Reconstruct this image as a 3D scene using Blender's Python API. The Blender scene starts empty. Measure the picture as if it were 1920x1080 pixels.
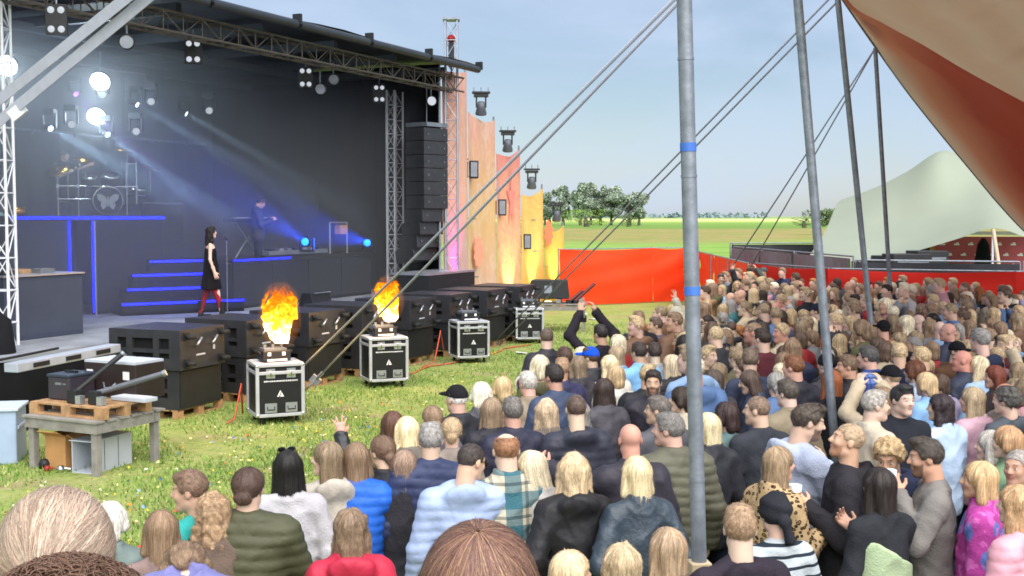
import bpy, bmesh, math, random
import numpy as np
from mathutils import Vector, Matrix

SC = bpy.context.scene
COL = SC.collection
R = math.radians

# ------------------------------------------------------------------ camera
F = 2200.0                      # focal length in pixels of a 1920 wide frame
HCAM = 3.05
PITCH = math.atan(135 / F)
cam_d = bpy.data.cameras.new('camera')
cam = bpy.data.objects.new('camera', cam_d)
COL.objects.link(cam)
cam.location = (0, 0, HCAM)
cam.rotation_euler = (math.pi / 2 - PITCH, 0, 0)
cam_d.sensor_width = 36
cam_d.lens = 36 * F / 1920
cam_d.clip_start = 0.05
cam_d.clip_end = 9000
SC.camera = cam

# ------------------------------------------------------------------ sky and sun
SUN_ELEV, SUN_AZ = 52, 160      # azimuth: clockwise from +Y, where the sun stands
w = bpy.data.worlds.new('World')
SC.world = w
w.use_nodes = True
nt = w.node_tree
nt.nodes.clear()
N = nt.nodes.new
sky = N('ShaderNodeTexSky'); sky.sky_type = 'NISHITA'; sky.sun_disc = False
sky.sun_elevation = R(SUN_ELEV); sky.sun_rotation = R(SUN_AZ)
sky.air_density = 1.0; sky.dust_density = 0.5; sky.ozone_density = 1.6
tc = N('ShaderNodeTexCoord')
mp = N('ShaderNodeMapping'); mp.inputs['Scale'].default_value = (1.0, 1.0, 2.6)
nz = N('ShaderNodeTexNoise'); nz.inputs['Scale'].default_value = 2.6; nz.inputs['Detail'].default_value = 7
nz.inputs['Roughness'].default_value = 0.55; nz.inputs['Distortion'].default_value = 0.4
rp = N('ShaderNodeValToRGB')
rp.color_ramp.elements[0].position = 0.36; rp.color_ramp.elements[0].color = (0.22, 0.22, 0.22, 1)
rp.color_ramp.elements[1].position = 0.62; rp.color_ramp.elements[1].color = (0.95, 0.95, 0.95, 1)
mx = N('ShaderNodeMix'); mx.data_type = 'RGBA'
mx.inputs['B'].default_value = (5.7, 6.9, 9.0, 1)
bg = N('ShaderNodeBackground'); bg.inputs['Strength'].default_value = 0.070
out = N('ShaderNodeOutputWorld')
L = nt.links.new
L(tc.outputs['Generated'], mp.inputs['Vector']); L(mp.outputs['Vector'], nz.inputs['Vector'])
L(nz.outputs['Fac'], rp.inputs['Fac']); L(rp.outputs['Color'], mx.inputs['Factor'])
L(sky.outputs['Color'], mx.inputs['A']); L(mx.outputs['Result'], bg.inputs['Color']); L(bg.outputs['Background'], out.inputs['Surface'])

sd = bpy.data.lights.new('sun', 'SUN'); sd.energy = 4.4; sd.angle = R(85); sd.color = (1.0, 0.95, 0.88)
so = bpy.data.objects.new('sun', sd); COL.objects.link(so)
so.rotation_euler = (R(90 - SUN_ELEV), 0, R(180 - SUN_AZ) )
so.location = (0, -20, 40)

SC.view_settings.view_transform = 'Standard'
SC.view_settings.look = 'None'
SC.view_settings.exposure = 0.62
SC.view_settings.gamma = 1.0
SC.view_settings.use_curve_mapping = False
SC.cycles.use_denoising = True
SC.cycles.max_bounces = 8
SC.cycles.transparent_max_bounces = 16
SC.cycles.volume_bounces = 0
SC.cycles.filter_width = 1.7
SC.cycles.sample_clamp_indirect = 8

# ------------------------------------------------------------------ helpers
CR = Matrix.Rotation(math.pi / 2 - PITCH, 3, 'X')
def ray(x, y):
    return CR @ Vector(((x - 960) / F, (540 - y) / F, -1.0))
def at(x, y, d):
    "world point seen at photo pixel (x, y), d metres ahead of the viewpoint"
    r = ray(x, y); r = r * (d / r.y)
    return Vector((r.x, r.y, r.z + HCAM))
def gnd(x, y, z=0.0):
    r = ray(x, y); t = (z - HCAM) / r.z
    return Vector((r.x * t, r.y * t, z))
def lin(c):
    if isinstance(c, str):
        c = [int(c[i:i + 2], 16) / 255 for i in (0, 2, 4)]
    return tuple((v / 12.92 if v <= 0.04045 else ((v + 0.055) / 1.055) ** 2.4) for v in c) + (1.0,)

def tag(o, label=None, cat=None, group=None, kind=None):
    if label: o['label'] = label
    if cat: o['category'] = cat
    if group: o['group'] = group
    if kind: o['kind'] = kind
    return o
def empty(name, loc=(0, 0, 0), rz=0.0, label=None, cat=None, group=None):
    o = bpy.data.objects.new(name, None); COL.objects.link(o)
    o.location = loc; o.rotation_euler = (0, 0, rz); o.empty_display_size = 0.2
    return tag(o, label, cat, group)
def link(name, me, parent=None, color=None, m=None):
    o = bpy.data.objects.new(name, me); COL.objects.link(o)
    if parent: o.parent = parent
    if color: o.color = color
    if m is not None and len(me.materials) == 0: me.materials.append(m)
    return o
def copy_tree(o, parent=None):
    c = o.copy(); COL.objects.link(c); c.parent = parent
    for ch in list(o.children): copy_tree(ch, c)
    return c

class MB:
    "collects shapes and links them as one mesh object"
    def __init__(s): s.v = []; s.f = []; s.sm = []
    def add(s, vs, fs, smooth=False):
        n = len(s.v); s.v += [tuple(p) for p in vs]
        for f in fs: s.f.append(tuple(i + n for i in f)); s.sm.append(smooth)
        return s
    def box(s, c, d, rot=None):
        hx, hy, hz = d[0] / 2, d[1] / 2, d[2] / 2
        vs = [Vector((x * hx, y * hy, z * hz)) for x in (-1, 1) for y in (-1, 1) for z in (-1, 1)]
        if rot is not None: vs = [rot @ p for p in vs]
        c = Vector(c)
        return s.add([p + c for p in vs], [(0, 1, 3, 2), (4, 6, 7, 5), (0, 4, 5, 1), (2, 3, 7, 6), (0, 2, 6, 4), (1, 5, 7, 3)])
    def box2(s, a, b):
        return s.box([(a[i] + b[i]) / 2 for i in range(3)], [abs(b[i] - a[i]) for i in range(3)])
    def tube(s, p, q, r, r2=None, n=8, cap=True):
        p, q = Vector(p), Vector(q); r2 = r if r2 is None else r2
        z = (q - p)
        if z.length < 1e-6: return s
        z.normalize(); x = z.orthogonal().normalized(); y = z.cross(x)
        vs = []
        for (c, rr) in ((p, r), (q, r2)):
            for i in range(n):
                a = 2 * math.pi * i / n
                vs.append(c + (x * math.cos(a) + y * math.sin(a)) * rr)
        s.add(vs, [(i, (i + 1) % n, n + (i + 1) % n, n + i) for i in range(n)], True)
        if cap: s.add(vs, [tuple(range(n - 1, -1, -1)), tuple(range(n, 2 * n))])
        return s
    def path(s, pts, r, n=6):
        pts = [Vector(p) for p in pts]; rings = []
        up = Vector((0, 0, 1))
        for i, p in enumerate(pts):
            t = (pts[min(i + 1, len(pts) - 1)] - pts[max(i - 1, 0)]).normalized()
            x = t.cross(up)
            if x.length < 1e-3: x = t.orthogonal()
            x.normalize(); y = t.cross(x)
            rr = r[i] if isinstance(r, (list, tuple)) else r
            rings.append([p + (x * math.cos(2 * math.pi * k / n) + y * math.sin(2 * math.pi * k / n)) * rr for k in range(n)])
        vs = [v for g in rings for v in g]; fs = []
        for i in range(len(pts) - 1):
            for k in range(n):
                fs.append((i * n + k, i * n + (k + 1) % n, (i + 1) * n + (k + 1) % n, (i + 1) * n + k))
        fs.append(tuple(range(n - 1, -1, -1))); fs.append(tuple(range((len(pts) - 1) * n, len(pts) * n)))
        return s.add(vs, fs, True)
    def lathe(s, prof, c=(0, 0, 0), axis='Z', n=20, rot=None):
        vs = []; c = Vector(c)
        for (r, h) in prof:
            for i in range(n):
                a = 2 * math.pi * i / n
                p = Vector((r * math.cos(a), r * math.sin(a), h))
                if axis == 'X': p = Vector((p.z, p.x, p.y))
                if axis == 'Y': p = Vector((p.x, p.z, p.y))
                if rot is not None: p = rot @ p
                vs.append(p + c)
        fs = []
        for j in range(len(prof) - 1):
            for i in range(n):
                fs.append((j * n + i, j * n + (i + 1) % n, (j + 1) * n + (i + 1) % n, (j + 1) * n + i))
        return s.add(vs, fs, True)
    def grid(s, rows, smooth=True):
        m = len(rows[0]); vs = [p for r in rows for p in r]; fs = []
        for j in range(len(rows) - 1):
            for i in range(m - 1):
                fs.append((j * m + i, j * m + i + 1, (j + 1) * m + i + 1, (j + 1) * m + i))
        return s.add(vs, fs, smooth)
    def mesh(s, name):
        me = bpy.data.meshes.new(name)
        me.from_pydata(s.v, [], s.f)
        me.polygons.foreach_set('use_smooth', s.sm)
        me.update()
        return me
    def build(s, name, m, parent=None, bevel=0, color=None, recalc=False):
        me = s.mesh(name)
        if recalc:
            bm = bmesh.new(); bm.from_mesh(me); bmesh.ops.recalc_face_normals(bm, faces=bm.faces); bm.to_mesh(me); bm.free()
        if m is not None: me.materials.append(m)
        o = link(name, me, parent, color)
        if bevel:
            b = o.modifiers.new('bevel', 'BEVEL'); b.width = bevel; b.segments = 2; b.limit_method = 'ANGLE'; b.angle_limit = R(40)
        return o

# ------------------------------------------------------------------ materials
def new_mat(name):
    m = bpy.data.materials.new(name); m.use_nodes = True
    t = m.node_tree; b = t.nodes['Principled BSDF']
    return m, t, b
def mat(name, col, rough=0.6, metal=0.0, var=0.12, vs=6.0, bump=0.0, bs=60.0, spec=0.5, dirt=None, coat=0.0, objcol=False, detail=5):
    m, t, b = new_mat(name); n = t.nodes; l = t.links.new
    b.inputs['Roughness'].default_value = rough; b.inputs['Metallic'].default_value = metal
    b.inputs['Specular IOR Level'].default_value = spec; b.inputs['Coat Weight'].default_value = coat
    c = n.new('ShaderNodeTexCoord'); z = n.new('ShaderNodeTexNoise'); z.inputs['Scale'].default_value = vs; z.inputs['Detail'].default_value = detail
    l(c.outputs['Object'], z.inputs['Vector'])
    rg = n.new('ShaderNodeMapRange'); rg.inputs['From Min'].default_value = 0.3; rg.inputs['From Max'].default_value = 0.7
    rg.inputs['To Min'].default_value = 1 - var; rg.inputs['To Max'].default_value = 1 + var
    l(z.outputs['Fac'], rg.inputs['Value'])
    mul = n.new('ShaderNodeVectorMath'); mul.operation = 'SCALE'
    if objcol:
        oi = n.new('ShaderNodeObjectInfo'); l(oi.outputs['Color'], mul.inputs[0])
    else:
        mul.inputs[0].default_value = lin(col)[:3]
    l(rg.outputs['Result'], mul.inputs['Scale'])
    src = mul.outputs['Vector']
    if dirt:
        z2 = n.new('ShaderNodeTexNoise'); z2.inputs['Scale'].default_value = dirt[1]; z2.inputs['Detail'].default_value = 8; z2.inputs['Roughness'].default_value = 0.7
        l(c.outputs['Object'], z2.inputs['Vector'])
        r2 = n.new('ShaderNodeMapRange'); r2.inputs['From Min'].default_value = 0.5; r2.inputs['From Max'].default_value = 0.72; r2.inputs['To Max'].default_value = dirt[2]
        l(z2.outputs['Fac'], r2.inputs['Value'])
        mm = n.new('ShaderNodeMix'); mm.data_type = 'RGBA'; mm.inputs['B'].default_value = lin(dirt[0])
        l(r2.outputs['Result'], mm.inputs['Factor']); l(src, mm.inputs['A']); src = mm.outputs['Result']
    l(src, b.inputs['Base Color'])
    if bump:
        z3 = n.new('ShaderNodeTexNoise'); z3.inputs['Scale'].default_value = bs; z3.inputs['Detail'].default_value = 4
        l(c.outputs['Object'], z3.inputs['Vector'])
        bp = n.new('ShaderNodeBump'); bp.inputs['Strength'].default_value = bump; bp.inputs['Distance'].default_value = 0.02
        l(z3.outputs['Fac'], bp.inputs['Height']); l(bp.outputs['Normal'], b.inputs['Normal'])
    m['src'] = 1
    return m
def emit(name, col, s):
    m, t, b = new_mat(name)
    b.inputs['Base Color'].default_value = (0.02, 0.02, 0.02, 1)
    b.inputs['Emission Color'].default_value = lin(col); b.inputs['Emission Strength'].default_value = s
    return m

M = {}
M['alu'] = mat('alu', 'b9bdc6', 0.38, 0.75, 0.10, 5, 0.05, 30)
M['steel'] = mat('steel', '8e959f', 0.45, 0.6, 0.14, 8, 0.05, 40, dirt=('6b6a66', 3, 0.5))
M['galv'] = mat('galv', '8a919a', 0.5, 0.45, 0.22, 14, 0.08, 25, dirt=('5f6468', 6, 0.6))
M['black'] = mat('black_paint', '1d1e21', 0.55, 0, 0.25, 7, 0.15, 180)
M['blackcloth'] = mat('black_cloth', '17181c', 0.95, 0, 0.3, 2.0, 0.3, 8, 0.2)
M['subpaint'] = mat('speaker_paint', '313237', 0.38, 0, 0.22, 5, 0.2, 240, dirt=('3a3631', 4, 0.35))
M['hole'] = mat('speaker_opening', '08080a', 0.85, 0, 0.1)
M['rubber'] = mat('rubber', '161618', 0.7, 0, 0.2, 9)
M['deck'] = mat('stage_deck', '8b8f98', 0.7, 0, 0.18, 1.6, 0.1, 40, dirt=('5d5e62', 2.2, 0.6))
M['whitepaint'] = mat('white_paint', 'd8dae0', 0.5, 0, 0.06, 6)
M['wood'] = mat('pallet_wood', 'b08a62', 0.8, 0, 0.28, 9, 0.3, 40, dirt=('7d6a54', 5, 0.6))
M['greywood'] = mat('weathered_wood', '8d8a84', 0.85, 0, 0.25, 10, 0.3, 45, dirt=('6c6862', 5, 0.6))
M['card'] = mat('cardboard', 'b88a58', 0.85, 0, 0.12, 5, 0.05, 30)
M['foam'] = mat('white_box', 'b9bfc9', 0.6, 0, 0.06, 5, 0.05, 30)
M['orange'] = mat('orange_hose', 'c8553a', 0.6, 0, 0.1)
M['white'] = mat('white_print', 'e8e8e8', 0.6, 0, 0.04)
M['chrome'] = mat('chrome', 'd0d4da', 0.15, 1.0, 0.05)
M['brass'] = mat('brass', 'b98a3c', 0.25, 1.0, 0.1)
M['red'] = mat('red_plastic', '9c1d1c', 0.5, 0, 0.1)
M['bluetape'] = mat('blue_tape', '3f6fc4', 0.5, 0, 0.15, 12)
M['strap'] = mat('grey_strap', 'a9aec0', 0.75, 0, 0.12, 30, 0.2, 200)
M['rope'] = mat('dark_rope', '878d9b', 0.85, 0, 0.2, 40)
M['blackrope'] = mat('black_rope', '2b2e36', 0.85, 0, 0.2, 40)
M['blueled'] = emit('blue_led', '0010ff', 5)
M['lampwhite'] = emit('lamp_white', 'f4fbff', 22)
M['lampdim'] = emit('lamp_dim', 'dfe6f0', .55)
M['lampblue'] = emit('lamp_blue', '146cff', 4)
M['lampcyan'] = emit('lamp_cyan', 'bfe6ff', 9)
M['lamppurple'] = emit('lamp_purple', '9a4dff', 5)
# ------------------------------------------------------------------ implicit surfaces (surface nets)
_CO = np.array([(0, 0, 0), (1, 0, 0), (0, 1, 0), (1, 1, 0), (0, 0, 1), (1, 0, 1), (0, 1, 1), (1, 1, 1)])
_ED = [(0, 1), (2, 3), (4, 5), (6, 7), (0, 2), (1, 3), (4, 6), (5, 7), (0, 4), (1, 5), (2, 6), (3, 7)]
def nets(fn, lo, hi, h):
    ax = [np.arange(lo[i] - h, hi[i] + 2 * h, h, dtype=np.float32) for i in range(3)]
    X, Y, Z = np.meshgrid(*ax, indexing='ij')
    Fv = fn(X, Y, Z).astype(np.float32); Sg = Fv < 0
    nx, ny, nz = Fv.shape
    cnt = np.zeros((nx - 1, ny - 1, nz - 1), np.int8)
    for a, b_, c in _CO: cnt += Sg[a:nx - 1 + a, b_:ny - 1 + b_, c:nz - 1 + c]
    I, J, K = np.nonzero((cnt > 0) & (cnt < 8)); n = len(I)
    idx = np.full(cnt.shape, -1, np.int32); idx[I, J, K] = np.arange(n)
    cv = np.stack([Fv[I + a, J + b_, K + c] for a, b_, c in _CO], 1)
    acc = np.zeros((n, 3), np.float32); num = np.zeros(n, np.float32)
    for a, b_ in _ED:
        fa, fb = cv[:, a], cv[:, b_]; m = (fa < 0) != (fb < 0)
        t_ = np.where(m, fa / np.where(m, fa - fb, 1), 0)[:, None]
        acc += np.where(m[:, None], _CO[a] + (_CO[b_] - _CO[a]) * t_, 0); num += m
    P = (np.stack([I, J, K], 1) + acc / num[:, None]) * h + np.array([a[0] for a in ax], np.float32)
    quads = []
    for d in range(3):
        s1 = [slice(None)] * 3; s2 = [slice(None)] * 3
        s1[d] = slice(0, -1); s2[d] = slice(1, None)
        ch = Sg[tuple(s1)] != Sg[tuple(s2)]
        i, j, k = np.nonzero(ch); e, f = [(1, 2), (2, 0), (0, 1)][d]; ijk = np.stack([i, j, k], 1)
        ok = (ijk[:, e] > 0) & (ijk[:, f] > 0) & (ijk[:, e] < Fv.shape[e] - 1) & (ijk[:, f] < Fv.shape[f] - 1)
        ijk = ijk[ok]; ins = Sg[tuple(s1)][ijk[:, 0], ijk[:, 1], ijk[:, 2]]
        def cell(de, df):
            q_ = ijk.copy(); q_[:, e] -= de; q_[:, f] -= df; return idx[q_[:, 0], q_[:, 1], q_[:, 2]]
        Q = np.stack([cell(1, 1), cell(0, 1), cell(0, 0), cell(1, 0)], 1)
        Q[~ins] = Q[~ins][:, ::-1]; quads.append(Q)
    return P, np.concatenate(quads)
def mesh_np(name, P, Q, m=None, smooth=True):
    me = bpy.data.meshes.new(name)
    me.vertices.add(len(P)); me.vertices.foreach_set('co', np.ascontiguousarray(P, np.float32).ravel())
    me.loops.add(Q.size); me.loops.foreach_set('vertex_index', np.ascontiguousarray(Q, np.int32).ravel())
    me.polygons.add(len(Q)); me.polygons.foreach_set('loop_start', np.arange(0, Q.size, Q.shape[1], dtype=np.int32))
    me.polygons.foreach_set('use_smooth', np.full(len(Q), smooth))
    me.update(calc_edges=True)
    if m is not None: me.materials.append(m)
    return me
def smin(a, b_, k):
    h = np.clip(.5 + .5 * (b_ - a) / k, 0, 1); return b_ + (a - b_) * h - k * h * (1 - h)
def smax(a, b_, k): return -smin(-a, -b_, k)
def ell(X, Y, Z, c, r_):
    x, y, z = (X - c[0]) / r_[0], (Y - c[1]) / r_[1], (Z - c[2]) / r_[2]
    k0 = np.sqrt(x * x + y * y + z * z) + 1e-6
    k1 = np.sqrt((x / r_[0]) ** 2 + (y / r_[1]) ** 2 + (z / r_[2]) ** 2) + 1e-6
    return k0 * (k0 - 1) / k1
def cone(X, Y, Z, a, b_, r1, r2, sy=1.0):
    ab = np.subtract(b_, a); L2 = float((ab * ab).sum()) + 1e-9
    px, py, pz = X - a[0], Y - a[1], Z - a[2]
    t_ = np.clip((px * ab[0] + py * ab[1] + pz * ab[2]) / L2, 0, 1)
    dx, dy, dz = px - ab[0] * t_, (py - ab[1] * t_) / sy, pz - ab[2] * t_
    return np.sqrt(dx * dx + dy * dy + dz * dz) - (r1 + (r2 - r1) * t_)
def wav(X, Y, Z, f, seed=0):
    "cheap smooth 3D ripple in -1..1"
    q_ = np.random.default_rng(seed).uniform(0, 6.28, 6)
    return (np.sin(X * f + q_[0] + 1.3 * np.sin(Y * f * .7 + q_[1])) + np.sin(Y * f * 1.1 + q_[2] + 1.2 * np.sin(Z * f * .8 + q_[3])) + np.sin(Z * f * .9 + q_[4] + 1.1 * np.sin(X * f * 1.2 + q_[5]))) / 3
# ================================================================== SETTING
rng = random.Random(7)

def ground_mat():
    m, t, b = new_mat('ground'); n = t.nodes; l = t.links.new
    b.inputs['Roughness'].default_value = 0.95; b.inputs['Specular IOR Level'].default_value = 0.1
    g = n.new('ShaderNodeNewGeometry'); sp = n.new('ShaderNodeSeparateXYZ'); l(g.outputs['Position'], sp.inputs[0])
    def noise(s, d=6, r=0.6, sc=None):
        z = n.new('ShaderNodeTexNoise'); z.inputs['Scale'].default_value = s; z.inputs['Detail'].default_value = d; z.inputs['Roughness'].default_value = r
        if sc:
            mp = n.new('ShaderNodeMapping'); mp.inputs['Scale'].default_value = sc; l(g.outputs['Position'], mp.inputs['Vector']); l(mp.outputs['Vector'], z.inputs['Vector'])
        else: l(g.outputs['Position'], z.inputs['Vector'])
        return z.outputs['Fac']
    def rampc(src, els):
        r = n.new('ShaderNodeValToRGB'); e = r.color_ramp.elements
        while len(e) > 1: e.remove(e[-1])
        e[0].position = els[0][0]; e[0].color = lin(els[0][1])
        for p, c in els[1:]:
            x = e.new(p); x.color = lin(c)
        l(src, r.inputs['Fac']); return r.outputs['Color']
    def mixc(f, a, bb):
        x = n.new('ShaderNodeMix'); x.data_type = 'RGBA'; l(f, x.inputs['Factor']); l(a, x.inputs['A']); l(bb, x.inputs['B']); return x.outputs['Result']
    def math_(op, a, v):
        x = n.new('ShaderNodeMath'); x.operation = op; l(a, x.inputs[0])
        if isinstance(v, (int, float)): x.inputs[1].default_value = v
        else: l(v, x.inputs[1])
        return x.outputs[0]
    def rng_(src, a, b_):
        x = n.new('ShaderNodeMapRange'); x.inputs['From Min'].default_value = a; x.inputs['From Max'].default_value = b_; l(src, x.inputs['Value']); return x.outputs['Result']
    lawn = rampc(noise(0.9, 8, 0.65), [(0.3, '6c8440'), (0.45, '869852'), (0.58, '9ea466'), (0.72, 'ada274')])
    fine = rampc(noise(9, 5), [(0.3, '637a3a'), (0.6, 'a0a663'), (0.75, 'b2a97a')])
    lawn = mixc(rng_(noise(3, 3), 0.35, 0.65), lawn, fine)
    bare = rampc(noise(4, 6), [(0.35, '8d7a5c'), (0.65, 'a89a78')])
    lawn = mixc(rng_(noise(0.55, 4), 0.54, 0.68), lawn, bare)
    # beyond the site: meadow, a reedy strip, ploughed and pale fields
    wob = noise(0.02, 4)
    yy = math_('ADD', sp.outputs['Y'], math_('MULTIPLY', wob, 60))
    meadow = rampc(noise(0.06, 7, 0.7, (1, 3, 1)), [(0.3, '67893e'), (0.5, '7fa04c'), (0.7, '8fa85a')])
    reed = rampc(noise(0.09, 9, 0.8, (2.0, .6, 1)), [(0.3, '74853f'), (0.42, '808a48'), (0.55, '97895a'), (0.7, 'a39468')])
    far = rampc(rng_(yy, 330, 1500), [(0.0, '6d8a43'), (0.18, '7c9a4c'), (0.3, 'a9b568'), (0.5, 'c9cd86'), (0.75, 'b5bf7c'), (1.0, '8da06c')])
    c = mixc(rng_(yy, 70, 80), lawn, meadow)
    c = mixc(rng_(yy, 150, 185), c, reed)
    c = mixc(rng_(yy, 300, 330), c, far)
    # trodden hard standing under the crowd
    ms = math_('SUBTRACT', sp.outputs['X'], math_('MULTIPLY', sp.outputs['Y'], 0.16))
    ms = math_('ADD', ms, math_('MULTIPLY', noise(0.8, 4), 1.6))
    hard = rampc(noise(14, 6, 0.7), [(0.35, '4a4844'), (0.65, '6a665f')])
    fac = math_('MULTIPLY', rng_(ms, 1.0, 1.8), rng_(math_('MULTIPLY', sp.outputs['Y'], -1), -30, -26))
    c = mixc(fac, c, hard)
    l(c, b.inputs['Base Color'])
    bp = n.new('ShaderNodeBump'); bp.inputs['Strength'].default_value = 0.6; bp.inputs['Distance'].default_value = 0.05
    l(noise(25, 5), bp.inputs['Height']); l(bp.outputs['Normal'], b.inputs['Normal'])
    return m
gm = ground_mat()
mb = MB(); rows = []
ys = [-60, -10, 0, 10, 20, 35, 60, 100, 180, 320, 600, 1200, 2500, 5000, 8000]
for y in ys:
    e = max(80, abs(y) * 1.2); rows.append([(e * k / 12, y, 0) for k in range(-12, 13)])
mb.grid(rows[::1]); g = mb.build('ground', gm, recalc=True); tag(g, kind='structure')

# grass blades, confetti ------------------------------------------------------
def in_lawn(x, y):
    left = -1.9 + 0.0 * y
    # boundary of the crowd on the right
    b = np.interp(y, [5, 6.4, 8, 9, 14.8, 20, 27, 42], [-2.5, -2.0, -0.9, -0.4, 1.3, 3.0, 5.0, 7.0])
    return x < b
def blade_mat():
    m, t, b = new_mat('grass_blade'); n = t.nodes; l = t.links.new
    a = n.new('ShaderNodeAttribute'); a.attribute_name = 'tint'; l(a.outputs['Color'], b.inputs['Base Color'])
    b.inputs['Roughness'].default_value = 0.7; b.inputs['Specular IOR Level'].default_value = 0.2
    return m
BM = blade_mat()
def tri_cloud(name, pts, tris, cols, parent=None, m=BM):
    me = bpy.data.meshes.new(name)
    pts = np.asarray(pts, 'f'); tris = np.asarray(tris, 'i'); k = tris.shape[1]
    me.vertices.add(len(pts)); me.vertices.foreach_set('co', pts.ravel())
    me.loops.add(tris.size); me.loops.foreach_set('vertex_index', tris.ravel())
    me.polygons.add(len(tris)); me.polygons.foreach_set('loop_start', np.arange(0, tris.size, k, dtype='i'))
    me.update(calc_edges=True)
    at_ = me.attributes.new('tint', 'FLOAT_COLOR', 'POINT'); c4 = np.ones((len(pts), 4), 'f'); c4[:, :3] = cols
    at_.data.foreach_set('color', c4.ravel())
    me.materials.append(m)
    return link(name, me, parent)
nr = np.random.default_rng(3)
nB = 70000
dist = nr.uniform(6.0, 33.0, nB * 3)
xx = nr.uniform(-0.48, 0.22, nB * 3) * dist
bound = np.interp(dist, [5, 6.4, 8, 9, 14.8, 20, 27, 42], [-1.9, -1.5, -0.4, 0.0, 1.7, 3.4, 5.6, 7.6])
keep = xx < bound
su = (xx + 7.54) * 0.424 + (dist - 17.5) * 0.905; sv = -(xx + 7.54) * 0.905 + (dist - 17.5) * 0.424
keep &= ~((sv > -2.2) & (su > -2) & (su < 16))
clump = np.sin(xx * 1.7 + 1.3 * np.sin(dist * 1.1)) + np.sin(dist * 2.3 + np.sin(xx * 2.9) * 1.4) + 0.7 * np.sin(xx * 5.1 + dist * 3.7)
keep &= (nr.uniform(-2.0, 2.0, nB * 3) < clump)
xx = xx[keep][:nB]; dist = dist[keep][:nB]; k = len(xx)
ang = nr.uniform(0, 6.283, k); hgt = nr.uniform(0.025, 0.07, k); wd = nr.uniform(0.006, 0.014, k)
P = np.zeros((k, 3, 3), 'f')
P[:, 0, 0] = xx - np.cos(ang) * wd; P[:, 0, 1] = dist - np.sin(ang) * wd
P[:, 1, 0] = xx + np.cos(ang) * wd; P[:, 1, 1] = dist + np.sin(ang) * wd
P[:, 2, 0] = xx + nr.normal(0, 0.02, k); P[:, 2, 1] = dist + nr.normal(0, 0.02, k); P[:, 2, 2] = hgt
pal = np.array([lin(c)[:3] for c in ('6d8f3f', '80a04c', '92a85a', '5f843e', 'a4ac6a')])
cc = pal[nr.integers(0, 5, k)] * nr.uniform(0.8, 1.15, (k, 1))
o = tri_cloud('grass', P.reshape(-1, 3), np.arange(k * 3).reshape(-1, 3), np.repeat(cc, 3, 0))
tag(o, 'short green grass blades growing in front of the stage', 'grass', kind='stuff')

k = 1200
dist = nr.uniform(7, 27, k) ; xx = nr.uniform(-0.42, 0.12, k) * dist
cx = np.array([-3.4, -2.3, -3.0, -4.2]); cy = np.array([13.2, 16.5, 11, 12])
j = nr.integers(0, 4, k); pick = nr.random(k) < 0.62
xx = np.where(pick, cx[j] + nr.normal(0, 1.0, k), xx); dist = np.where(pick, cy[j] + nr.normal(0, 1.7, k), dist)
keep = xx < np.interp(dist, [5, 6.4, 8, 9, 14.8, 20, 27, 42], [-2.2, -1.8, -0.7, -0.3, 1.4, 3.0, 5.0, 7.0])
su = (xx + 7.54) * 0.424 + (dist - 17.5) * 0.905; sv = -(xx + 7.54) * 0.905 + (dist - 17.5) * 0.424
keep &= ~((sv > -2.3) & (su > -2))
xx = xx[keep]; dist = dist[keep]; k = len(xx)
ang = nr.uniform(0, 6.283, k); s1 = nr.uniform(0.008, 0.022, k); s2 = nr.uniform(0.006, 0.012, k); zz = nr.uniform(0.02, 0.06, k)
P = np.zeros((k, 4, 3), 'f')
for q, (a, b_) in enumerate(((-1, -1), (1, -1), (1, 1), (-1, 1))):
    P[:, q, 0] = xx + a * s1 * np.cos(ang) - b_ * s2 * np.sin(ang)
    P[:, q, 1] = dist + a * s1 * np.sin(ang) + b_ * s2 * np.cos(ang)
    P[:, q, 2] = zz + nr.uniform(-0.008, 0.008, k) + b_ * 0.006
pal = np.array([lin(c)[:3] for c in ('d8d2a8', 'e0d68a', 'dcc838', 'd4d4cc', 'd9433a', '3f6fd0', 'e8c020', 'f2f0e6', '7aa4e0', 'e8842f')])
cc = pal[nr.choice(10, k, p=[.22, .2, .2, .08, .07, .07, .06, .03, .04, .03])]
o = tri_cloud('confetti', P.reshape(-1, 3), np.arange(k * 4).reshape(-1, 4), np.repeat(cc, 4, 0))
tag(o, 'yellow, white, red and blue paper confetti scattered on the grass', 'confetti', kind='stuff')

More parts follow.
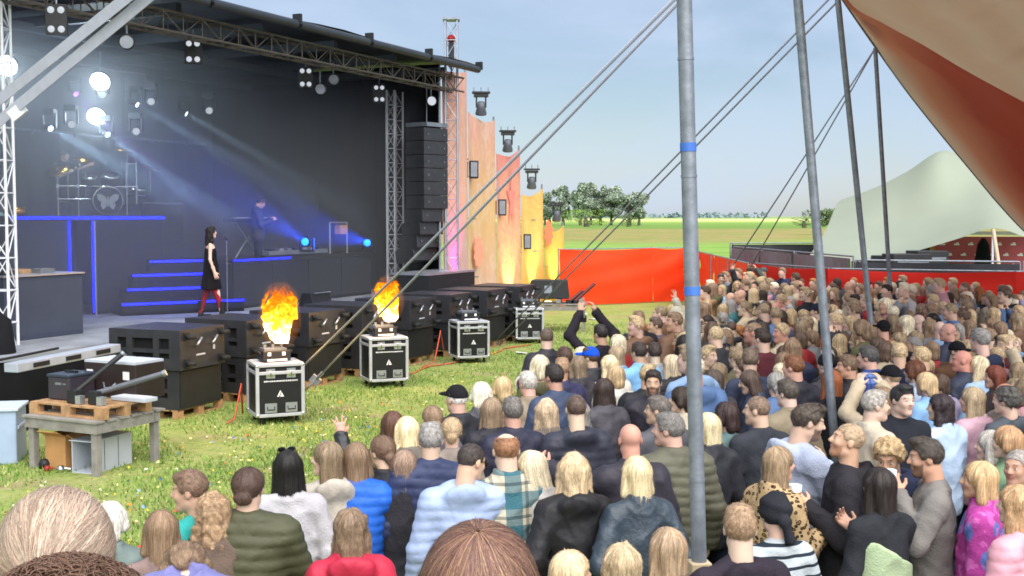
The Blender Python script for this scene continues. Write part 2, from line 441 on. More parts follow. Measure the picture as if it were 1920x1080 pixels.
# far trees -------------------------------------------------------------------
M['bark'] = mat('bark', '5a5348', 0.9, 0, 0.2, 3)
LEAF = {}
def leaf_mat(name, c):
    m = mat(name, c, 0.8, 0, 0.3, 0.6, spec=0.2); return m
def crown(name, blobs, n, size, cols, seed, parent):
    q = np.random.default_rng(seed); wts = np.array([b[3] * b[4] * b[5] for b in blobs]) ** 0.75; wts /= wts.sum()
    ci = q.choice(len(blobs), n, p=wts); B = np.array(blobs)[ci]
    d = q.normal(0, 1, (n, 3)); d /= np.linalg.norm(d, axis=1)[:, None]
    rr = q.uniform(0.45, 1.0, (n, 1)) ** 0.6
    c = B[:, :3] + d * rr * B[:, 3:6]
    hole = np.sin(c[:, 0] * 1.3 / size * 0.3 + seed) + np.sin(c[:, 2] * 1.9 / size * 0.3 + 2 * seed) + np.sin(c[:, 1] * 1.1 / size * .3)
    c = c[hole > -1.3]; n = len(c)
    a = q.normal(0, 1, (n, 3)); a /= np.linalg.norm(a, axis=1)[:, None]; b = np.cross(a, q.normal(0, 1, (n, 3))); b /= np.linalg.norm(b, axis=1)[:, None]
    s = size * q.uniform(0.6, 1.3, (n, 1))
    P = np.stack([c - a * s, c + b * s * .7, c + a * s, c - b * s * .7], 1)
    pal = np.array([lin(x)[:3] for x in cols]); cc = pal[q.integers(0, len(cols), n)] * q.uniform(0.75, 1.2, (n, 1))
    return tri_cloud(name, P.reshape(-1, 3), np.arange(n * 4).reshape(-1, 4), np.repeat(cc, 4, 0), parent)
def tree(px, d, h, wdt, label, seed, cols=('929f8c', '9dab98', 'a8b5a2', '869480'), trunk=0.16, n=4200, group='trees on the far meadow', name='tree'):  # default leaf greys are paled: distance haze is mixed into their colour
    p = gnd(px, 423); base = Vector((at(px, 420, d).x, d, 0))
    t = empty(name, base, 0, label, 'tree', group)
    q = random.Random(seed)
    m_ = MB(); m_.tube((0, 0, -.2), (q.uniform(-.3, .3), 0, h * .55), wdt * .045 + .12, wdt * .02 + .05)
    for k in range(5):
        a = q.uniform(0, 6.28); z = h * q.uniform(trunk * .8, .6); r_ = wdt * q.uniform(.2, .42)
        m_.tube((0, 0, z), (math.cos(a) * r_, math.sin(a) * r_, z + h * .2), .1, .04, 5)
    m_.build('trunk', M['bark'], t)
    bl = []
    for k in range(17):
        z = h * (trunk + (1 - trunk) * q.uniform(.12, .9)); f = 1 - abs((z / h - trunk) / (1 - trunk) - .5) * .8
        a = q.uniform(0, 6.28); r_ = wdt * .42 * f * q.uniform(.1, 1)
        bl.append((math.cos(a) * r_, math.sin(a) * r_, z, wdt * .2 * q.uniform(.5, 1.3), wdt * .2, h * .12 * q.uniform(.5, 1.3)))
    crown('crown', bl, n, h * .036, cols, seed, t)
    return t
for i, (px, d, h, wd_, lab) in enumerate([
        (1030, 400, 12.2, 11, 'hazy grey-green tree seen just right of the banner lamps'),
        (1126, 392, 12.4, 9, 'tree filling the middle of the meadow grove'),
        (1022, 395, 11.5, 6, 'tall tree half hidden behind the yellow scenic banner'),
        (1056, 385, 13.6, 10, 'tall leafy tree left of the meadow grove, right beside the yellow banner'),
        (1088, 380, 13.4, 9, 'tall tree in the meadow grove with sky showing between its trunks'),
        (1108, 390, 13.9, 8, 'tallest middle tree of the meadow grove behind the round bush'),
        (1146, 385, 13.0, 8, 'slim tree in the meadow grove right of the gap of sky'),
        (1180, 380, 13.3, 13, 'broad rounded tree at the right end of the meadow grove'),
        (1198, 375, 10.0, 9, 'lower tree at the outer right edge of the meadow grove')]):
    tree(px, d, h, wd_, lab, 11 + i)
tree(1100, 330, 5.2, 17, 'round light green bush in front of the meadow grove', 31, ('7d9a45', '8aa64f', '6f8c3d'), 0.05, 1500, 'bushes on the far meadow', 'bush')
tree(1178, 330, 3.6, 9, 'dull green bush at the foot of the broad meadow tree', 32, ('5f7842', '6f8550', '55693c'), 0.05, 900, 'bushes on the far meadow', 'bush')
tree(1556, 190, 5.0, 9, 'dark green bush showing left of the pale green tent', 33, ('5c7348', '697f52', '50673e'), 0.05, 1400, 'bushes on the far meadow', 'bush')
tree(1508, 300, 3.4, 12, 'low hedge-like bush beyond the mesh fence', 34, ('5a7040', '667d49', '4d6338'), 0.05, 900, 'bushes on the far meadow', 'bush')
bl = []
q = random.Random(5)
for k in range(150):
    x = q.uniform(0, 1900); s = q.choice((4, 5, 7, 10)); bl.append((x + 60, 2000 + q.uniform(-200, 300), s * .4, s * q.uniform(1.5, 5), 10, s * q.uniform(.5, 1.0)))
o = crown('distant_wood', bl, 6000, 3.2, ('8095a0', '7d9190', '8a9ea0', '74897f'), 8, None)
tag(o, 'low blue-grey line of distant woods along the horizon', 'woodland', kind='stuff')

# red fence -------------------------------------------------------------------
def cloth_mat(name, col, transl=0.25, var=0.1, vs=2.0, bump=0.4, bs=3.0, rough=0.75):
    m, t, b = new_mat(name); n = t.nodes; l = t.links.new
    mm = mat(name + '_x', col, rough, 0, var, vs, bump, bs, 0.25)
    t2 = mm.node_tree; outn = [x for x in t2.nodes if x.type == 'OUTPUT_MATERIAL'][0]; bb = t2.nodes['Principled BSDF']
    tr = t2.nodes.new('ShaderNodeBsdfTranslucent'); ms = t2.nodes.new('ShaderNodeMixShader'); ms.inputs['Fac'].default_value = transl
    s = bb.inputs['Base Color'].links[0].from_socket
    t2.links.new(s, tr.inputs['Color']); t2.links.new(bb.outputs[0], ms.inputs[1]); t2.links.new(tr.outputs[0], ms.inputs[2]); t2.links.new(ms.outputs[0], outn.inputs['Surface'])
    bpy.data.materials.remove(m)
    return mm
M['redcloth'] = cloth_mat('red_fence_cloth', 'f2461e', 0.2, 0.06, 1.5, 0.35, 2.5, 0.6)
M['redcloth2'] = cloth_mat('deep_red_fence_cloth', 'd62a1e', 0.2, 0.06, 1.5, 0.35, 2.5, 0.6)
def fence(pts, h, mt, label, name='fabric_fence', seed=1, sag=0.05, z0=0.03, group='red fabric fence runs round the crowd'):
    q = random.Random(seed)
    t = empty(name, (pts[0][0], pts[0][1], 0), 0, label, 'fence', group); o0 = Vector((pts[0][0], pts[0][1], 0))
    for (a, b_) in zip(pts[:-1], pts[1:]):
        A = Vector((a[0], a[1], 0)) - o0; B = Vector((b_[0], b_[1], 0)) - o0; L_ = (B - A).length; nseg = max(1, round(L_ / 3.5)); nn = Vector((-(B - A).y, (B - A).x, 0)).normalized()
        for s in range(nseg):
            p0 = A.lerp(B, s / nseg); p1 = A.lerp(B, (s + 1) / nseg); rows = []
            ph = [q.uniform(0, 6.28) for _ in range(4)]
            for j in range(13):
                v = j / 12; z = z0 + (h - z0) * v; row = []
                for i in range(19):
                    u = i / 18; p = p0.lerp(p1, u)
                    dsp = 0.045 * math.sin(5 * v + 3 * u + ph[0]) * math.sin(math.pi * u) + 0.02 * math.sin(16 * v - 5 * u + ph[1]) + 0.02 * math.sin(11 * u + 4 * v + ph[2]) * (1 - v)
                    row.append(p + nn * dsp + Vector((0, 0, z - sag * math.sin(math.pi * u) * v)))
                rows.append(row)
            MB().grid(rows).build('cloth_panel', mt, t)
            MB().tube(p0 + Vector((0, 0, 0)) + nn * .09, p0 + Vector((0, 0, h + .03)) + nn * .09, .021).tube(p0 + nn * .09 + Vector((0, 0, h)), p1 + nn * .09 + Vector((0, 0, h)), .02).build('fence_frame', M['galv'], t)
        MB().tube(B + nn * .09, B + nn * .09 + Vector((0, 0, h + .03)), .021).build('fence_frame', M['galv'], t)
    return t
fence([(1.6, 39.4), (4.96, 41.2), (6.25, 41.6)], 1.93, M['redcloth'], 'bright red fabric fence on the grass right of the yellow scenic banner', seed=4)
fence([(6.25, 41.6), (5.85, 28.6)][::-1], 1.9, M['redcloth'], 'red fabric fence side running from the far corner towards the crowd', seed=5)
fence([(5.85, 28.5), (6.9, 25.6), (10.4, 24.2), (14, 23.4)], 1.9, M['redcloth2'], 'deep red fabric fence behind the far crowd below the pale green tent', seed=6)

# grey mesh barriers behind
M['mesh'] = mat('grey_mesh', '6d747c', 0.8, 0, 0.15, 5, 0.2, 120)
M['blackmesh'] = mat('black_mesh', '22252b', 0.8, 0, 0.3, 3, 0.4, 6)
def panel_fence(name, pts, h, mt, label, group, wob=0.03, seed=0, posts=True, z0=.1):
    q = random.Random(seed); o0 = Vector((pts[0][0], pts[0][1], 0)); t = empty(name, o0, 0, label, 'fence', group)
    for (a, b_) in zip(pts[:-1], pts[1:]):
        A = Vector((*a[:2], 0)) - o0; B = Vector((*b_[:2], 0)) - o0; n_ = max(1, round((B - A).length / 3.2)); nn = Vector((-(B - A).y, (B - A).x, 0)).normalized()
        for s in range(n_):
            p0 = A.lerp(B, s / n_ + .01); p1 = A.lerp(B, (s + 1) / n_ - .01); ph = q.uniform(0, 6)
            MB().grid([[p0.lerp(p1, i / 12) + nn * wob * math.sin(7 * i / 12 + 5 * j / 6 + ph) + Vector((0, 0, z0 + (h - z0 - .05) * j / 6)) for i in range(13)] for j in range(7)]).build('mesh_panel', mt, t)
            f = MB().tube(p0 + nn * .06, p0 + nn * .06 + Vector((0, 0, h)), .022).tube(p1 + nn * .06, p1 + nn * .06 + Vector((0, 0, h)), .022)
            f.tube(p0 + nn * .06 + Vector((0, 0, h)), p1 + nn * .06 + Vector((0, 0, h)), .022).tube(p0 + nn * .06 + Vector((0, 0, .15)), p1 + nn * .06 + Vector((0, 0, .15)), .022)
            f.tube(p0 + nn * .06 + Vector((0, 0, h)), p1 + nn * .06 + Vector((0, 0, .15)), .012)
            f.build('fence_frame', M['galv'], t)
    return t
panel_fence('mesh_fence', [(7.2, 38.5), (7.9, 33), (8.4, 29)], 2.05, M['mesh'], 'grey mesh site fence behind the red fence corner', 'site fences behind the red fence', seed=1)
panel_fence('mesh_fence', [(7.6, 41), (12, 41.5), (16, 41)], 2.1, M['blackmesh'], 'black wind-blown mesh fence on the meadow left of the green tent', 'site fences behind the red fence', .12, 2)
panel_fence('mesh_fence', [(8.4, 28.8), (12, 27.6), (17, 26.8)], 1.97, M['blackmesh'], 'low dark mesh fence just behind the deep red fence', 'site fences behind the red fence', .05, 3)

# pale green tent ---------------------------------------------------------------
M['greentent'] = cloth_mat('pale_green_tent_cloth', 'a4ac9c', 0.3, 0.04, 0.5, 0.12, 0.7, 0.7)
gt = empty('stretch_tent', (13, 36, 0), 0, 'pale green stretch tent with pointed top behind the red fence', 'tent')
gx = Vector((13, 36, 0))
def poly_surface(rows):
    n = len(rows); out_ = []
    def cr(p0, p1, p2, p3, t):
        return 0.5 * ((2 * p1) + (p2 - p0) * t + (2 * p0 - 5 * p1 + 4 * p2 - p3) * t * t + (3 * p1 - p0 - 3 * p2 + p3) * t ** 3)
    def smooth(pts, k=6):
        r_ = []
        for i in range(len(pts) - 1):
            a, b_, c, d_ = pts[max(i - 1, 0)], pts[i], pts[i + 1], pts[min(i + 2, len(pts) - 1)]
            for s in range(k): r_.append(cr(a, b_, c, d_, s / k))
        return r_ + [pts[-1]]
    rr = [smooth(r_) for r_ in rows]
    cols = [smooth([rr[j][i] for j in range(n)]) for i in range(len(rr[0]))]
    return [[cols[i][j] for i in range(len(cols))] for j in range(len(cols[0]))]
rowA = [at(1516, 482, 33), at(1580, 489, 32), at(1645, 487, 31.5), at(1720, 470, 31), at(1795, 448, 30.5), at(1862, 428, 30), at(1925, 446, 30), at(2000, 480, 30)]
rowB = [at(1548, 432, 36), at(1610, 432, 35), at(1675, 425, 34.5), at(1745, 410, 34), at(1810, 395, 33.5), at(1870, 385, 33), at(1930, 390, 33), at(2010, 420, 33)]
rowC = [at(1574, 376, 39), at(1640, 352, 38.5), at(1700, 322, 38), at(1764, 283, 37.5), at(1815, 296, 38), at(1870, 300, 38), at(1940, 300, 38), at(2020, 320, 38)]
rowD = [at(1590, 400, 44), at(1660, 380, 44), at(1720, 370, 44), at(1780, 360, 44), at(1830, 362, 44), at(1880, 366, 44), at(1950, 370, 44), at(2030, 380, 44)]
MB().grid([[p - gx for p in r_] for r_ in poly_surface([rowA, rowB, rowC, rowD])]).build('canopy', M['greentent'], gt)
M['paint_tan'] = mat('tan_pole', 'c9b59a', 0.6)
def pole_part(parent, p, q_, r_, mt, name='pole', off=Vector((0, 0, 0))):
    return MB().tube(p - off, q_ - off, r_, r_ * .95, 12).build(name, mt, parent)
pole_part(gt, at(1862, 430, 30.0), Vector((12.5, 29.3, 0)), .05, M['paint_tan'], off=gx)
pole_part(gt, at(1862, 430, 30.0), Vector((12.15, 29.6, 0)), .03, M['whitepaint'], off=gx)
pole_part(gt, at(1646, 487, 31.5), Vector((9.6, 31, 0)), .05, M['whitepaint'], off=gx)
pole_part(gt, at(1516, 482, 33), Vector((8.0, 33, 0)), .03, M['whitepaint'], off=gx)
pole_part(gt, at(1764, 285, 37.5), Vector((13.7, 37.5, 0)), .05, M['whitepaint'], off=gx)

# sponsor wall inside the tent
M['sponsor'] = mat('red_sponsor_print', 'b0505a', 0.7, 0, 0.05)
sw = empty('sponsor_wall', (12.9, 34.5, 0), R(-6), 'dusty red sponsor wall with rows of small white marks under the green tent', 'banner')
MB().box((1.35, 0, 1.62), (3.6, .08, 1.65)).build('board', M['sponsor'], sw)
for r_ in range(5):
    for c in range(9):
        x = -.25 + c * .4 + (.2 if r_ % 2 else 0); z = .98 + r_ * .31
        if x > 3.05: continue
        mk = MB().box((x, -.047, z), (.15, .008, .05)).box((x + .02, -.047, z + .045), (.07, .008, .03)); mk.build('printed_mark', M['white'], sw)
MB().box((-.52, 0, 1.2), (.12, .1, 2.4)).build('post', mat('ochre_post', 'b5752c', .7), sw)
MB().box((1.35, -.01, 2.55), (3.7, .12, .1)).build('top_rail', M['whitepaint'], sw)
cvr = empty('covered_heater', (13.25, 33.0, 0), 0, 'tall black fabric cover shaped like a bell in front of the sponsor wall', 'heater')
MB().lathe([(.42, .0), (.42, .6), (.3, 1.2), (.22, 1.8), (.16, 2.25), (.06, 2.42), (.0, 2.44)], n=14).build('cover', M['blackcloth'], cvr)
MB().box((0, 0, .05), (.6, .6, .1)).build('foot', M['black'], cvr)
for i, (px, py, d, w_, lab) in enumerate([(1700, 482, 30.5, 1.1, 'dark equipment case beside the mixing gear under the green tent'), (1738, 476, 30.8, .9, 'dark mixing desk with monitor under the green tent edge'), (1668, 485, 31.5, .8, 'dark equipment box at the left under the green tent')]):
    p = at(px, py + 8, d); e = empty('equipment_case', (p.x, p.y, 0), .2, lab, 'case', 'dark gear under the green tent')
    MB().box((0, 0, p.z / 2 + .1), (w_, .6, p.z + .2)).build('case_body', M['black'], e, .02)
    MB().box((0, -.31, p.z), (w_ * .8, .02, .06)).build('case_rail', M['steel'], e)
    MB().box((.1, 0, p.z + .13), (.3, .3, .06)).build('lid', M['black'], e)

# our tent: poles, guys, canopy ------------------------------------------------------
def tent_pole(top, bot, r_, label, m=None):
    t = empty('tent_pole', bot, 0, label, 'pole', 'slanted metal tent poles')
    MB().tube((0, 0, 0), top - bot, r_, r_, 20).build('tube', m or M['galv'], t)
    return t, bot
pb = at(1311, 1052, 5.55)
pt_ = at(1283, 0, 5.55); pt_ = pb + (pt_ - pb) * 1.35
tp, b0 = tent_pole(pt_, pb, .036, 'thick grey metal tent pole with blue tape bands in front of the crowd')
dirp = (pt_ - pb).normalized()
for yy in (545, 276):
    c = pb + (at(1297 if yy > 400 else 1290, yy, 5.55) - pb).dot(dirp) * dirp
    MB().tube(c - pb - dirp * .02, c - pb + dirp * .02, .0385, None, 20).build('tape_band', M['bluetape'], tp)
for yy in (110, 330, 900):
    c = pb + (at(1297, yy, 5.55) - pb).dot(dirp) * dirp
    MB().tube(c - pb - dirp * .006, c - pb + dirp * .006, .0385, None, 20).build('joint_ring', M['steel'], tp)
wp = empty('wooden_post', (pb.x, pb.y, 0), R(8), 'square wooden post with a round hole carrying the thick tent pole', 'post')
MB().box((0, 0, pb.z / 2), (.10, .10, pb.z)).build('timber', mat('pale_timber', 'c9b492', .8, 0, .15, 12), wp, .006)
MB().lathe([(0, 0), (.016, 0), (.016, .002), (0, .002)], (0, -.053, pb.z - .05), 'Y', 12).build('hole', M['hole'], wp)
tops = {}
for (x0, y0, x1, y1, d, ext, r_, lab) in [
        (1496, 0, 1550, 655, 9.8, 1.6, .038, 'grey slanted tent pole standing in the middle of the crowd'),
        (1571, 0, 1630, 580, 15.2, 1.02, .038, 'thinner slanted tent pole right of the middle crowd pole'),
        (1641, 90, 1668, 525, 20.9, 1.0, .038, 'thinnest slanted pole reaching the corner of the striped canopy')]:
    A = at(x0, y0, d); B = at(x1, y1, d); bt = A + (B - A) * (A.z / (A.z - B.z)); bt.z = 0
    tpp = bt + (A - bt) * ext
    tent_pole(tpp, bt, r_, lab); tops[x0] = tpp
def guy(a, b_, r_, label, mt, name='guy_rope', flat=None):
    mid = (a + b_) / 2 - Vector((0, 0, .02)); t = empty(name, b_, 0, label, 'rope', 'guy ropes of the tent')
    if flat:
        d = (b_ - a).normalized(); s = d.cross(Vector((0, 1, 0))).normalized() * flat / 2; th = d.cross(s).normalized() * .003
        vs = [a - s - th - b_, a + s - th - b_, a + s + th - b_, a - s + th - b_, -s - th, s - th, s + th, -s + th]
        MB().add(vs, [(0, 1, 2, 3), (7, 6, 5, 4), (0, 4, 5, 1), (1, 5, 6, 2), (2, 6, 7, 3), (3, 7, 4, 0)]).build('webbing', mt, t)
    else:
        MB().path([a - b_, mid - b_, Vector((0, 0, 0))], r_, 6).build('cord', mt, t)
    MB().tube((0, 0, .12), (.0, .0, -.1), .02).build('ground_peg', M['steel'], t)
    return t
# two straps that run to the ground behind the first flight case
e1 = gnd(504, 750); e2 = gnd(560, 745)
M['guystrap'] = mat('pale_guy_strap', '9ea3b2', .85, 0, .06, 6)
k1 = guy(at(1300, -37, 9.0), e1, .016, 'light guy strap running from the tent pole down behind the first flight case', M['guystrap'])
k2 = guy(at(1312, -37, 9.4), e2, .016, 'second guy strap with a steel ratchet beside the first flight case', M['guystrap'])
A = at(1312, -37, 9.4); rt = A + (e2 - A) * .915
MB().box(rt - e2, (.16, .1, .12), Matrix.Rotation(R(40), 3, 'Y')).tube(rt - e2 + Vector((-.1, -.03, -.1)), rt - e2 + Vector((.12, -.03, .12)), .03).build('ratchet', M['alu'], k2)
e3 = gnd(921, 646); e4 = gnd(936, 648)
guy(tops[1571], e3, .015, 'dark guy rope from the middle pole down to the far flight cases', M['rope'])
k4 = guy(tops[1571] + Vector((0.1, .1, -.05)), e4, .015, 'paired guy rope with a ratchet ending beside the farthest flight case', M['rope'])
for i, (x, y) in enumerate(((1330, 565), (1378, 552))):
    guy(tops[1641], at(x, y, 27.5 + i) * 1.0, .015, ['steep dark rope from the thinnest pole down over the red fence', 'steep dark rope right of its twin over the red fence'][i], M['rope'])
for i, (a, b_) in enumerate([((297, -52), (-60, 234)), ((337, -54), (-60, 276))]):
    pa = at(*a, 4.6); pb_ = at(*b_, 5.4); pb_ = pa + (pb_ - pa) * (pa.z / (pa.z - pb_.z)); t = guy(pa, pb_, .02, ['upper of two pale flat straps crossing the top left corner', 'lower of two pale flat straps crossing the top left corner, with buckle'][i], mat('lavender_strap', 'b3b6c9', .8, 0, .06, 20, .2, 150), 'tension_strap', .046)
    if i == 1:
        c = at(35, 210, 4.6 + .8 * (337 - 35) / 397)
        MB().box(c - pb_ + Vector((0, -.012, 0)), (.05, .02, .075), Matrix.Rotation(R(52), 3, 'Y')).build('buckle', M['whitepaint'], t)

def canopy_mat():
    m = cloth_mat('tent_canopy', 'cdb592', .34, .08, 2.0, .35, 2.0, .8)
    t = m.node_tree; n = t.nodes; l = t.links.new; b = n['Principled BSDF']
    src = b.inputs['Base Color'].links[0].from_socket
    a = n.new('ShaderNodeAttribute'); a.attribute_name = 'tone'
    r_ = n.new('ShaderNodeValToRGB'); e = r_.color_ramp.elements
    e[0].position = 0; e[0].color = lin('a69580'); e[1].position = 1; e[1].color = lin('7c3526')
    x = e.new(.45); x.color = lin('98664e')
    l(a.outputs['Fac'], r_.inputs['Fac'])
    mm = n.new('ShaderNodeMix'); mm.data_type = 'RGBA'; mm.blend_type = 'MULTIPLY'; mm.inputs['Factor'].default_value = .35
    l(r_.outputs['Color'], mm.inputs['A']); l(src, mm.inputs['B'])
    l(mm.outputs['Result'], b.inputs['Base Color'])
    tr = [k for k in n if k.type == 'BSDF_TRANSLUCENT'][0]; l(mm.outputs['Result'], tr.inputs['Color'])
    return m
CM = canopy_mat()
ct = empty('tent_canopy', (8, 16, 0), 0, 'sand and terracotta red stretch tent canopy hanging over the top right corner', 'canopy')
co = Vector((8, 16, 0))
E = [at(1545, -60, 14.0), at(1577, -6, 15.2), at(1641, 88, 20.9), at(1700, 170, 21.4), at(1760, 246, 22.0), at(1822, 321, 22.5), at(1872, 381, 23), at(1925, 437, 23.5), at(2010, 510, 24)]
Mi = [at(1560, -90, 13.0), at(1583, -2, 15.0), at(1668, 72, 19.5), at(1745, 125, 19), at(1820, 185, 18.5), at(1890, 240, 18), at(1950, 290, 18), at(2010, 340, 18), at(2100, 410, 18)]
S = [at(1570, -120, 12.0), at(1590, 0, 14.6), at(1660, 46, 15.4), at(1730, 84, 15.2), at(1800, 126, 15), at(1865, 162, 14.8), at(1925, 194, 14.6), at(2000, 232, 14.4), at(2100, 290, 14)]
T1 = [at(1580, -200, 11), at(1640, -120, 10.5), at(1730, -30, 11), at(1790, 15, 11), at(1850, 55, 11), at(1905, 85, 11), at(1960, 112, 11), at(2040, 150, 11), at(2150, 200, 11)]
T2 = [at(1600, -420, 7), at(1700, -330, 7), at(1800, -220, 7.2), at(1860, -160, 7.4), at(1910, -115, 7.4), at(1960, -75, 7.4), at(2010, -45, 7.4), at(2100, 0, 7.4), at(2250, 60, 7.4)]
def canopy_piece(rows, name, tone, seed):
    rr = poly_surface(rows); q = random.Random(seed); ph = [q.uniform(0, 6) for _ in range(6)]
    nj, ni = len(rr), len(rr[0])
    for j in range(nj):
        for i in range(ni):
            fr = math.sin(math.pi * min(1, j / max(1, nj - 1))) if name == 'canopy_side' else min(1, j / 4)
            rr[j][i] = rr[j][i] + Vector((0, 0, .045 * math.sin(i * .55 - j * .75 + ph[0]) * fr + .03 * math.sin(j * 1.25 + i * .2 + ph[1]) * fr))
    o = MB().grid([[p - co for p in r_] for r_ in rr]).build(name, CM, ct)
    a = o.data.attributes.new('tone', 'FLOAT', 'POINT')
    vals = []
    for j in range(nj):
        for i in range(ni): vals.append(tone(i / (ni - 1), j / (nj - 1)))
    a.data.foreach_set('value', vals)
    return o
canopy_piece([E, Mi, S], 'canopy_side', lambda u, v: min(1, max(0, (v - .10) * 2.2 + max(0, u - .3) * 1.2 * min(1, v * 5))) * min(1, .35 + u * 1.6), 1)  # sand along the outer edge, running to terracotta red towards the seam
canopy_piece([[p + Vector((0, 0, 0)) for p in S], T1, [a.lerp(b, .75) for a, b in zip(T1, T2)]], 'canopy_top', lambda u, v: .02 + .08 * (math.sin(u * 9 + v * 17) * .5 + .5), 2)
MB().path([p - co for p in [r_ for r_ in poly_surface([E, E])[0]]], .02, 6).build('edge_hem', M['rope'], ct)
# ================================================================== STAGE
U = Vector((.424, .9057, 0)).normalized(); V = Vector((-U.y, U.x, 0)); O = Vector((-7.54, 17.5, 0))
SROT = math.atan2(U.y, U.x)                      # local x = along the front, local y = into the stage
def S(u, v, z=0): return O + U * u + V * v + Vector((0, 0, z))
def stage_empty(name, u, v, z, label, cat, group=None, rz=0): return empty(name, S(u, v, z), SROT + rz, label, cat, group)
ZD = 1.1

def truss_mesh(p, q_, w_=.29, r_=.024, step=.5, up=Vector((0, 0, 1)), rb=.011):
    p, q_ = Vector(p), Vector(q_); z = (q_ - p); L_ = z.length; z.normalize()
    x = z.cross(up)
    if x.length < .1: x = Vector((1, 0, 0))
    x.normalize(); y = z.cross(x); h = w_ / 2
    cs = [x * h + y * h, x * -h + y * h, x * -h - y * h, x * h - y * h]
    ch, br = MB(), MB()
    for c in cs: ch.tube(p + c, q_ + c, r_, None, 8)
    n = max(1, round(L_ / step))
    for i in range(n):
        for k in range(4):
            a, b_ = cs[k], cs[(k + 1) % 4]
            if (i + k) % 2: a, b_ = b_, a
            br.tube(p + z * (L_ * i / n) + a, p + z * (L_ * (i + 1) / n) + b_, rb, None, 5, False)
            br.tube(p + z * (L_ * i / n) + cs[k], p + z * (L_ * i / n) + cs[(k + 1) % 4], rb, None, 5, False)
    return ch, br
def truss(p, q_, label, cat='truss', group='aluminium trusses of the stage', name='truss', mt=None, **kw):
    t = empty(name, p, 0, label, cat, group); ch, br = truss_mesh(Vector((0, 0, 0)), Vector(q_) - Vector(p), **kw)
    ch.build('chords', mt or M['alu'], t); br.build('lattice', mt or M['alu'], t); return t

# deck ----------------------------------------------------------------------------
st = stage_empty('stage_platform', 0, 0, 0, 'raised grey concert stage platform with black skirt', 'stage')
for i in range(8):
    for j in range(5):
        MB().box((-2.0 + i * 2 + 1, -1.0 + j * 2 + 1, ZD - .04), (1.994, 1.994, .08)).build('deck_panel', M['deck'], st, .004)
MB().box((6.0, -.96, .5), (15.9, .04, 1.0)).build('front_skirt', M['blackcloth'], st)
MB().box((-1.46, 4, .5), (.04, 9.9, 1.0)).build('side_skirt', M['blackcloth'], st)
# silver deck edge profile, near end
eg = empty('deck_beam', at(20, 690, 15.2), 0, 'silver aluminium deck beam jutting out at the near stage corner', 'beam')
a0 = at(20, 690, 15.2); a1 = at(215, 652, 17.2)
MB().box((a1 - a0) / 2, (.22, (a1 - a0).length, .12), (a1 - a0).to_track_quat('Y', 'Z').to_matrix()).build('profile', mat('beam_alu', 'aeb6c4', .45, .3, .1), eg, .01)
for k in range(3):
    p = (a1 - a0) * (.2 + .3 * k); MB().box(p + Vector((.118, -.02, .0)), (.012, .3, .06), (a1 - a0).to_track_quat('Y', 'Z').to_matrix()).build('slot', M['rubber'], eg)
MB().tube((-.2, -.2, .1), (a1 - a0) * .6 + Vector((-.25, 0, .1)), .018).build('cable', M['rubber'], eg)

# walls and roof
wl = stage_empty('stage_backdrop', 0, 7.6, 0, 'black cloth backdrop closing the rear of the stage', 'backdrop')
for k in range(9):
    q = random.Random(k); ph = q.uniform(0, 6)
    MB().grid([[(-1.6 + k * 2 + 2 * i / 16, .04 * math.sin(i * 1.3 + ph) + .02 * math.sin(i * 3.1), z) for i in range(17)] for z in (.9, 2.5, 4.2, 6.9)]).build('cloth_drop', M['blackcloth'], wl)
fw = stage_empty('stage_side_wall', 14.0, .3, 0, 'black cloth wall closing the far end of the stage', 'backdrop')
for k in range(4):
    MB().grid([[(.03 * math.sin(i * 1.4 + k), k * 1.85 + 1.85 * i / 12, z) for i in range(13)] for z in (0.0, 3, 6.93)]).build('cloth_drop', M['blackcloth'], fw)
nw = stage_empty('stage_side_wall', -1.7, .6, 0, 'black cloth wall closing the near end of the stage', 'backdrop')
for k in range(4):
    MB().grid([[(.03 * math.sin(i * 1.4 + k), k * 1.75 + 1.75 * i / 12, z) for i in range(13)] for z in (0.0, 3, 6.8)]).build('cloth_drop', M['blackcloth'], nw)

ZR = 6.62
rf = stage_empty('stage_roof', 0, 0, 0, 'dark sheet stage roof with front roll tube and cross beams', 'roof')
M['roofsheet'] = mat('roof_sheet', '2c3036', .6, 0, .25, 1.0, .3, 2)
MB().grid([[(-4 + 18.5 * i / 20, v, z + .04 * math.sin(i * 1.1)) for i in range(21)] for (v, z) in ((-.75, ZR + .22), (0, ZR + .34), (3.5, ZR + .36), (8.2, ZR + .1))]).build('roof_sheet', M['roofsheet'], rf)
for k in range(7):
    MB().tube((-4 + k * 2.6, -.78, ZR + .12), (-4 + k * 2.6 + 2.5, -.78, ZR + .12), .085, None, 12).build('roll_tube', mat('roll_sheet', '2b3037', .5, 0, .2, 2), rf) if k == 0 else MB().tube((-4 + k * 2.6, -.78, ZR + .12), (-4 + k * 2.6 + 2.5, -.78, ZR + .12), .085, None, 12).build('roll_tube', bpy.data.materials['roll_sheet'], rf)
    MB().box((-4 + k * 2.6 + 2.55, -.78, ZR + .22), (.07, .18, .2)).build('roll_bracket', M['black'], rf)
for k in range(7):
    MB().box((-1 + 2.5 * k, 3.9, ZR + .12), (.14, 7.6, .2)).build('roof_beam', mat('roof_beam', '555b63', .5, .3, .1) if k == 0 else bpy.data.materials['roof_beam'], rf)
MB().box((6.5, 3.6, ZR + .0), (17, .12, .16)).build('roof_beam', bpy.data.materials['roof_beam'], rf)
MB().box((6.5, 6.2, ZR - .02), (17, .12, .16)).build('roof_beam', bpy.data.materials['roof_beam'], rf)

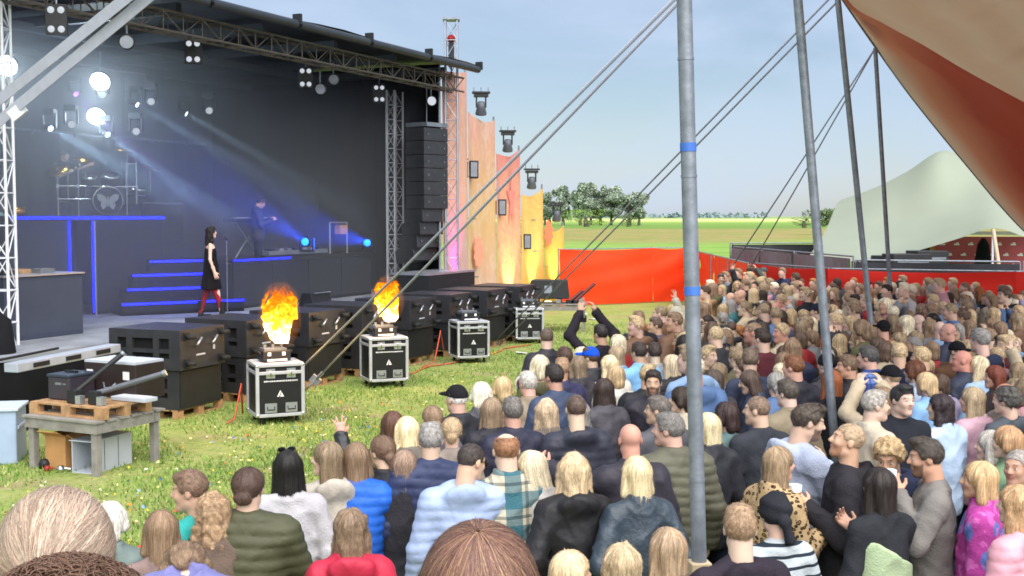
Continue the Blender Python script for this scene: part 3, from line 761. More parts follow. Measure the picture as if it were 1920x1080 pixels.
M['darktruss'] = mat('weathered_truss', '5a554e', .55, .3, .2, 6)
truss(S(-3.5, -.25, 6.36), S(14.0, -.25, 6.36), 'long front roof truss spanning the top of the stage', mt=M['darktruss'], w_=.34)
truss(S(0, .1, 0), S(0, .1, 6.3), 'near stage tower of white lattice truss at the left edge', w_=.3, mt=mat('pale_truss', 'dfe3ea', .5, .1, .06))
tw = truss(S(13.75, -.2, 0), S(13.75, -.2, 7.95), 'tall far stage tower rising above the roof corner', w_=.3)
MB().box((0, 0, 7.98), (.42, .42, .05)).build('top_plate', M['steel'], tw)
MB().box((0, 0, 7.1), (.14, .14, .6)).tube((0, 0, 7.0), (0, 0, 6.6), .02).build('chain_hoist', M['black'], tw)
MB().lathe([(0, .1), (.1, .05), (.1, -.05), (0, -.1)], (0, -.02, 7.5), 'Y', 14).build('hoist_wheel', M['red'], tw)
for i, dv in enumerate((0, .42)):
    p = at(733 + i * 16, 300, 30.2 + i * .5); p.z = ZD
    truss(p, p + Vector((0, 0, 5.15)), ['left of the paired lattice posts at the far end of the stage', 'right of the paired lattice posts at the far end of the stage'][i], w_=.2, r_=.026, step=.36, mt=bpy.data.materials['pale_truss'])
bt = stage_empty('lighting_pipe', 1, 7.0, 5.0, 'thin silver lighting pipe hung across the rear of the stage', 'pipe')
MB().tube((0, 0, 0), (12, 0, 0), .03).build('pipe', M['alu'], bt)
for k in range(9): MB().box((.8 + k * 1.3, 0, -.03), (.05, .08, .1)).build('clamp', M['steel'], bt)
MB().tube((3, 0, .0), (3, 0, 1.5), .006).tube((9, 0, .0), (9, 0, 1.5), .006).build('hanger_wire', M['steel'], bt)

# risers ----------------------------------------------------------------------------
M['riser'] = mat('riser_cloth', '191c26', .8, 0, .15, 2.0, .1, 8)
M['riserblue'] = mat('riser_blue_panel', '25314e', .7, 0, .1, 2.0)
dr = stage_empty('drum_riser', 2.75, 2.97, ZD, 'tall drum riser with blue light strips along its edges', 'riser')
MB().box((2, 1.6, 1.9), (4.0, 3.2, .1)).build('top_board', M['black'], dr)
MB().box((.7, .06, .93), (1.36, .05, 1.84)).build('front_panel', M['riserblue'], dr)
MB().box((3.0, .06, .93), (1.96, .05, 1.84)).build('front_panel', M['riser'], dr)
MB().box((1.68, .5, .93), (.62, .05, 1.84)).build('front_panel', M['blackcloth'], dr)
MB().box((3.97, 1.6, .93), (.05, 3.1, 1.84)).build('side_panel', M['riser'], dr)
MB().box((2, -.015, 1.915), (4.0, .02, .05)).build('light_strip', M['blueled'], dr)
MB().box((1.40, .02, .95), (.035, .03, 1.8)).build('light_strip', M['blueled'], dr)
MB().box((2.00, .02, .95), (.035, .03, 1.8)).build('light_strip', M['blueled'], dr)
MB().tube((2.0, -.03, 0), (2.0, -.03, 1.85), .02).build('corner_post', M['alu'], dr)

kr = stage_empty('keyboard_riser', 7.0, 1.36, ZD, 'black keyboard riser with a thin blue lit edge', 'riser')
MB().box((2.7, 1.0, 1.0), (5.4, 2.0, .08)).build('top_board', M['black'], kr)
for k in range(4): MB().box((.68 + 1.35 * k, .03, .48), (1.33, .05, .94)).build('front_panel', M['riser'], kr)
MB().box((.02, 1.0, .48), (.04, 1.9, .94)).build('side_panel', M['riser'], kr)
MB().box((1.0, -.012, 1.02), (2.0, .02, .035)).build('light_strip', M['blueled'], kr)

sa = S(4.77, 2.3, ZD); sb = S(6.75, 1.02, ZD); wv = (sb - sa); wl_ = wv.length; wv.normalize(); nb = Vector((-wv.y, wv.x, 0))
stp = empty('stage_steps', sa, math.atan2(wv.y, wv.x), 'black stage steps with glowing blue edge strips behind the singer', 'steps')
for k in range(4):
    z = .25 + .262 * k; x0 = .0 + .2 * k + (.25 if k == 3 else 0); x1 = wl_ - (.6 if k in (1, 2) else .0) + .1
    MB().box(((x0 + x1) / 2, .32 * k + .5, z / 2), (x1 - x0, .99 - .1 * k, z)).build('step', M['blackcloth'], stp)
    MB().box(((x0 + x1) / 2, .32 * k - .01 + .05 * k, z - .025), (x1 - x0, .025, .04)).build('light_strip', M['blueled'], stp)

fb = stage_empty('side_counter', .35, .47, ZD, 'grey-blue draped counter at the near front of the stage', 'counter')
MB().box((.8, .4, .5), (1.6, .8, 1.0)).build('drape', mat('counter_drape', '3a4152', .8, 0, .1, 3, .15, 5), fb, .01)
MB().box((.8, .4, 1.012), (1.66, .86, .025)).build('counter_top', M['alu'], fb)
for k, (x, y) in enumerate(((.3, .3), (.75, .5), (1.1, .35))):
    MB().box((x, y, 1.06), (.3, .22, .07)).build('control_box', [M['black'], M['wood'], M['steel']][k], tag(empty('desk_unit', S(.35, .47, ZD), SROT), ['black control box on the side counter', 'small tan box on the side counter', 'grey control box on the side counter'][k], 'box', 'small boxes on the counter'))

# drum kit ------------------------------------------------------------------------
dkp = at(200, 400, 24.7); dk = empty('drum_kit', (dkp.x, dkp.y, ZD + 1.95), SROT - R(38), 'drum kit on a silver rack with butterfly on the bass drum', 'drum kit')
def drum(x, y, z, r_, h, axis, tilt=None):
    m = MB().lathe([(0, -h / 2), (r_, -h / 2), (r_, h / 2), (0, h / 2)], (x, y, z), axis, 24, tilt); d = m.build('drum_shell', M['black'], dk)
    MB().lathe([(r_ + .012, h / 2 - .03), (r_ + .012, h / 2 + .01), (r_ - .01, h / 2 + .01)], (x, y, z), axis, 24, tilt).lathe([(r_ + .012, -h / 2 + .03), (r_ + .012, -h / 2 - .01), (r_ - .01, -h / 2 - .01)], (x, y, z), axis, 24, tilt).build('hoop', M['chrome'], d)
    return d
bd = drum(0, 0, .32, .3, .45, 'Y')
# pale butterfly on the bass drum head
bf = MB()
for sx in (-1, 1):
    pts = [(.015, -.02), (.05, .08), (.14, .14), (.22, .13), (.2, .02), (.13, -.03), (.15, -.1), (.1, -.19), (.04, -.13)]
    vs = [(sx * x, -.238, .32 + z) for x, z in pts]; bf.add(vs, [tuple(range(len(vs)))])
bf.box((0, -.238, .3), (.035, .004, .2)); bf.build('butterfly_print', mat('pale_print', 'a9aeb6', .7), bd)
drum(-.32, .15, .74, .16, .2, 'Z', Matrix.Rotation(.35, 3, 'X')); drum(.1, .15, .76, .18, .22, 'Z', Matrix.Rotation(.35, 3, 'X'))
drum(-.75, .45, .45, .19, .36, 'Z'); drum(.7, .4, .5, .2, .15, 'Z')
rk = MB()
for x in (-.95, -.55, .42, .62): rk.tube((x, .05, 0), (x, .05, 1.0 if x < 0 else 1.15), .022)
rk.tube((-.95, .05, .62), (.62, .05, .62), .022).tube((-.95, .05, .35), (-.3, .05, .35), .022).tube((-.55, .05, 1.0), (-.55, -.3, 1.05), .015).tube((.42, .05, 1.1), (.62, .05, 1.1), .018)
for x in (-.95, -.55, .42, .62): rk.box((x, .05, .62), (.06, .07, .07))
for x in (-.75, -.4): rk.tube((x, .05, .35), (x, .05, .9), .018)
rk.build('rack', M['chrome'], dk)
for (x, y, z, r_, tx, ty) in ((-.95, .1, .95, .24, .5, -.3), (.45, .1, 1.38, .22, .15, .1), (-.45, .2, 1.18, .2, .25, .1), (.95, .3, 1.05, .2, .3, .3)):
    rt_ = Matrix.Rotation(tx, 3, 'X') @ Matrix.Rotation(ty, 3, 'Y')
    MB().lathe([(0, .03), (.04, .028), (r_, 0), (r_, -.004), (.04, .022)], (x, y, z), 'Z', 22, rt_).build('cymbal', M['brass'], dk)
    MB().tube((x, y, z - .5), (x, y, z + .04), .012).build('cymbal_stand', M['chrome'], dk)
bm_ = empty('spare_cymbals', S(3.05, 3.3, ZD + 1.95), 0, 'gold drum and pale cloth lying at the near riser edge', 'drum')
MB().lathe([(0, 0), (.15, 0), (.15, .16), (0, .16)], (.12, 0, 0), n=20).build('gold_drum', M['brass'], bm_)
MB().lathe([(.17, .0), (.14, .06), (.06, .1), (0, .11)], (-.3, 0, 0), n=14).build('folded_cloth', mat('pale_cloth', '9fb8b4', .9), bm_)

# keyboard stand, side screens, wash lights -------------------------------------------
ks = stage_empty('keyboard_stand', 8.15, 1.9, ZD + 1.04, 'dark keyboard on a stand in front of the keyboard player', 'keyboard')
MB().box((0, 0, .82), (1.15, .34, .09)).build('keyboard', M['black'], ks, .01)
MB().box((0, -.1, .868), (1.05, .12, .012)).build('keys', M['white'], ks)
MB().tube((-.4, 0, 0), (.4, 0, .78), .02).tube((.4, 0, 0), (-.4, 0, .78), .02).build('stand', M['steel'], ks)
cs_ = stage_empty('equipment_rack', 6.6, 3.4, ZD + .0, 'tall dark amplifier rack standing behind the singer', 'rack')
MB().box((.6, .3, 1.1), (1.3, .6, 2.2)).build('rack_body', mat('rack_paint', '1b1d24', .6, 0, .2), cs_, .01)
for k in range(5): MB().box((.6, -.012, .35 + k * .4), (1.1, .02, .3)).build('rack_unit', mat('rack_unit', '2a2e38', .5, .1, .2) if k == 0 else bpy.data.materials['rack_unit'], cs_)
MB().tube((-.05, -.02, 2.22), (1.25, -.02, 2.22), .02).build('rail', M['steel'], cs_)

def wash(p, label):
    t = empty('wash_light', p - Vector((0, 0, .24)), R(-12), label, 'stage light', 'blue wash lights on the keyboard riser')
    MB().box((0, .02, .03), (.26, .24, .06)).build('base', M['black'], t)
    [MB().box((x, .02, .18), (.03, .1, .26)).build('yoke_arm', M['black'], t) for x in (-.15, .15)]
    MB().lathe([(0, .12), (.09, .1), (.12, 0), (.12, -.1), (.1, -.1), (0.1, -.08)], (0, 0, .24), 'Y', 20).build('head', M['black'], t)
    MB().lathe([(0, 0), (.085, 0), (.085, -.012), (0, -.012)], (0, -.09, .24), 'Y', 20).build('lens', M['lampblue'], t)
    return t
wash(at(575, 453, 26.2), 'blue glowing wash light at the middle of the keyboard riser')
wash(at(691, 455, 28.8), 'blue glowing wash light at the far end of the keyboard riser')
fr = stage_empty('pipe_frame', 11.15, 1.75, ZD + 1.04, 'pale pipe frame with a box hanging in it beside the far wash light', 'frame')
MB().tube((0, 0, 0), (0, 0, .75), .02).tube((0, 0, .75), (.75, 0, .75), .02).tube((.75, 0, .75), (.75, 0, 0), .02).build('pipe', M['alu'], fr)
MB().box((.5, 0, .58), (.34, .15, .22)).build('hung_box', M['card'], fr)
lb = stage_empty('effects_board', 8.8, 1.75, ZD + 1.04, 'long low silver effects board on the keyboard riser edge', 'board')
MB().box((1.0, .1, .08), (2.3, .35, .1)).build('board', M['steel'], lb, .01)
for k in range(7): MB().box((.05 + .3 * k, .05, .15), (.16, .2, .05)).build('pedal', [M['black'], M['alu'], M['steel']][k % 3], lb)
ms = stage_empty('microphone_stand', 5.62, .42, ZD, 'slim microphone stand beside the singer', 'microphone stand')
MB().lathe([(0, 0), (.14, 0), (.14, .02), (.02, .035)], n=18).build('foot', M['black'], ms)
MB().tube((0, 0, .02), (0, 0, 1.5), .008).build('pole', M['steel'], ms)
MB().tube((0, 0, 1.5), (-.16, -.1, 1.55), .018, .026).build('microphone', M['black'], ms)
mo = stage_empty('stage_monitor', 8.0, -.2, ZD, 'low dark floor monitor on the stage front behind the first flame', 'monitor')
MB().add([(-.35, 0, 0), (.35, 0, 0), (.35, .45, 0), (-.35, .45, 0), (-.35, .08, .34), (.35, .08, .34), (.35, .3, .34), (-.35, .3, .34)], [(3, 2, 1, 0), (4, 5, 6, 7), (0, 1, 5, 4), (1, 2, 6, 5), (2, 3, 7, 6), (3, 0, 4, 7)]).build('cabinet', M['black'], mo, .01)
MB().tube((-.3, .03, .34), (.3, .03, .34), .012).build('handle', M['steel'], mo)

# lights in the roof -------------------------------------------------------------------
def blinder(p, label):
    t = empty('blinder_light', p, SROT - R(58), label, 'stage light', 'four-lamp blinders under the roof truss'); t.scale = (.72, .72, .72)
    MB().box((0, .05, 0), (.42, .1, .62)).build('case', M['black'], t)
    MB().tube((0, .05, .31), (0, .05, .55), .02).build('clamp', M['steel'], t)
    for x in (-.1, .1):
        for z in (-.2, -.03 + .22):
            MB().lathe([(0, -.02), (.05, -.015), (.07, 0), (.07, .02)], (x, -.01, z), 'Y', 14).build('lamp', M['lampdim'], t)
for px, py, d, lab in ((105, 36, 17.5, 'four-lamp blinder nearest the top left corner'), (362, 96, 21.5, 'four-lamp blinder over the singer'), (573, 145, 25.5, 'four-lamp blinder over the keyboards'), (711, 175, 28.6, 'four-lamp blinder beside the far lattice posts')):
    blinder(at(px, py, d), lab)
def spot_light(p, target, col, power, size, blend=.6, rad=.06):
    ld = bpy.data.lights.new('spot', 'SPOT'); ld.energy = power; ld.color = lin(col)[:3]; ld.spot_size = R(size); ld.spot_blend = blend; ld.shadow_soft_size = rad
    o = bpy.data.objects.new('spot', ld); COL.objects.link(o); return o
def moving_head(p, target, col, power, size, lens, label, lens_r=.09, group='moving beam lights over the stage', rad=.05):
    p = Vector(p); d = (Vector(target) - p).normalized(); t = empty('moving_light', p, 0, label, 'stage light', group)
    rot = d.to_track_quat('-Z', 'Y').to_matrix()
    MB().lathe([(0, .22), (lens_r * .7, .2), (lens_r * 1.15, .05), (lens_r * 1.2, -.04), (lens_r, -.04)], rot=rot, n=18).build('head', M['black'], t)
    MB().lathe([(0, -.03), (lens_r, -.035)], rot=rot, n=18).build('lens', lens, t)
    MB().box((0, 0, .32), (.24, .2, .12)).build('yoke_base', M['black'], t); [MB().box((x, 0, .15), (.03, .08, .3)).build('yoke_arm', M['black'], t) for x in (-.13, .13)]
    if power:
        o = spot_light(p, target, col, power, size, rad=rad); o.parent = t; o.location = d * .06; o.rotation_euler = d.to_track_quat('-Z', 'Y').to_euler()
    return t
def ellipse_lamp(px, py, d, label):
    p = at(px, py, d); t = empty('flood_light', p, SROT - R(60), label, 'stage light', 'bright white floodlights over the drums')
    rot = Matrix.Rotation(R(28), 3, 'X')
    MB().lathe([(0, .16), (.12, .14), (.21, .02), (.215, -.03), (.19, -.03)], axis='Y', n=22, rot=rot).build('reflector', M['black'], t)
    MB().lathe([(0, -.03), (.19, -.02)], axis='Y', n=22, rot=rot).build('lamp_face', M['lampwhite'], t)
    MB().tube((0, 0, .2), (0, .05, .6), .02).build('clamp', M['steel'], t)
    ld = bpy.data.lights.new('flood', 'POINT'); ld.energy = 45; ld.color = (.7, .9, 1); ld.shadow_soft_size = .15
    o = bpy.data.objects.new('flood', ld); COL.objects.link(o); o.parent = t; o.location = rot @ Vector((0, -.3, 0))
ellipse_lamp(12, 122, 21, 'blazing white floodlight cut by the left edge of the frame')
ellipse_lamp(188, 152, 24, 'upper blazing white floodlight over the drum kit')
ellipse_lamp(181, 218, 25, 'lower blazing white floodlight over the drum kit')
for (px, py, d, tx, ty, td, col, pw, lens, lab) in [
        (93, 240, 24, 420, 420, 21, 'b0dcff', 1500, 'lampcyan', 'small cyan beam light left of the drum cymbals'),
        (200, 251, 25, 520, 480, 22, 'b0dcff', 1500, 'lampcyan', 'small cyan beam light right above the drum rack'),
        (255, 195, 26, 640, 420, 25, 'bfe0ff', 1200, 'lampcyan', 'small white beam light right of the upper floodlight'),
        (347, 212, 27, 740, 440, 27, 'bfe0ff', 1100, 'lampcyan', 'small white beam light at the near end of the rear pipe'),
        (141, 175, 26, 300, 330, 24, '9a4dff', 1500, 'lamppurple', 'small purple beam light beside the pale straps')]:
    moving_head(at(px, py, d), at(tx, ty, td), col, pw, 9, M[lens], lab, .055)
for (px, py, d, lab) in [(283, 190, 25, 'dull white lamp face right of the beam light over the steps'), (392, 207, 26, 'dull white lamp face at the near end of the rear pipe'), (134, 233, 24, 'dull white lamp face above the near cymbals'), (255, 246, 25, 'dull white lamp face right of the drum overheads'), (192, 177, 25, 'faint lamp face between the two floodlights')]:
    moving_head(at(px, py, d), at(px + 40, py + 60, d - 4), 'ffffff', 0, 9, M['lampdim'], lab, .075)
for (px, py, tx, ty, td) in ((575, 453, 450, 380, 24), (691, 455, 520, 410, 25)):
    d = 26.2 if px < 600 else 28.6
    o = spot_light(None, None, '1a4dff', 520, 26, .6); o.name = 'wash_beam'
    p = at(px, py, d - .35); o.location = p; dd = (at(tx, ty, td) - p).normalized(); o.rotation_euler = dd.to_track_quat('-Z', 'Y').to_euler()
    par = [x for x in COL.objects if x.name.startswith('wash_light')][0 if px < 600 else 1]
    o.parent = par; o.matrix_parent_inverse = par.matrix_basis.inverted()

# small dark fixtures hanging on the truss
for (px, py, d, lab) in ((600, 168, 26, 'dark profile lamp hung between two blinders'), (625, 150, 26.5, 'dark scoop lamp hung under the truss over the keyboards'), (808, 190, 29.5, 'white-faced lamp hung beside the far tower'), (238, 80, 19.5, 'dark fixture hung behind the pale straps')):
    t = empty('hung_lamp', at(px, py, d), SROT - R(50), lab, 'stage light', 'lamps hung on the front truss')
    MB().lathe([(0, .2), (.1, .18), (.13, -.12), (.11, -.12), (.11, -.1)], axis='Y', n=16).build('housing', M['black'], t)
    MB().lathe([(0, -.1), (.11, -.1)], axis='Y', n=16).build('lens', M['lampdim'] if px == 808 else M['steel'], t)
    MB().tube((0, 0, .1), (0, 0, .4), .02).build('clamp', M['steel'], t)

# line array --------------------------------------------------------------------------
la = empty('line_array', at(795, 370, 29.6), SROT - R(12), 'hanging column of dark line array loudspeakers beside the far tower', 'loudspeaker')
zz = at(795, 240, 29.6).z - at(795, 370, 29.6).z
for k in range(10):
    c = max(0, k - 5) * .02
    z = zz - .18 - k * .335
    MB().box((0, -.1 + c * k * .5, z), (.9, .62, .325), Matrix.Rotation(-c * 2, 3, 'X')).build('cabinet', M['subpaint'], la, .012)
    for sx in (-.3, .3): MB().box((sx, -.1 + c * k * .5, z), (.02, .66, .05), Matrix.Rotation(-c * 2, 3, 'X')).build('rigging_bar', M['steel'], la)
MB().box((0, -.1, zz + .06), (.8, .7, .1)).tube((0, -.1, zz), (0, -.1, zz + 1.1), .012).build('flying_frame', M['steel'], la)
pf = empty('side_fill_platform', at(815, 512, 29.0), SROT, 'low black platform with pale rim under the line array', 'platform')
MB().box((0, 0, -.35), (2.4, 1.0, .7)).build('body', M['black'], pf)
MB().box((0, 0, .025), (2.44, 1.04, .05)).build('rim', M['alu'], pf)

# scenic banners -----------------------------------------------------------------------
def banner_mat(name, base, mid, low, blob, blobz, seed, glow=None):
    m, t, b = new_mat(name); n = t.nodes; l = t.links.new
    c = n.new('ShaderNodeTexCoord'); sp = n.new('ShaderNodeSeparateXYZ'); l(c.outputs['Generated'], sp.inputs[0])
    z = n.new('ShaderNodeTexNoise'); z.inputs['Scale'].default_value = 2.2; z.inputs['Detail'].default_value = 3; z.inputs['Distortion'].default_value = 1.4
    mp_ = n.new('ShaderNodeMapping'); mp_.inputs['Scale'].default_value = (1.1, 1, 3.0); mp_.inputs['Location'].default_value = (seed, seed * .7, seed * 1.3)
    l(c.outputs['Generated'], mp_.inputs[0]); l(mp_.outputs[0], z.inputs['Vector'])
    r_ = n.new('ShaderNodeValToRGB'); e = r_.color_ramp.elements
    e[0].position = .05; e[0].color = lin(low); e[1].position = .95; e[1].color = lin(base); x = e.new(.5); x.color = lin(mid)
    ad = n.new('ShaderNodeMath'); ad.operation = 'MULTIPLY_ADD'; ad.inputs[1].default_value = .35; l(z.outputs['Fac'], ad.inputs[0]); 
    s2 = n.new('ShaderNodeMath'); s2.operation = 'SUBTRACT'; l(sp.outputs['Z'], s2.inputs[0]); s2.inputs[1].default_value = .17; l(s2.outputs[0], ad.inputs[2])
    l(ad.outputs[0], r_.inputs['Fac'])
    # painted motif
    v2 = n.new('ShaderNodeTexNoise'); v2.inputs['Scale'].default_value = 3.0; v2.inputs['Detail'].default_value = 2; l(mp_.outputs[0], v2.inputs['Vector']); v2.inputs['Distortion'].default_value = 2.5
    rr = n.new('ShaderNodeMapRange'); rr.inputs['From Min'].default_value = .45; rr.inputs['From Max'].default_value = .75; rr.inputs['To Max'].default_value = .6; l(v2.outputs['Fac'], rr.inputs['Value'])
    mm = n.new('ShaderNodeMix'); mm.data_type = 'RGBA'; l(rr.outputs[0], mm.inputs['Factor']); l(r_.outputs['Color'], mm.inputs['A']); mm.inputs['B'].default_value = lin(blob)
    l(mm.outputs['Result'], b.inputs['Base Color']); b.inputs['Roughness'].default_value = .75; b.inputs['Specular IOR Level'].default_value = .2
    tr = n.new('ShaderNodeBsdfTranslucent'); l(mm.outputs['Result'], tr.inputs['Color']); ms_ = n.new('ShaderNodeMixShader'); ms_.inputs['Fac'].default_value = .4
    o_ = [k for k in n if k.type == 'OUTPUT_MATERIAL'][0]; l(b.outputs[0], ms_.inputs[1]); l(tr.outputs[0], ms_.inputs[2]); l(ms_.outputs[0], o_.inputs['Surface'])
    return m
banners = [
    ((828, 29.6), (876, 32.6), 131, 134, ('f6b4a2', 'fcd0a6', 'f4bcd4', 'fde4d4'), 'tallest salmon banner panel beside the far stage tower'),
    ((877, 32.8), (929, 35.4), 209, 226, ('f6b8a2', 'fdcf90', 'fac8b4', 'feeede'), 'tall peach and orange banner panel second from the stage'),
    ((930, 35.6), (976, 38.0), 288, 280, ('f29a90', 'fcc8a0', 'fdd092', 'f08c84'), 'pink banner panel with a red star motif, third from the stage'),
    ((977, 38.1), (1019, 40.2), 365, 352, ('fcc674', 'fdd47c', 'fcc050', 'fee4a0'), 'golden banner panel fourth from the stage'),
    ((1020, 40.3), (1058, 42.4), 430, 422, ('fcc468', 'fdcc60', 'fabc44', 'fee08c'), 'lowest yellow banner panel next to the red fence')]
for i, ((xa, da), (xb, db), ta, tb, cols, lab) in enumerate(banners):
    A = at(xa, ta, da); B = at(xb, tb, db); base = Vector((A.x, A.y, 0)); D = Vector((B.x - A.x, B.y - A.y, 0)); nn = Vector((D.y, -D.x, 0)).normalized()
    t = empty('scenic_banner', base, 0, lab, 'banner', 'descending scenic banner panels')
    q = random.Random(40 + i); ph = q.uniform(0, 6); rows = []
    for j in range(25):
        v = j / 24; row = []
        for k in range(17):
            u = k / 16; top = A.z + (B.z - A.z) * u - (.16 * math.sin(math.pi * u) ** 1.5 if i else 0.05 * math.sin(math.pi * u))
            z = .04 + (top - .04) * v
            row.append(D * u + nn * (.05 * math.sin(3 * v + 4 * u + ph) * math.sin(math.pi * u) + .02 * math.sin(14 * u + 3 * v)) + Vector((0, 0, z)))
        rows.append(row)
    MB().grid(rows).build('printed_cloth', banner_mat('banner_print', *cols[:3], cols[3], .5, i * 3.7), t)
    for P_, zt in ((Vector((0, 0, 0)) - nn * .06, A.z + .12), (D - nn * .06, B.z + .12)):
        MB().tube(P_, P_ + Vector((0, 0, zt)), .03).build('scaffold_post', M['galv'], t)
    f = MB()
    for zf in (.22, .5, .78): f.tube(-nn * .06 + Vector((0, 0, A.z * zf)), D - nn * .06 + Vector((0, 0, A.z * zf)), .02)
    f.build('scaffold_rail', M['galv'], t)
    if i == 2:
        m_ = MB(); c0 = D * .5 + nn * .1 + Vector((0, 0, A.z * .72)); dx = D.normalized()
        pts = []
        for k in range(10):
            a = math.pi / 2 + k * math.pi / 5; r2 = .62 if k % 2 == 0 else .22; pts.append(c0 + dx * math.cos(a) * r2 * .8 + Vector((0, 0, math.sin(a) * r2 * 1.6)))
        m_.add(pts, [tuple(range(10))]); m_.build('star_motif', mat('star_print', 'ea857e', .7), t)
    if i in (1, 4):
        m_ = MB(); dx = D.normalized(); c0 = D * (.25 if i == 1 else .1) + nn * .1 + Vector((0, 0, (A.z * .34 if i == 1 else A.z * .95)))
        pts = [c0 + dx * math.cos(k * math.pi / 10) * (.5 if k % 2 else .38) + Vector((0, 0, math.sin(k * math.pi / 10) * (.5 if k % 2 else .38))) for k in range(20)]
        m_.add(pts, [tuple(range(20))]); m_.build('sun_motif', mat('sun_print', 'f6a384' if i == 1 else 'f3845c', .7), t)
    # white uplight glare on the cloth comes from a floor lamp at its foot
    if i in (0, 2, 3, 4):
        lp = D * .5 + nn * .55; ul = empty('floor_uplight', base + lp, 0, ['magenta floor uplight at the foot of the tallest banner', '', 'small floor uplight at the foot of the pink banner', 'small floor uplight at the foot of the golden banner', 'small floor uplight at the foot of the lowest yellow banner'][i], 'stage light', 'uplights at the banner feet')
        zl = .9 if i == 0 else .12
        MB().box((0, 0, zl), (.25, .2, .18)).build('housing', M['black'], ul)
        MB().box((0, 0, zl + .095), (.2, .16, .01)).build('lens', emit('uplight_%d' % i, 'ff30d0' if i == 0 else 'fff0b0', 6), ul)
        sp_ = spot_light(None, None, 'ff20d8' if i == 0 else 'ffe69a', 320 if i == 0 else 260, 70, .9); sp_.parent = ul; sp_.location = (0, 0, zl + .14); dd = (-nn * .5 + Vector((0, 0, 1.4))); sp_.rotation_euler = dd.to_track_quat('-Z', 'Y').to_euler()
# banner-top lamps and lamp boxes at the banner edges
for i, (px, py, d, lab) in enumerate(((902, 200, 33.6, 'dark moving lamp on its pipe above the second banner'), (952, 270, 36.4, 'dark moving lamp on its pipe above the pink banner'), (997, 340, 38.8, 'dark moving lamp on its pipe above the golden banner'), (1044, 402, 41, 'dark moving lamp above the lowest yellow banner'))):
    t = empty('top_lamp', at(px, py, d), SROT - R(60), lab, 'stage light', 'moving lamps above the banners'); t.scale = (.82, .82, .82)
    MB().box((0, 0, .48), (.62, .34, .06)).box((0, 0, .38), (.5, .28, .1)).build('pipe_plate', M['black'], t)
    for x in (-.25, 0, .25): MB().tube((x, 0, .5), (x, 0, .66), .018).build('hook', M['steel'], t)
    [MB().box((x, 0, .15), (.05, .14, .36)).build('yoke_arm', M['black'], t) for x in (-.16, .16)]
    MB().lathe([(0, .2), (.12, .18), (.15, 0), (.2, -.22), (.19, -.26), (0, -.24)], (0, 0, -.02), 'Z', 18, Matrix.Rotation(.35, 3, 'X')).build('head', mat('lamp_grey', '565b63', .5, .1), t)
for i, (px, py, d, lab) in enumerate(((888, 318, 33.0, 'black lamp box on the edge of the second banner'), (941, 389, 35.9, 'black lamp box on the edge of the pink banner'), (988, 453, 38.4, 'black lamp box on the edge of the golden banner'))):
    t = empty('lamp_box', at(px, py, d), SROT - R(55), lab, 'stage light', 'lamp boxes on the banner edges')
    MB().box((0, 0, 0), (.26, .2, .5)).build('housing', M['black'], t, .03)
    MB().box((.0, -.104, 0), (.18, .01, .4)).build('lens', M['steel'], t)
    MB().tube((-.18, 0, -.2), (-.18, 0, .2), .02).tube((-.18, 0, .2), (0, 0, .2), .015).tube((-.18, 0, -.2), (0, 0, -.2), .015).build('bracket', M['galv'], t)

# smoke hanging in the stage
vm = bpy.data.materials.new('stage_smoke'); vm.use_nodes = True; t = vm.node_tree; t.nodes.clear()
o_ = t.nodes.new('ShaderNodeOutputMaterial'); pv = t.nodes.new('ShaderNodeVolumePrincipled'); pv.inputs['Color'].default_value = (.9, .94, 1, 1); pv.inputs['Density'].default_value = .10; pv.inputs['Anisotropy'].default_value = .25
t.links.new(pv.outputs[0], o_.inputs['Volume'])
sm = MB().box((6.0, 3.6, 3.75), (14.4, 6.8, 5.1)).build('stage_smoke', vm); sm.location = O; sm.rotation_euler = (0, 0, SROT)
tag(sm, 'thin bluish smoke hanging under the stage roof', 'smoke', kind='stuff')
# ================================================================== GEAR IN FRONT OF THE STAGE
def plate_with_holes(mb, ycuts, zcuts, holes, x, th):
    for j in range(len(ycuts) - 1):
        for k in range(len(zcuts) - 1):
            if (j, k) in holes: continue
            mb.box2((x, ycuts[j], zcuts[k]), (x + th, ycuts[j + 1], zcuts[k + 1]))
SW, SDP, SH = 1.12, 1.30, .60
def make_sub(casters):
    t = empty('subwoofer', (0, 0, 0))
    c = MB().box2((.09, 0, .0), (SW, SDP, SH))
    plate_with_holes(c, [0, .2, .38, .49, .87, .98, 1.14, SDP], [0, .17, .25, .31, .47, SH], {(1, 1), (1, 3), (3, 1), (3, 3), (5, 1), (5, 3)}, 0, .088)
    c.build('cabinet', M['subpaint'], t, .0)
    for (y0, y1) in ((.2, .38), (.49, .87), (.98, 1.14)):
        for (z0, z1) in ((.17, .25), (.31, .47)):
            MB().box2((.07, y0, z0), (.086, y1, z1)).build('port', M['hole'], t)
    for x in (.14, SW - .12) if casters else ():
        for z in (.1, SH - .1):
            w_ = MB().box((x, -.015, z), (.12, .03, .12)).build('caster_plate', M['black'], t)
            MB().lathe([(0, -.032), (.07, -.032), (.08, -.016), (.08, .016), (.07, .032), (0, .032)], (x, -.1, z), 'Z', 16).build('wheel', M['rubber'], w_)
    for x in (.36, .76) if casters else ():
        MB().path([(x, -.005, .33), (x - .02, -.07, .37), (x + .08, -.07, .46), (x + .13, -.005, .40)], .017, 6).build('handle', M['alu'], t)
    if casters:
        MB().box((.5, -.004, .2), (.22, .006, .025)).build('maker_plate', M['foam'], t)
        MB().box((.84, -.004, .28), (.05, .006, .07)).build('warning_mark', M['foam'], t)
    else:
        MB().box((SW / 2, -.008, SH / 2), (SW - .06, .016, SH - .06)).build('grille', M['black'], t)
    return t
subs0 = {True: make_sub(True), False: make_sub(False)}; first = {True: True, False: True}
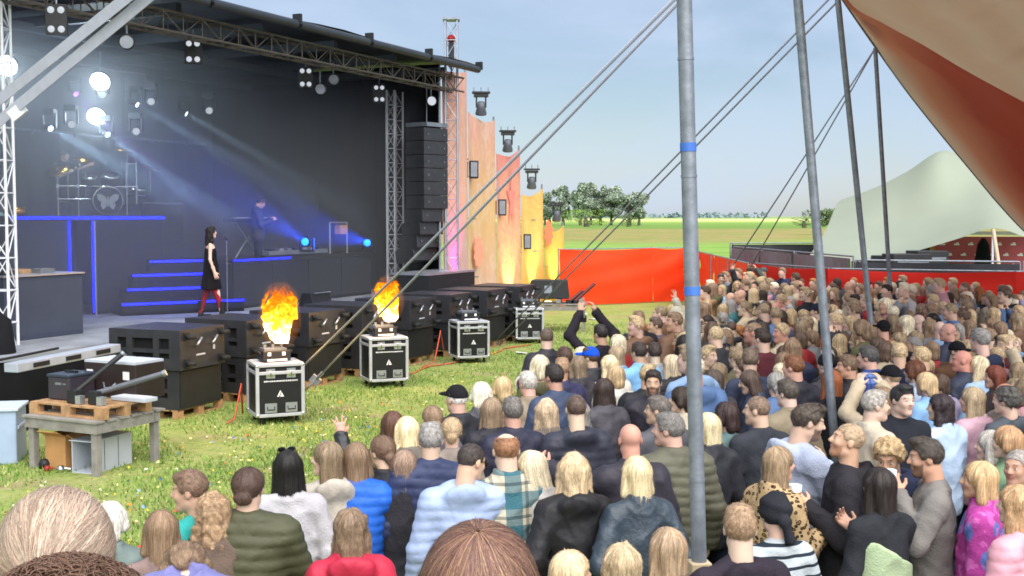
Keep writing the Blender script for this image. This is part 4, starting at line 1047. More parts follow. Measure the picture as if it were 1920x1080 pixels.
def put_sub(u, v, z, rz, label, cs):
    o = subs0[cs] if first[cs] else copy_tree(subs0[cs]); first[cs] = False
    o.location = S(u, v, z); o.rotation_euler = (0, 0, SROT + rz)
    tag(o, label, 'loudspeaker', 'stacked subwoofers along the stage front'); return o
def make_pallet():
    t = empty('pallet', (0, 0, 0))
    for k in range(6): MB().box((.6, .07 + k * .145, .133), (1.2, .115, .022)).build('deck_board', M['wood'], t)
    for y in (.05, .4, .75):
        MB().box((.6, y, .011), (1.2, .1, .022)).build('base_board', M['wood'], t)
        for x in (.07, .6, 1.13): MB().box((x, y, .072), (.14, .1, .1)).build('block', M['wood'], t)
    return t
pal0 = make_pallet(); firstp = [True]
def put_pallet(loc, rz, label, scale=1.0):
    o = pal0 if firstp[0] else copy_tree(pal0); firstp[0] = False
    o.location = loc; o.rotation_euler = (0, 0, rz); o.scale = (scale, scale, 1); tag(o, label, 'pallet', 'wooden pallets'); return o
ordn = ['first', 'second', 'third', 'fourth', 'fifth', 'sixth', 'seventh', 'eighth']
for k in range(8):
    u = 1.0 + 1.72 * k; v = -2.4 + [0, .12, .1, .1, .06, .05, .02, 0][k]; rz = [.1, -.06, .02, 0, .03, 0, .02, .03][k]
    put_pallet(S(u + .0, v + .06, .0), SROT + rz, 'wooden pallet under the %s subwoofer stack counted from the left' % ordn[k], 1.0)
    put_sub(u, v + .04, .146, rz, 'lower black subwoofer of the %s stack counted from the left' % ordn[k], False)
    put_sub(u + (-.02 if k else -.05), v - (.02 if k else .04), .75, rz + (.03 if k % 2 else -.03), 'upper black subwoofer with caster wheels, %s stack from the left' % ordn[k], True)

# flight cases and flame machines -------------------------------------------------
def text_strip(mb, x0, x1, y, z, h, q):
    x = x0
    while x < x1:
        w_ = q.uniform(.008, .02); mb.box((x + w_ / 2, y, z), (w_, .003, h)); x += w_ + .007
def make_case():
    t = empty('flight_case', (0, 0, 0)); w_, d_, h_ = .62, .6, .60; z0 = .12
    MB().box((0, 0, z0 + h_ / 2), (w_, d_, h_)).build('panel', mat('case_panel', '15161a', .45, 0, .15, 10, .1, 200), t)
    lid = MB().box((0, 0, z0 + h_ + .05), (w_, d_, .1)).build('lid', bpy.data.materials['case_panel'], t)
    e = MB(); r_ = .017
    for sx in (-1, 1):
        for sy in (-1, 1): e.box((sx * w_ / 2, sy * d_ / 2, z0 + h_ / 2 + .05), (.046, .046, h_ + .1))
    for z in (z0 + .012, z0 + h_ - .012, z0 + h_ + .092):
        for sx in (-1, 1): e.box((sx * (w_ / 2 + .001), 0, z), (.044, d_ - .046, .042))
        for sy in (-1, 1): e.box((0, sy * (d_ / 2 + .001), z), (w_ - .046, .044, .042))
    e.build('edging', mat('case_edge_alu', 'c4c7cd', .4, .35, .08), t, .004)
    MB().box((0, 0, z0 + h_ + .106), (w_ - .03, d_ - .03, .008)).build('top_sheet', M['foam'], lid)
    for sx in (-1, 1):
        for sy in (-1, 1):
            for z in (z0 + .02, z0 + h_ + .085): MB().lathe([(0, .03), (.024, .02), (.03, 0), (.024, -.02), (0, -.03)], (sx * w_ / 2, sy * d_ / 2, z), n=10).build('ball_corner', M['chrome'], t)
            c = MB().box((sx * .24, sy * .23, .105), (.09, .09, .012)).tube((sx * .24, sy * .23, .105), (sx * .24, sy * .23, .06), .018).build('caster', M['steel'], t)
            MB().lathe([(0, -.018), (.045, -.018), (.05, -.008), (.05, .008), (.045, .018), (0, .018)], (sx * .24, sy * .23, .05), 'X', 14).build('wheel', M['rubber'], c)
    for x in (-.13, .15):
        p = MB().box((x, -d_ / 2 - .006, z0 + h_ - .02), (.12, .01, .13)).build('latch_dish', M['alu'], t)
        MB().lathe([(0, -.012), (.035, -.01), (.045, 0)], (x, -d_ / 2 - .011, z0 + h_ - .03), 'Y', 12).box((x, -d_ / 2 - .02, z0 + h_ - .03), (.012, .012, .06)).build('latch', M['chrome'], p)
        p = MB().box((x, -d_ / 2 - .006, z0 + .11), (.16, .01, .13)).build('handle_dish', M['alu'], t)
        MB().path([(x - .05, -d_ / 2 - .012, z0 + .13), (x - .05, -d_ / 2 - .03, z0 + .09), (x + .05, -d_ / 2 - .03, z0 + .09), (x + .05, -d_ / 2 - .012, z0 + .13)], .008, 6).build('handle', M['rubber'], p)
    for y in (-.15, .13):
        p = MB().box((w_ / 2 + .006, y, z0 + h_ - .03), (.01, .11, .12)).build('latch_dish', M['alu'], t)
        MB().lathe([(0, .012), (.03, .01), (.04, 0)], (w_ / 2 + .011, y, z0 + h_ - .03), 'X', 12).build('latch', M['chrome'], p)
    q = random.Random(2); m_ = MB(); text_strip(m_, -.22, .24, -d_ / 2 - .002, z0 + h_ - .125, .018, q); m_.build('lettering', M['white'], t)
    m_ = MB(); y = -d_ / 2 - .003; zc = z0 + .3
    m_.add([(-.045, y, zc - .04), (-.02, y, zc - .04), (.012, y, zc + .03), (0, y, zc + .05)], [(0, 1, 2, 3)]); m_.add([(-.005, y, zc - .04), (.05, y, zc - .04), (.018, y, zc + .025)], [(0, 1, 2)]); m_.build('triangle_emblem', M['white'], t)
    m_ = MB(); text_strip_y = w_ / 2 + .002; m_.box((text_strip_y, .0, z0 + .16), (.003, .26, .015)).box((text_strip_y, .05, z0 + .42), (.003, .15, .018)); m_.build('lettering', M['white'], t)
    return t
case0 = make_case(); firstc = True
for i, (px, py, rz, sc, lab) in enumerate(((508, 797, R(24), 1.08, 'black flight case with silver edges nearest the camera, flame machine on top'), (716, 728, R(22), 1.08, 'black flight case with the second flame burning above it'), (878, 682, R(20), 1.05, 'black flight case in front of the fifth subwoofer stack, no flame lit'), (990, 645, R(8), 1.02, 'farthest black flight case behind the slanted guy ropes'))):
    o = case0 if i == 0 else copy_tree(case0)
    g0 = gnd(px, py); o.location = (g0.x, g0.y + .35, 0); o.rotation_euler = (0, 0, rz); o.scale = (sc, sc, sc)
    tag(o, lab, 'flight case', 'flight cases along the stage front')
    fm = empty('flame_machine', (g0.x - .02, g0.y + .35, .835 * sc), rz + .1, ['boxy black flame machine below the larger left flame', 'boxy black flame machine below the smaller right flame', 'idle black flame machine on the third flight case', 'idle black flame machine on the farthest flight case'][i], 'flame machine', 'flame machines on the flight cases')
    MB().box((0, 0, .09), (.42, .34, .15)).build('housing', M['black'], fm, .012)
    MB().box((0, .02, .18), (.34, .24, .03)).build('top_plate', M['steel'], fm)
    for x in (-.13, 0, .13): MB().tube((x, .02, .19), (x, .02, .245), .022, .028).build('nozzle', M['steel'], fm)
    MB().box((.0, -.173, .03), (.3, .004, .03)).build('label_strip', M['white'], fm)
    for x in (-.12, .1): MB().box((x, -.173, .12), (.05, .004, .05)).build('sticker', M['white'], fm)
    for sx in (-1, 1): MB().path([(sx * .21, -.1, .1), (sx * .25, -.1, .15), (sx * .25, .1, .15), (sx * .21, .1, .1)], .012).build('handle', M['rubber'], fm)
    if i in (2, 3): continue
# orange gas hoses
for i, (pts, lab) in enumerate((([(455, 775), (452, 720), (440, 770), (425, 795)], 'orange gas hose trailing from the first flight case'), ([(832, 655), (826, 620), (815, 660), (790, 690)], 'orange gas hose trailing from the third flight case'))):
    d0 = gnd(pts[-1][0], pts[-1][1]); P_ = [at(x, y, d0.y - .1 + .12 * (3 - k)) for k, (x, y) in enumerate(pts)]; P_[-1].z = .02; P_[-2].z = max(.02, P_[-2].z * .4)
    o = MB().path(P_, .014).build('gas_hose', M['orange']); tag(o, lab, 'hose', 'orange hoses')
h_ = [S(6.5 + k * .5, -2.85 - .12 * math.sin(k * 1.7), .02) for k in range(13)]
tag(MB().path(h_, .014).build('gas_hose', M['orange']), 'orange hose lying along the grass at the feet of the far stacks', 'hose', 'orange hoses')

# flames ---------------------------------------------------------------------------
def flame_mat(hh):
    m = bpy.data.materials.new('flame'); m.use_nodes = True; t = m.node_tree; t.nodes.clear(); n = t.nodes; l = t.links.new
    c = n.new('ShaderNodeTexCoord'); sp = n.new('ShaderNodeSeparateXYZ'); l(c.outputs['Object'], sp.inputs[0])
    z = n.new('ShaderNodeTexNoise'); z.inputs['Scale'].default_value = 9; z.inputs['Detail'].default_value = 5; z.inputs['Distortion'].default_value = .8; l(c.outputs['Object'], z.inputs['Vector'])
    a = n.new('ShaderNodeMath'); a.operation = 'MULTIPLY_ADD'; l(sp.outputs['Z'], a.inputs[0]); a.inputs[1].default_value = -.75 / hh; a.inputs[2].default_value = .58
    b_ = n.new('ShaderNodeMath'); b_.operation = 'ADD'; l(a.outputs[0], b_.inputs[0]); l(z.outputs['Fac'], b_.inputs[1])
    r_ = n.new('ShaderNodeValToRGB'); e = r_.color_ramp.elements
    e[0].position = .30; e[0].color = lin('7a2a05'); e[1].position = 1.0; e[1].color = (1, .93, .68, 1)
    for p, cc in ((.45, 'd8640c'), (.60, 'f59214'), (.76, 'ffbe2a'), (.9, 'ffe070')):
        x = e.new(p); x.color = lin(cc)
    l(b_.outputs[0], r_.inputs['Fac'])
    em = n.new('ShaderNodeEmission'); l(r_.outputs['Color'], em.inputs['Color'])
    st_ = n.new('ShaderNodeMapRange'); st_.inputs['From Min'].default_value = .3; st_.inputs['From Max'].default_value = .95; st_.inputs['To Min'].default_value = .7; st_.inputs['To Max'].default_value = 2.9; l(b_.outputs[0], st_.inputs['Value']); l(st_.outputs[0], em.inputs['Strength'])
    tr = n.new('ShaderNodeBsdfTransparent'); mx_ = n.new('ShaderNodeMixShader'); f = n.new('ShaderNodeMapRange'); f.inputs['From Min'].default_value = .34; f.inputs['From Max'].default_value = .5; l(b_.outputs[0], f.inputs['Value'])
    l(f.outputs[0], mx_.inputs['Fac']); l(tr.outputs[0], mx_.inputs[1]); l(em.outputs[0], mx_.inputs[2])
    o_ = n.new('ShaderNodeOutputMaterial'); l(mx_.outputs[0], o_.inputs['Surface'])
    return m
def flame(px, ybot, ytop, d, wpx, seed, label):
    p = at(px, ybot, d); hh = (ybot - ytop) * d / F; ww = wpx * d / F / 2
    q = np.random.default_rng(seed); balls = []
    for k in range(46):
        v = q.uniform(.12, 1.05) ** .8; a = q.uniform(0, 6.28); rr = ww * float(np.interp(v, [0, .25, .6, 1], [.3, .75, .95, .6])) * q.uniform(.55, 1.05)
        balls.append((math.cos(a) * rr, math.sin(a) * rr, v * hh, ww * q.uniform(.07, .24) * (1 if v < .8 else .7)))
    def fn(X, Y, Z):
        v = Z / hh
        prof = ww * np.interp(v, [0, .08, .25, .5, .7, .88, 1.0], [.5, .74, .92, 1.0, .96, .74, .2])
        dsp = .10 * wav(X, Y, Z * .8, 13, seed) + .06 * wav(X, Y, Z, 27, seed + 1) + .035 * wav(X, Y, Z, 52, seed + 2)
        r_ = np.sqrt((X - .04 * np.sin(Z * 7 + seed)) ** 2 + Y ** 2)
        d = (r_ - prof * .80) * .7 + dsp * np.clip(v * 1.8, .3, 1) * ww * 2.2
        for (bx_, by_, bz_, br_) in balls: d = smin(d, np.sqrt((X - bx_) ** 2 + (Y - by_) ** 2 + ((Z - bz_) * .8) ** 2) - br_ + .03 * wav(X, Y, Z, 46, seed + 7), .03)
        return d
    P, Q = nets(fn, (-ww * 1.5, -ww * 1.5, 0), (ww * 1.5, ww * 1.5, hh * 1.22), .013)
    t = empty('flame', p, 0, label, 'flame', 'burning flames')
    link('fire_body', mesh_np('fire_body', P, Q, flame_mat(hh)), t)
    # loose tongues above the body
    P, Q = nets(lambda X, Y, Z: np.maximum(.22 - .5 * wav(X, Y, Z, 24, seed + 5) * 1.2, (np.sqrt(X ** 2 + Y ** 2) - ww * np.interp(Z / hh, [.45, .8, 1.08], [1.08, 1.12, .5]))) * .02 + 0 * X, (-ww * 1.3, -ww * 1.3, hh * .45), (ww * 1.3, ww * 1.3, hh * 1.08), .014)
    if len(P): link('fire_tongues', mesh_np('fire_tongues', P, Q, bpy.data.materials['flame']), t)
    P, Q = nets(lambda X, Y, Z: ell(X, Y, Z, (0, 0, hh * .52), (ww * 1.3, ww * 1.3, hh * .64)) + .05 * ww * 2 * wav(X, Y, Z, 14, seed), (-ww * 1.6, -ww * 1.6, -hh * .2), (ww * 1.6, ww * 1.6, hh * 1.3), .03)
    if 'fire_glow' not in bpy.data.materials:
        gm_ = bpy.data.materials.new('fire_glow'); gm_.use_nodes = True; gt_ = gm_.node_tree; gt_.nodes.clear(); em_ = gt_.nodes.new('ShaderNodeEmission'); em_.inputs['Color'].default_value = (1, .32, .06, 1); em_.inputs['Strength'].default_value = .28; go_ = gt_.nodes.new('ShaderNodeOutputMaterial'); gt_.links.new(em_.outputs[0], go_.inputs['Volume'])
    link('fire_glow', mesh_np('fire_glow', P, Q, bpy.data.materials['fire_glow']), t)
    ld = bpy.data.lights.new('fire', 'POINT'); ld.energy = 48; ld.color = (1, .5, .15); ld.shadow_soft_size = .25
    o = bpy.data.objects.new('fire', ld); COL.objects.link(o); o.parent = t; o.location = (0, -ww * 1.4, hh * .4)
flame(526, 642, 542, gnd(508, 797).y + .35, 60, 3, 'large orange flame shooting up from the nearest flight case')
flame(727, 602, 526, gnd(716, 728).y + .35, 48, 8, 'smaller orange flame above the second flight case')

# table of pallets with the confetti and control gear -----------------------------------
tb0 = gnd(182, 893); tbR = math.atan2(gnd(300, 862).y - tb0.y, gnd(300, 862).x - tb0.x)
tt = empty('work_table', (tb0.x, tb0.y, 0), tbR - math.pi / 2, 'weathered grey timber table carrying a pallet top near the grass', 'table')
# local: x right along the front, y away
for (x, y) in ((0, 0), (-1.02, .0), (0, .95), (-1.02, .95)):
    MB().box((x, y, .3), (.085, .085, .6)).build('leg', M['greywood'], tt, .004)
for y in (0, .95): MB().box((-.51, y - .055, .57), (1.16, .03, .12)).build('apron_board', M['greywood'], tt)
for x in (.055, -1.075): MB().box((x, .475, .57), (.03, 1.02, .12)).build('apron_board', M['greywood'], tt)
for k in range(6): MB().box((-.51, -.02 + k * .2, .645), (1.2, .15, .025)).build('top_board', M['greywood'], tt)
def on_table(x, y, z): return tt.matrix_basis @ Vector((x, y, z))
tt_m = Matrix.Translation(tt.location) @ Matrix.Rotation(tbR - math.pi / 2, 4, 'Z')
def ont(x, y, z=0): return tt_m @ Vector((x, y, z))
TR = tbR - math.pi / 2
p = ont(-1.12, .03, .66); put_pallet(p, TR, 'worn pallet forming the top of the grey work table', 1.0)
TZ = .81
cl = empty('cool_box', ont(-.95, .35, TZ), TR, 'dark maroon and blue cool box on the near end of the table', 'cool box')
MB().box((.1, .1, .14), (.36, .42, .28)).build('body', mat('cool_box_paint', '35303a', .45, 0, .1), cl, .02)
MB().box((.1, .1, .295), (.38, .44, .035)).build('lid', mat('cool_box_lid', '2c3646', .5), cl, .01)
MB().box((.1, -.113, .2), (.1, .006, .03)).box((.2, -.113, .2), (.05, .006, .015)).build('badge', M['steel'], cl)
MB().box((.1, .1, .325), (.2, .03, .03)).build('handle', M['black'], cl)
bx = empty('control_case', ont(-.6, .68, TZ - .02), TR, 'large dark brown gear case with pale lid behind the table', 'case')
MB().box((.15, .25, .22), (.85, .5, .44)).build('body', mat('gear_case_brown', '2b211f', .5, 0, .15), bx, .01)
MB().box((-.07, .25, .455), (.4, .5, .03)).box((.36, .25, .455), (.4, .5, .03)).build('lid', M['foam'], bx)
for x in (-.18, .42): MB().box((x, -.003, .3), (.1, .006, .1)).build('label_plate', M['white'], bx)
MB().path([(.05, -.005, .2), (.1, -.04, .14), (.2, -.04, .14), (.25, -.005, .2)], .012).build('handle', M['steel'], bx)
for i, (x, y, ex, ey, ez, lab) in enumerate(((-.5, .18, .32, .45, .56, 'dark confetti cannon tube aimed up to the right on the table'), (-.2, .22, .68, .4, .36, 'grey confetti cannon tube lying flatter on the table'))):
    c = empty('confetti_cannon', ont(x, y, TZ), TR, lab, 'confetti cannon', 'confetti cannons on the table')
    dd = Vector((ex, ey, ez)); MB().box((0, 0, .08), (.14, .16, .16)).build('base', M['black'], c, .01)
    MB().tube((0, 0, .13), dd, .033, .033, 14).build('tube', [M['black'], mat('cannon_grey', '5c6068', .5)][i], c)
    MB().tube(dd * .985, dd * 1.03, .04, .04, 14).build('end_cap', M['steel'], c)
    MB().box((.12, -.05, .05), (.08, .08, .1)).build('valve', M['alu'], c)
pl = empty('plastic_tray', ont(.0, .62, TZ), TR, 'pale flat plastic tray on the far side of the table', 'tray')
MB().box((0, 0, .025), (.55, .22, .05)).build('tray', M['foam'], pl, .008); MB().box((0, 0, .054), (.45, .14, .01)).build('lid', M['whitepaint'], pl)
cb = empty('cardboard_box', ont(-.90, .06, 0), TR + .05, 'open brown cardboard box standing under the table', 'box')
b_ = MB(); b_.box2((0, 0, 0), (.32, .012, .42)); b_.box2((0, .6, 0), (.32, .612, .42)); b_.box2((0, .012, 0), (.012, .6, .42)); b_.box2((.308, .012, 0), (.32, .6, .42)); b_.box2((.012, .012, 0), (.308, .6, .012)); b_.build('carton', M['card'], cb)
MB().box((.16, -.06, .44), (.32, .14, .01), Matrix.Rotation(-.5, 3, 'X')).build('flap', M['card'], cb); MB().box((.39, .3, .40), (.14, .58, .01), Matrix.Rotation(.4, 3, 'Y')).build('flap', M['card'], cb)
MB().box((.322, .2, .25), (.004, .04, .02)).build('hand_hole', M['hole'], cb)
wb = empty('polystyrene_box', ont(-.42, .02, 0), TR + .1, 'pale grey-white open carton under the right half of the table', 'box')
b_ = MB(); b_.box2((0, 0, 0), (.012, .7, .38)); b_.box2((.3, 0, 0), (.312, .7, .38)); b_.box2((.012, .69, 0), (.3, .7, .38)); b_.box2((.012, 0, 0), (.3, .69, .012)); b_.build('carton', M['foam'], wb)
MB().box((.15, .34, .388), (.34, .72, .012)).build('lid', M['foam'], wb)
for y in (.2, .45): MB().box((.314, y, .2), (.004, .012, .36)).build('fold_line', M['steel'], wb)
for i, (x, y, r_, c, lab) in enumerate(((-.9, .05, .07, 'black', 'black coiled cable under the table'), (-.75, -.05, .04, 'red', 'small red cap lying under the table'), (-.55, -.03, .05, 'chrome', 'small silver canister lying under the table'))):
    e = empty('small_item', ont(x, y, 0), 0, lab, 'item', 'odds and ends under the table'); MB().lathe([(0, 0), (r_ * .9, 0), (r_, r_), (r_ * .6, r_ * 1.6), (0, r_ * 1.7)], n=12).build('body', M[c], e); MB().tube((0, 0, r_), (r_ * 2.2, .02, r_ * .7), r_ * .35).build('stub', M[c], e)
cr_ = empty('plastic_crate', gnd(-42, 880), .2, 'pale blue plastic storage crate cut by the left edge', 'crate')
MB().box((.1, .5, .33), (.62, .6, .66)).build('bin', mat('crate_blue', '9fb2cc', .5, 0, .06), cr_, .02); MB().box((.1, .5, .68), (.68, .66, .04)).build('lid', mat('crate_lid', 'b9c6d8', .5), cr_, .01); MB().box((.42, .5, .45), (.02, .5, .03)).build('rib', bpy.data.materials['crate_lid'], cr_)
bg_ = empty('covered_rig', at(-12, 640, 16.6), 0, 'black cloth bundle at the foot of the left stage tower', 'cover')
MB().lathe([(.36, -1.75), (.34, -.9), (.3, -.2), (.24, .3), (.1, .42), (0, .44)], n=16).build('cover', M['blackcloth'], bg_)
# low black risers behind the table
lw = empty('stage_apron', gnd(60, 792), SROT - .12, 'low black covered apron below the near stage corner', 'platform')
MB().box((1.0, .9, .42), (3.2, 1.6, .84)).build('cover', M['blackcloth'], lw, .02)
MB().box((1.0, .9, .86), (3.22, 1.62, .03)).build('top_board', M['black'], lw)
# far end: second table with fans
p9 = gnd(1040, 622); ft = empty('trestle_table', (p9.x, p9.y, 0), SROT - R(70), 'grey trestle table with a pallet top by the red fence', 'table')
for (x, y) in ((-.6, 0), (.75, 0), (-.6, .8), (.75, .8)): MB().box((x, y, .35), (.06, .06, .7)).build('leg', M['greywood'], ft)
for k in range(5): MB().box((.08, .02 + k * .19, .72), (1.5, .15, .03)).build('top_board', M['greywood'], ft)
MB().box((.08, -.04, .62), (1.5, .03, .12)).build('apron_board', M['greywood'], ft)
for k in range(3): MB().box((-.5 + k * .6, .4, .80), (.12, .8, .1)).build('bearer', M['greywood'], ft)
ca = empty('gear_case', ft.matrix_basis.translation + Vector((-.15, .35, .86)), SROT - R(70), 'black gear case with tapered sides on the trestle table', 'case')
MB().add([(-.62, -.25, 0), (.55, -.25, 0), (.55, .25, 0), (-.62, .25, 0), (-.45, -.2, .5), (.5, -.2, .5), (.5, .2, .5), (-.45, .2, .5)], [(3, 2, 1, 0), (4, 5, 6, 7), (0, 1, 5, 4), (1, 2, 6, 5), (2, 3, 7, 6), (3, 0, 4, 7)]).build('body', M['black'], ca, .02); MB().box((.0, -.235, .25), (.2, .02, .2), Matrix.Rotation(-.1, 3, 'X')).build('plate', M['steel'], ca)
for i, (a, b2) in enumerate((((1078, 565), (1115, 532)), ((1068, 565), (1092, 545)))):
    c = empty('confetti_cannon', at(*a, p9.y + .2), 0, ['longer dark red cannon tube at the end of the trestle table', 'shorter dark red cannon tube at the end of the trestle table'][i], 'confetti cannon', 'confetti cannons on the trestle table'); dd = at(*b2, p9.y + .35) - at(*a, p9.y + .2)
    MB().tube((0, 0, 0), dd, .045, None, 12).build('tube', mat('cannon_red%d' % i, '571d1c', .5), c); MB().box((0, 0, -.05), (.2, .2, .16)).build('base', M['black'], c)
for i, (px, py, c, lab) in enumerate(((1087, 590, 'bfe8e0', 'pale mint scrap of litter on the grass by the red fence'), (1105, 600, 'c8d8d8', 'pale grey scrap of litter on the grass'), (968, 665, 'e4e4e0', 'white scrap of litter beside the far flight case'))):
    e = gnd(px, py); tag(MB().grid([[(e.x + .12 * a, e.y + .1 * b2, .03 + .02 * math.sin(a * 5 + b2 * 3 + i)) for a in (0, 1, 2)] for b2 in (0, 1, 2)]).build('litter', mat('litter%d' % i, c, .7)), lab, 'litter', 'scraps of litter')
# ================================================================== PEOPLE
def attr_mix(t, base_out, name):
    n = t.nodes; l = t.links.new; a = n.new('ShaderNodeAttribute'); a.attribute_name = name
    x = n.new('ShaderNodeMix'); x.data_type = 'RGBA'; l(a.outputs['Alpha'], x.inputs['Factor']); l(base_out, x.inputs['A']); l(a.outputs['Color'], x.inputs['B'])
    return x.outputs['Result']
def skin_mat():
    m, t, b = new_mat('skin'); n = t.nodes; l = t.links.new
    oi = n.new('ShaderNodeObjectInfo'); c = n.new('ShaderNodeTexCoord')
    z = n.new('ShaderNodeTexNoise'); z.inputs['Scale'].default_value = 14; z.inputs['Detail'].default_value = 4; l(c.outputs['Object'], z.inputs['Vector'])
    r_ = n.new('ShaderNodeMapRange'); r_.inputs['To Min'].default_value = .82; r_.inputs['To Max'].default_value = 1.18; l(z.outputs['Fac'], r_.inputs['Value'])
    mu = n.new('ShaderNodeVectorMath'); mu.operation = 'SCALE'; l(oi.outputs['Color'], mu.inputs[0]); l(r_.outputs[0], mu.inputs['Scale'])
    l(attr_mix(t, mu.outputs[0], 'paint'), b.inputs['Base Color'])
    b.inputs['Roughness'].default_value = .5; b.inputs['Specular IOR Level'].default_value = .35
    b.inputs['Subsurface Weight'].default_value = .12; b.inputs['Subsurface Radius'].default_value = (.012, .004, .002); b.inputs['Subsurface Scale'].default_value = 1.0
    return m
def hair_mat(name='hair', strands=False):
    m, t, b = new_mat(name); n = t.nodes; l = t.links.new
    oi = n.new('ShaderNodeObjectInfo'); a = n.new('ShaderNodeAttribute'); a.attribute_name = 'flow'
    def noise(s, d=4):
        z = n.new('ShaderNodeTexNoise'); z.inputs['Scale'].default_value = s; z.inputs['Detail'].default_value = d
        ad = n.new('ShaderNodeVectorMath'); ad.operation = 'ADD'; l(a.outputs['Vector'], ad.inputs[0])
        cb = n.new('ShaderNodeCombineXYZ'); mm = n.new('ShaderNodeMath'); mm.operation = 'MULTIPLY'; mm.inputs[1].default_value = 13.0; l(oi.outputs['Random'], mm.inputs[0]); l(mm.outputs[0], cb.inputs[2]); l(cb.outputs[0], ad.inputs[1])
        l(ad.outputs[0], z.inputs['Vector']); return z.outputs['Fac']
    f1 = noise(5.0, 3); f2 = noise(26, 2)
    r1 = n.new('ShaderNodeMapRange'); r1.inputs['From Min'].default_value = .3; r1.inputs['From Max'].default_value = .7; r1.inputs['To Min'].default_value = .5; r1.inputs['To Max'].default_value = 1.5; l(f1, r1.inputs['Value'])
    r2 = n.new('ShaderNodeMapRange'); r2.inputs['From Min'].default_value = .3; r2.inputs['From Max'].default_value = .7; r2.inputs['To Min'].default_value = .6; r2.inputs['To Max'].default_value = 1.35; l(f2, r2.inputs['Value'])
    p = n.new('ShaderNodeMath'); p.operation = 'MULTIPLY'; l(r1.outputs[0], p.inputs[0]); l(r2.outputs[0], p.inputs[1])
    mu = n.new('ShaderNodeVectorMath'); mu.operation = 'SCALE'; l(oi.outputs['Color'], mu.inputs[0]); l(p.outputs[0], mu.inputs['Scale'])
    l(mu.outputs[0], b.inputs['Base Color'])
    b.inputs['Roughness'].default_value = .48; b.inputs['Specular IOR Level'].default_value = .35
    if not strands:
        bp = n.new('ShaderNodeBump'); bp.inputs['Strength'].default_value = .55; bp.inputs['Distance'].default_value = .006
        s_ = n.new('ShaderNodeMath'); s_.operation = 'ADD'; l(f1, s_.inputs[0]); l(f2, s_.inputs[1]); l(s_.outputs[0], bp.inputs['Height']); l(bp.outputs['Normal'], b.inputs['Normal'])
    return m
SKIN = skin_mat(); HAIR = hair_mat(); HSTR = hair_mat('hair_strand', True)
def crease(m, k):
    t = m.node_tree; n = t.nodes; l = t.links.new; b = n['Principled BSDF']; old = b.inputs['Normal'].links[0].from_node
    c = n.new('ShaderNodeTexCoord'); oi = n.new('ShaderNodeObjectInfo'); ad = n.new('ShaderNodeVectorMath'); ad.operation = 'ADD'; l(c.outputs['Object'], ad.inputs[0]); l(oi.outputs['Random'], ad.inputs[1])
    z = n.new('ShaderNodeTexNoise'); z.noise_type = 'RIDGED_MULTIFRACTAL'; z.inputs['Scale'].default_value = 5.5; z.inputs['Detail'].default_value = 3; z.inputs['Distortion'].default_value = .8; l(ad.outputs[0], z.inputs['Vector'])
    bp = n.new('ShaderNodeBump'); bp.inputs['Strength'].default_value = k; bp.inputs['Distance'].default_value = .02; l(z.outputs['Fac'], bp.inputs['Height']); l(old.outputs['Normal'], bp.inputs['Normal']); l(bp.outputs['Normal'], b.inputs['Normal'])
    return m
CL = {
    'cloth': crease(mat('knit_cloth', 'ffffff', .9, 0, .14, 5, .35, 90, .15, objcol=True), .32),
    'nylon': crease(mat('nylon', 'ffffff', .55, 0, .14, 4, .25, 22, .3, objcol=True), .42),
    'leather': crease(mat('leather', 'ffffff', .4, 0, .2, 7, .3, 40, .45, objcol=True), .7),
    'denim': mat('denim', 'ffffff', .85, 0, .25, 9, .3, 120, .2, objcol=True),
    'shoe': mat('shoe', 'ffffff', .6, 0, .2, 9, objcol=True)}
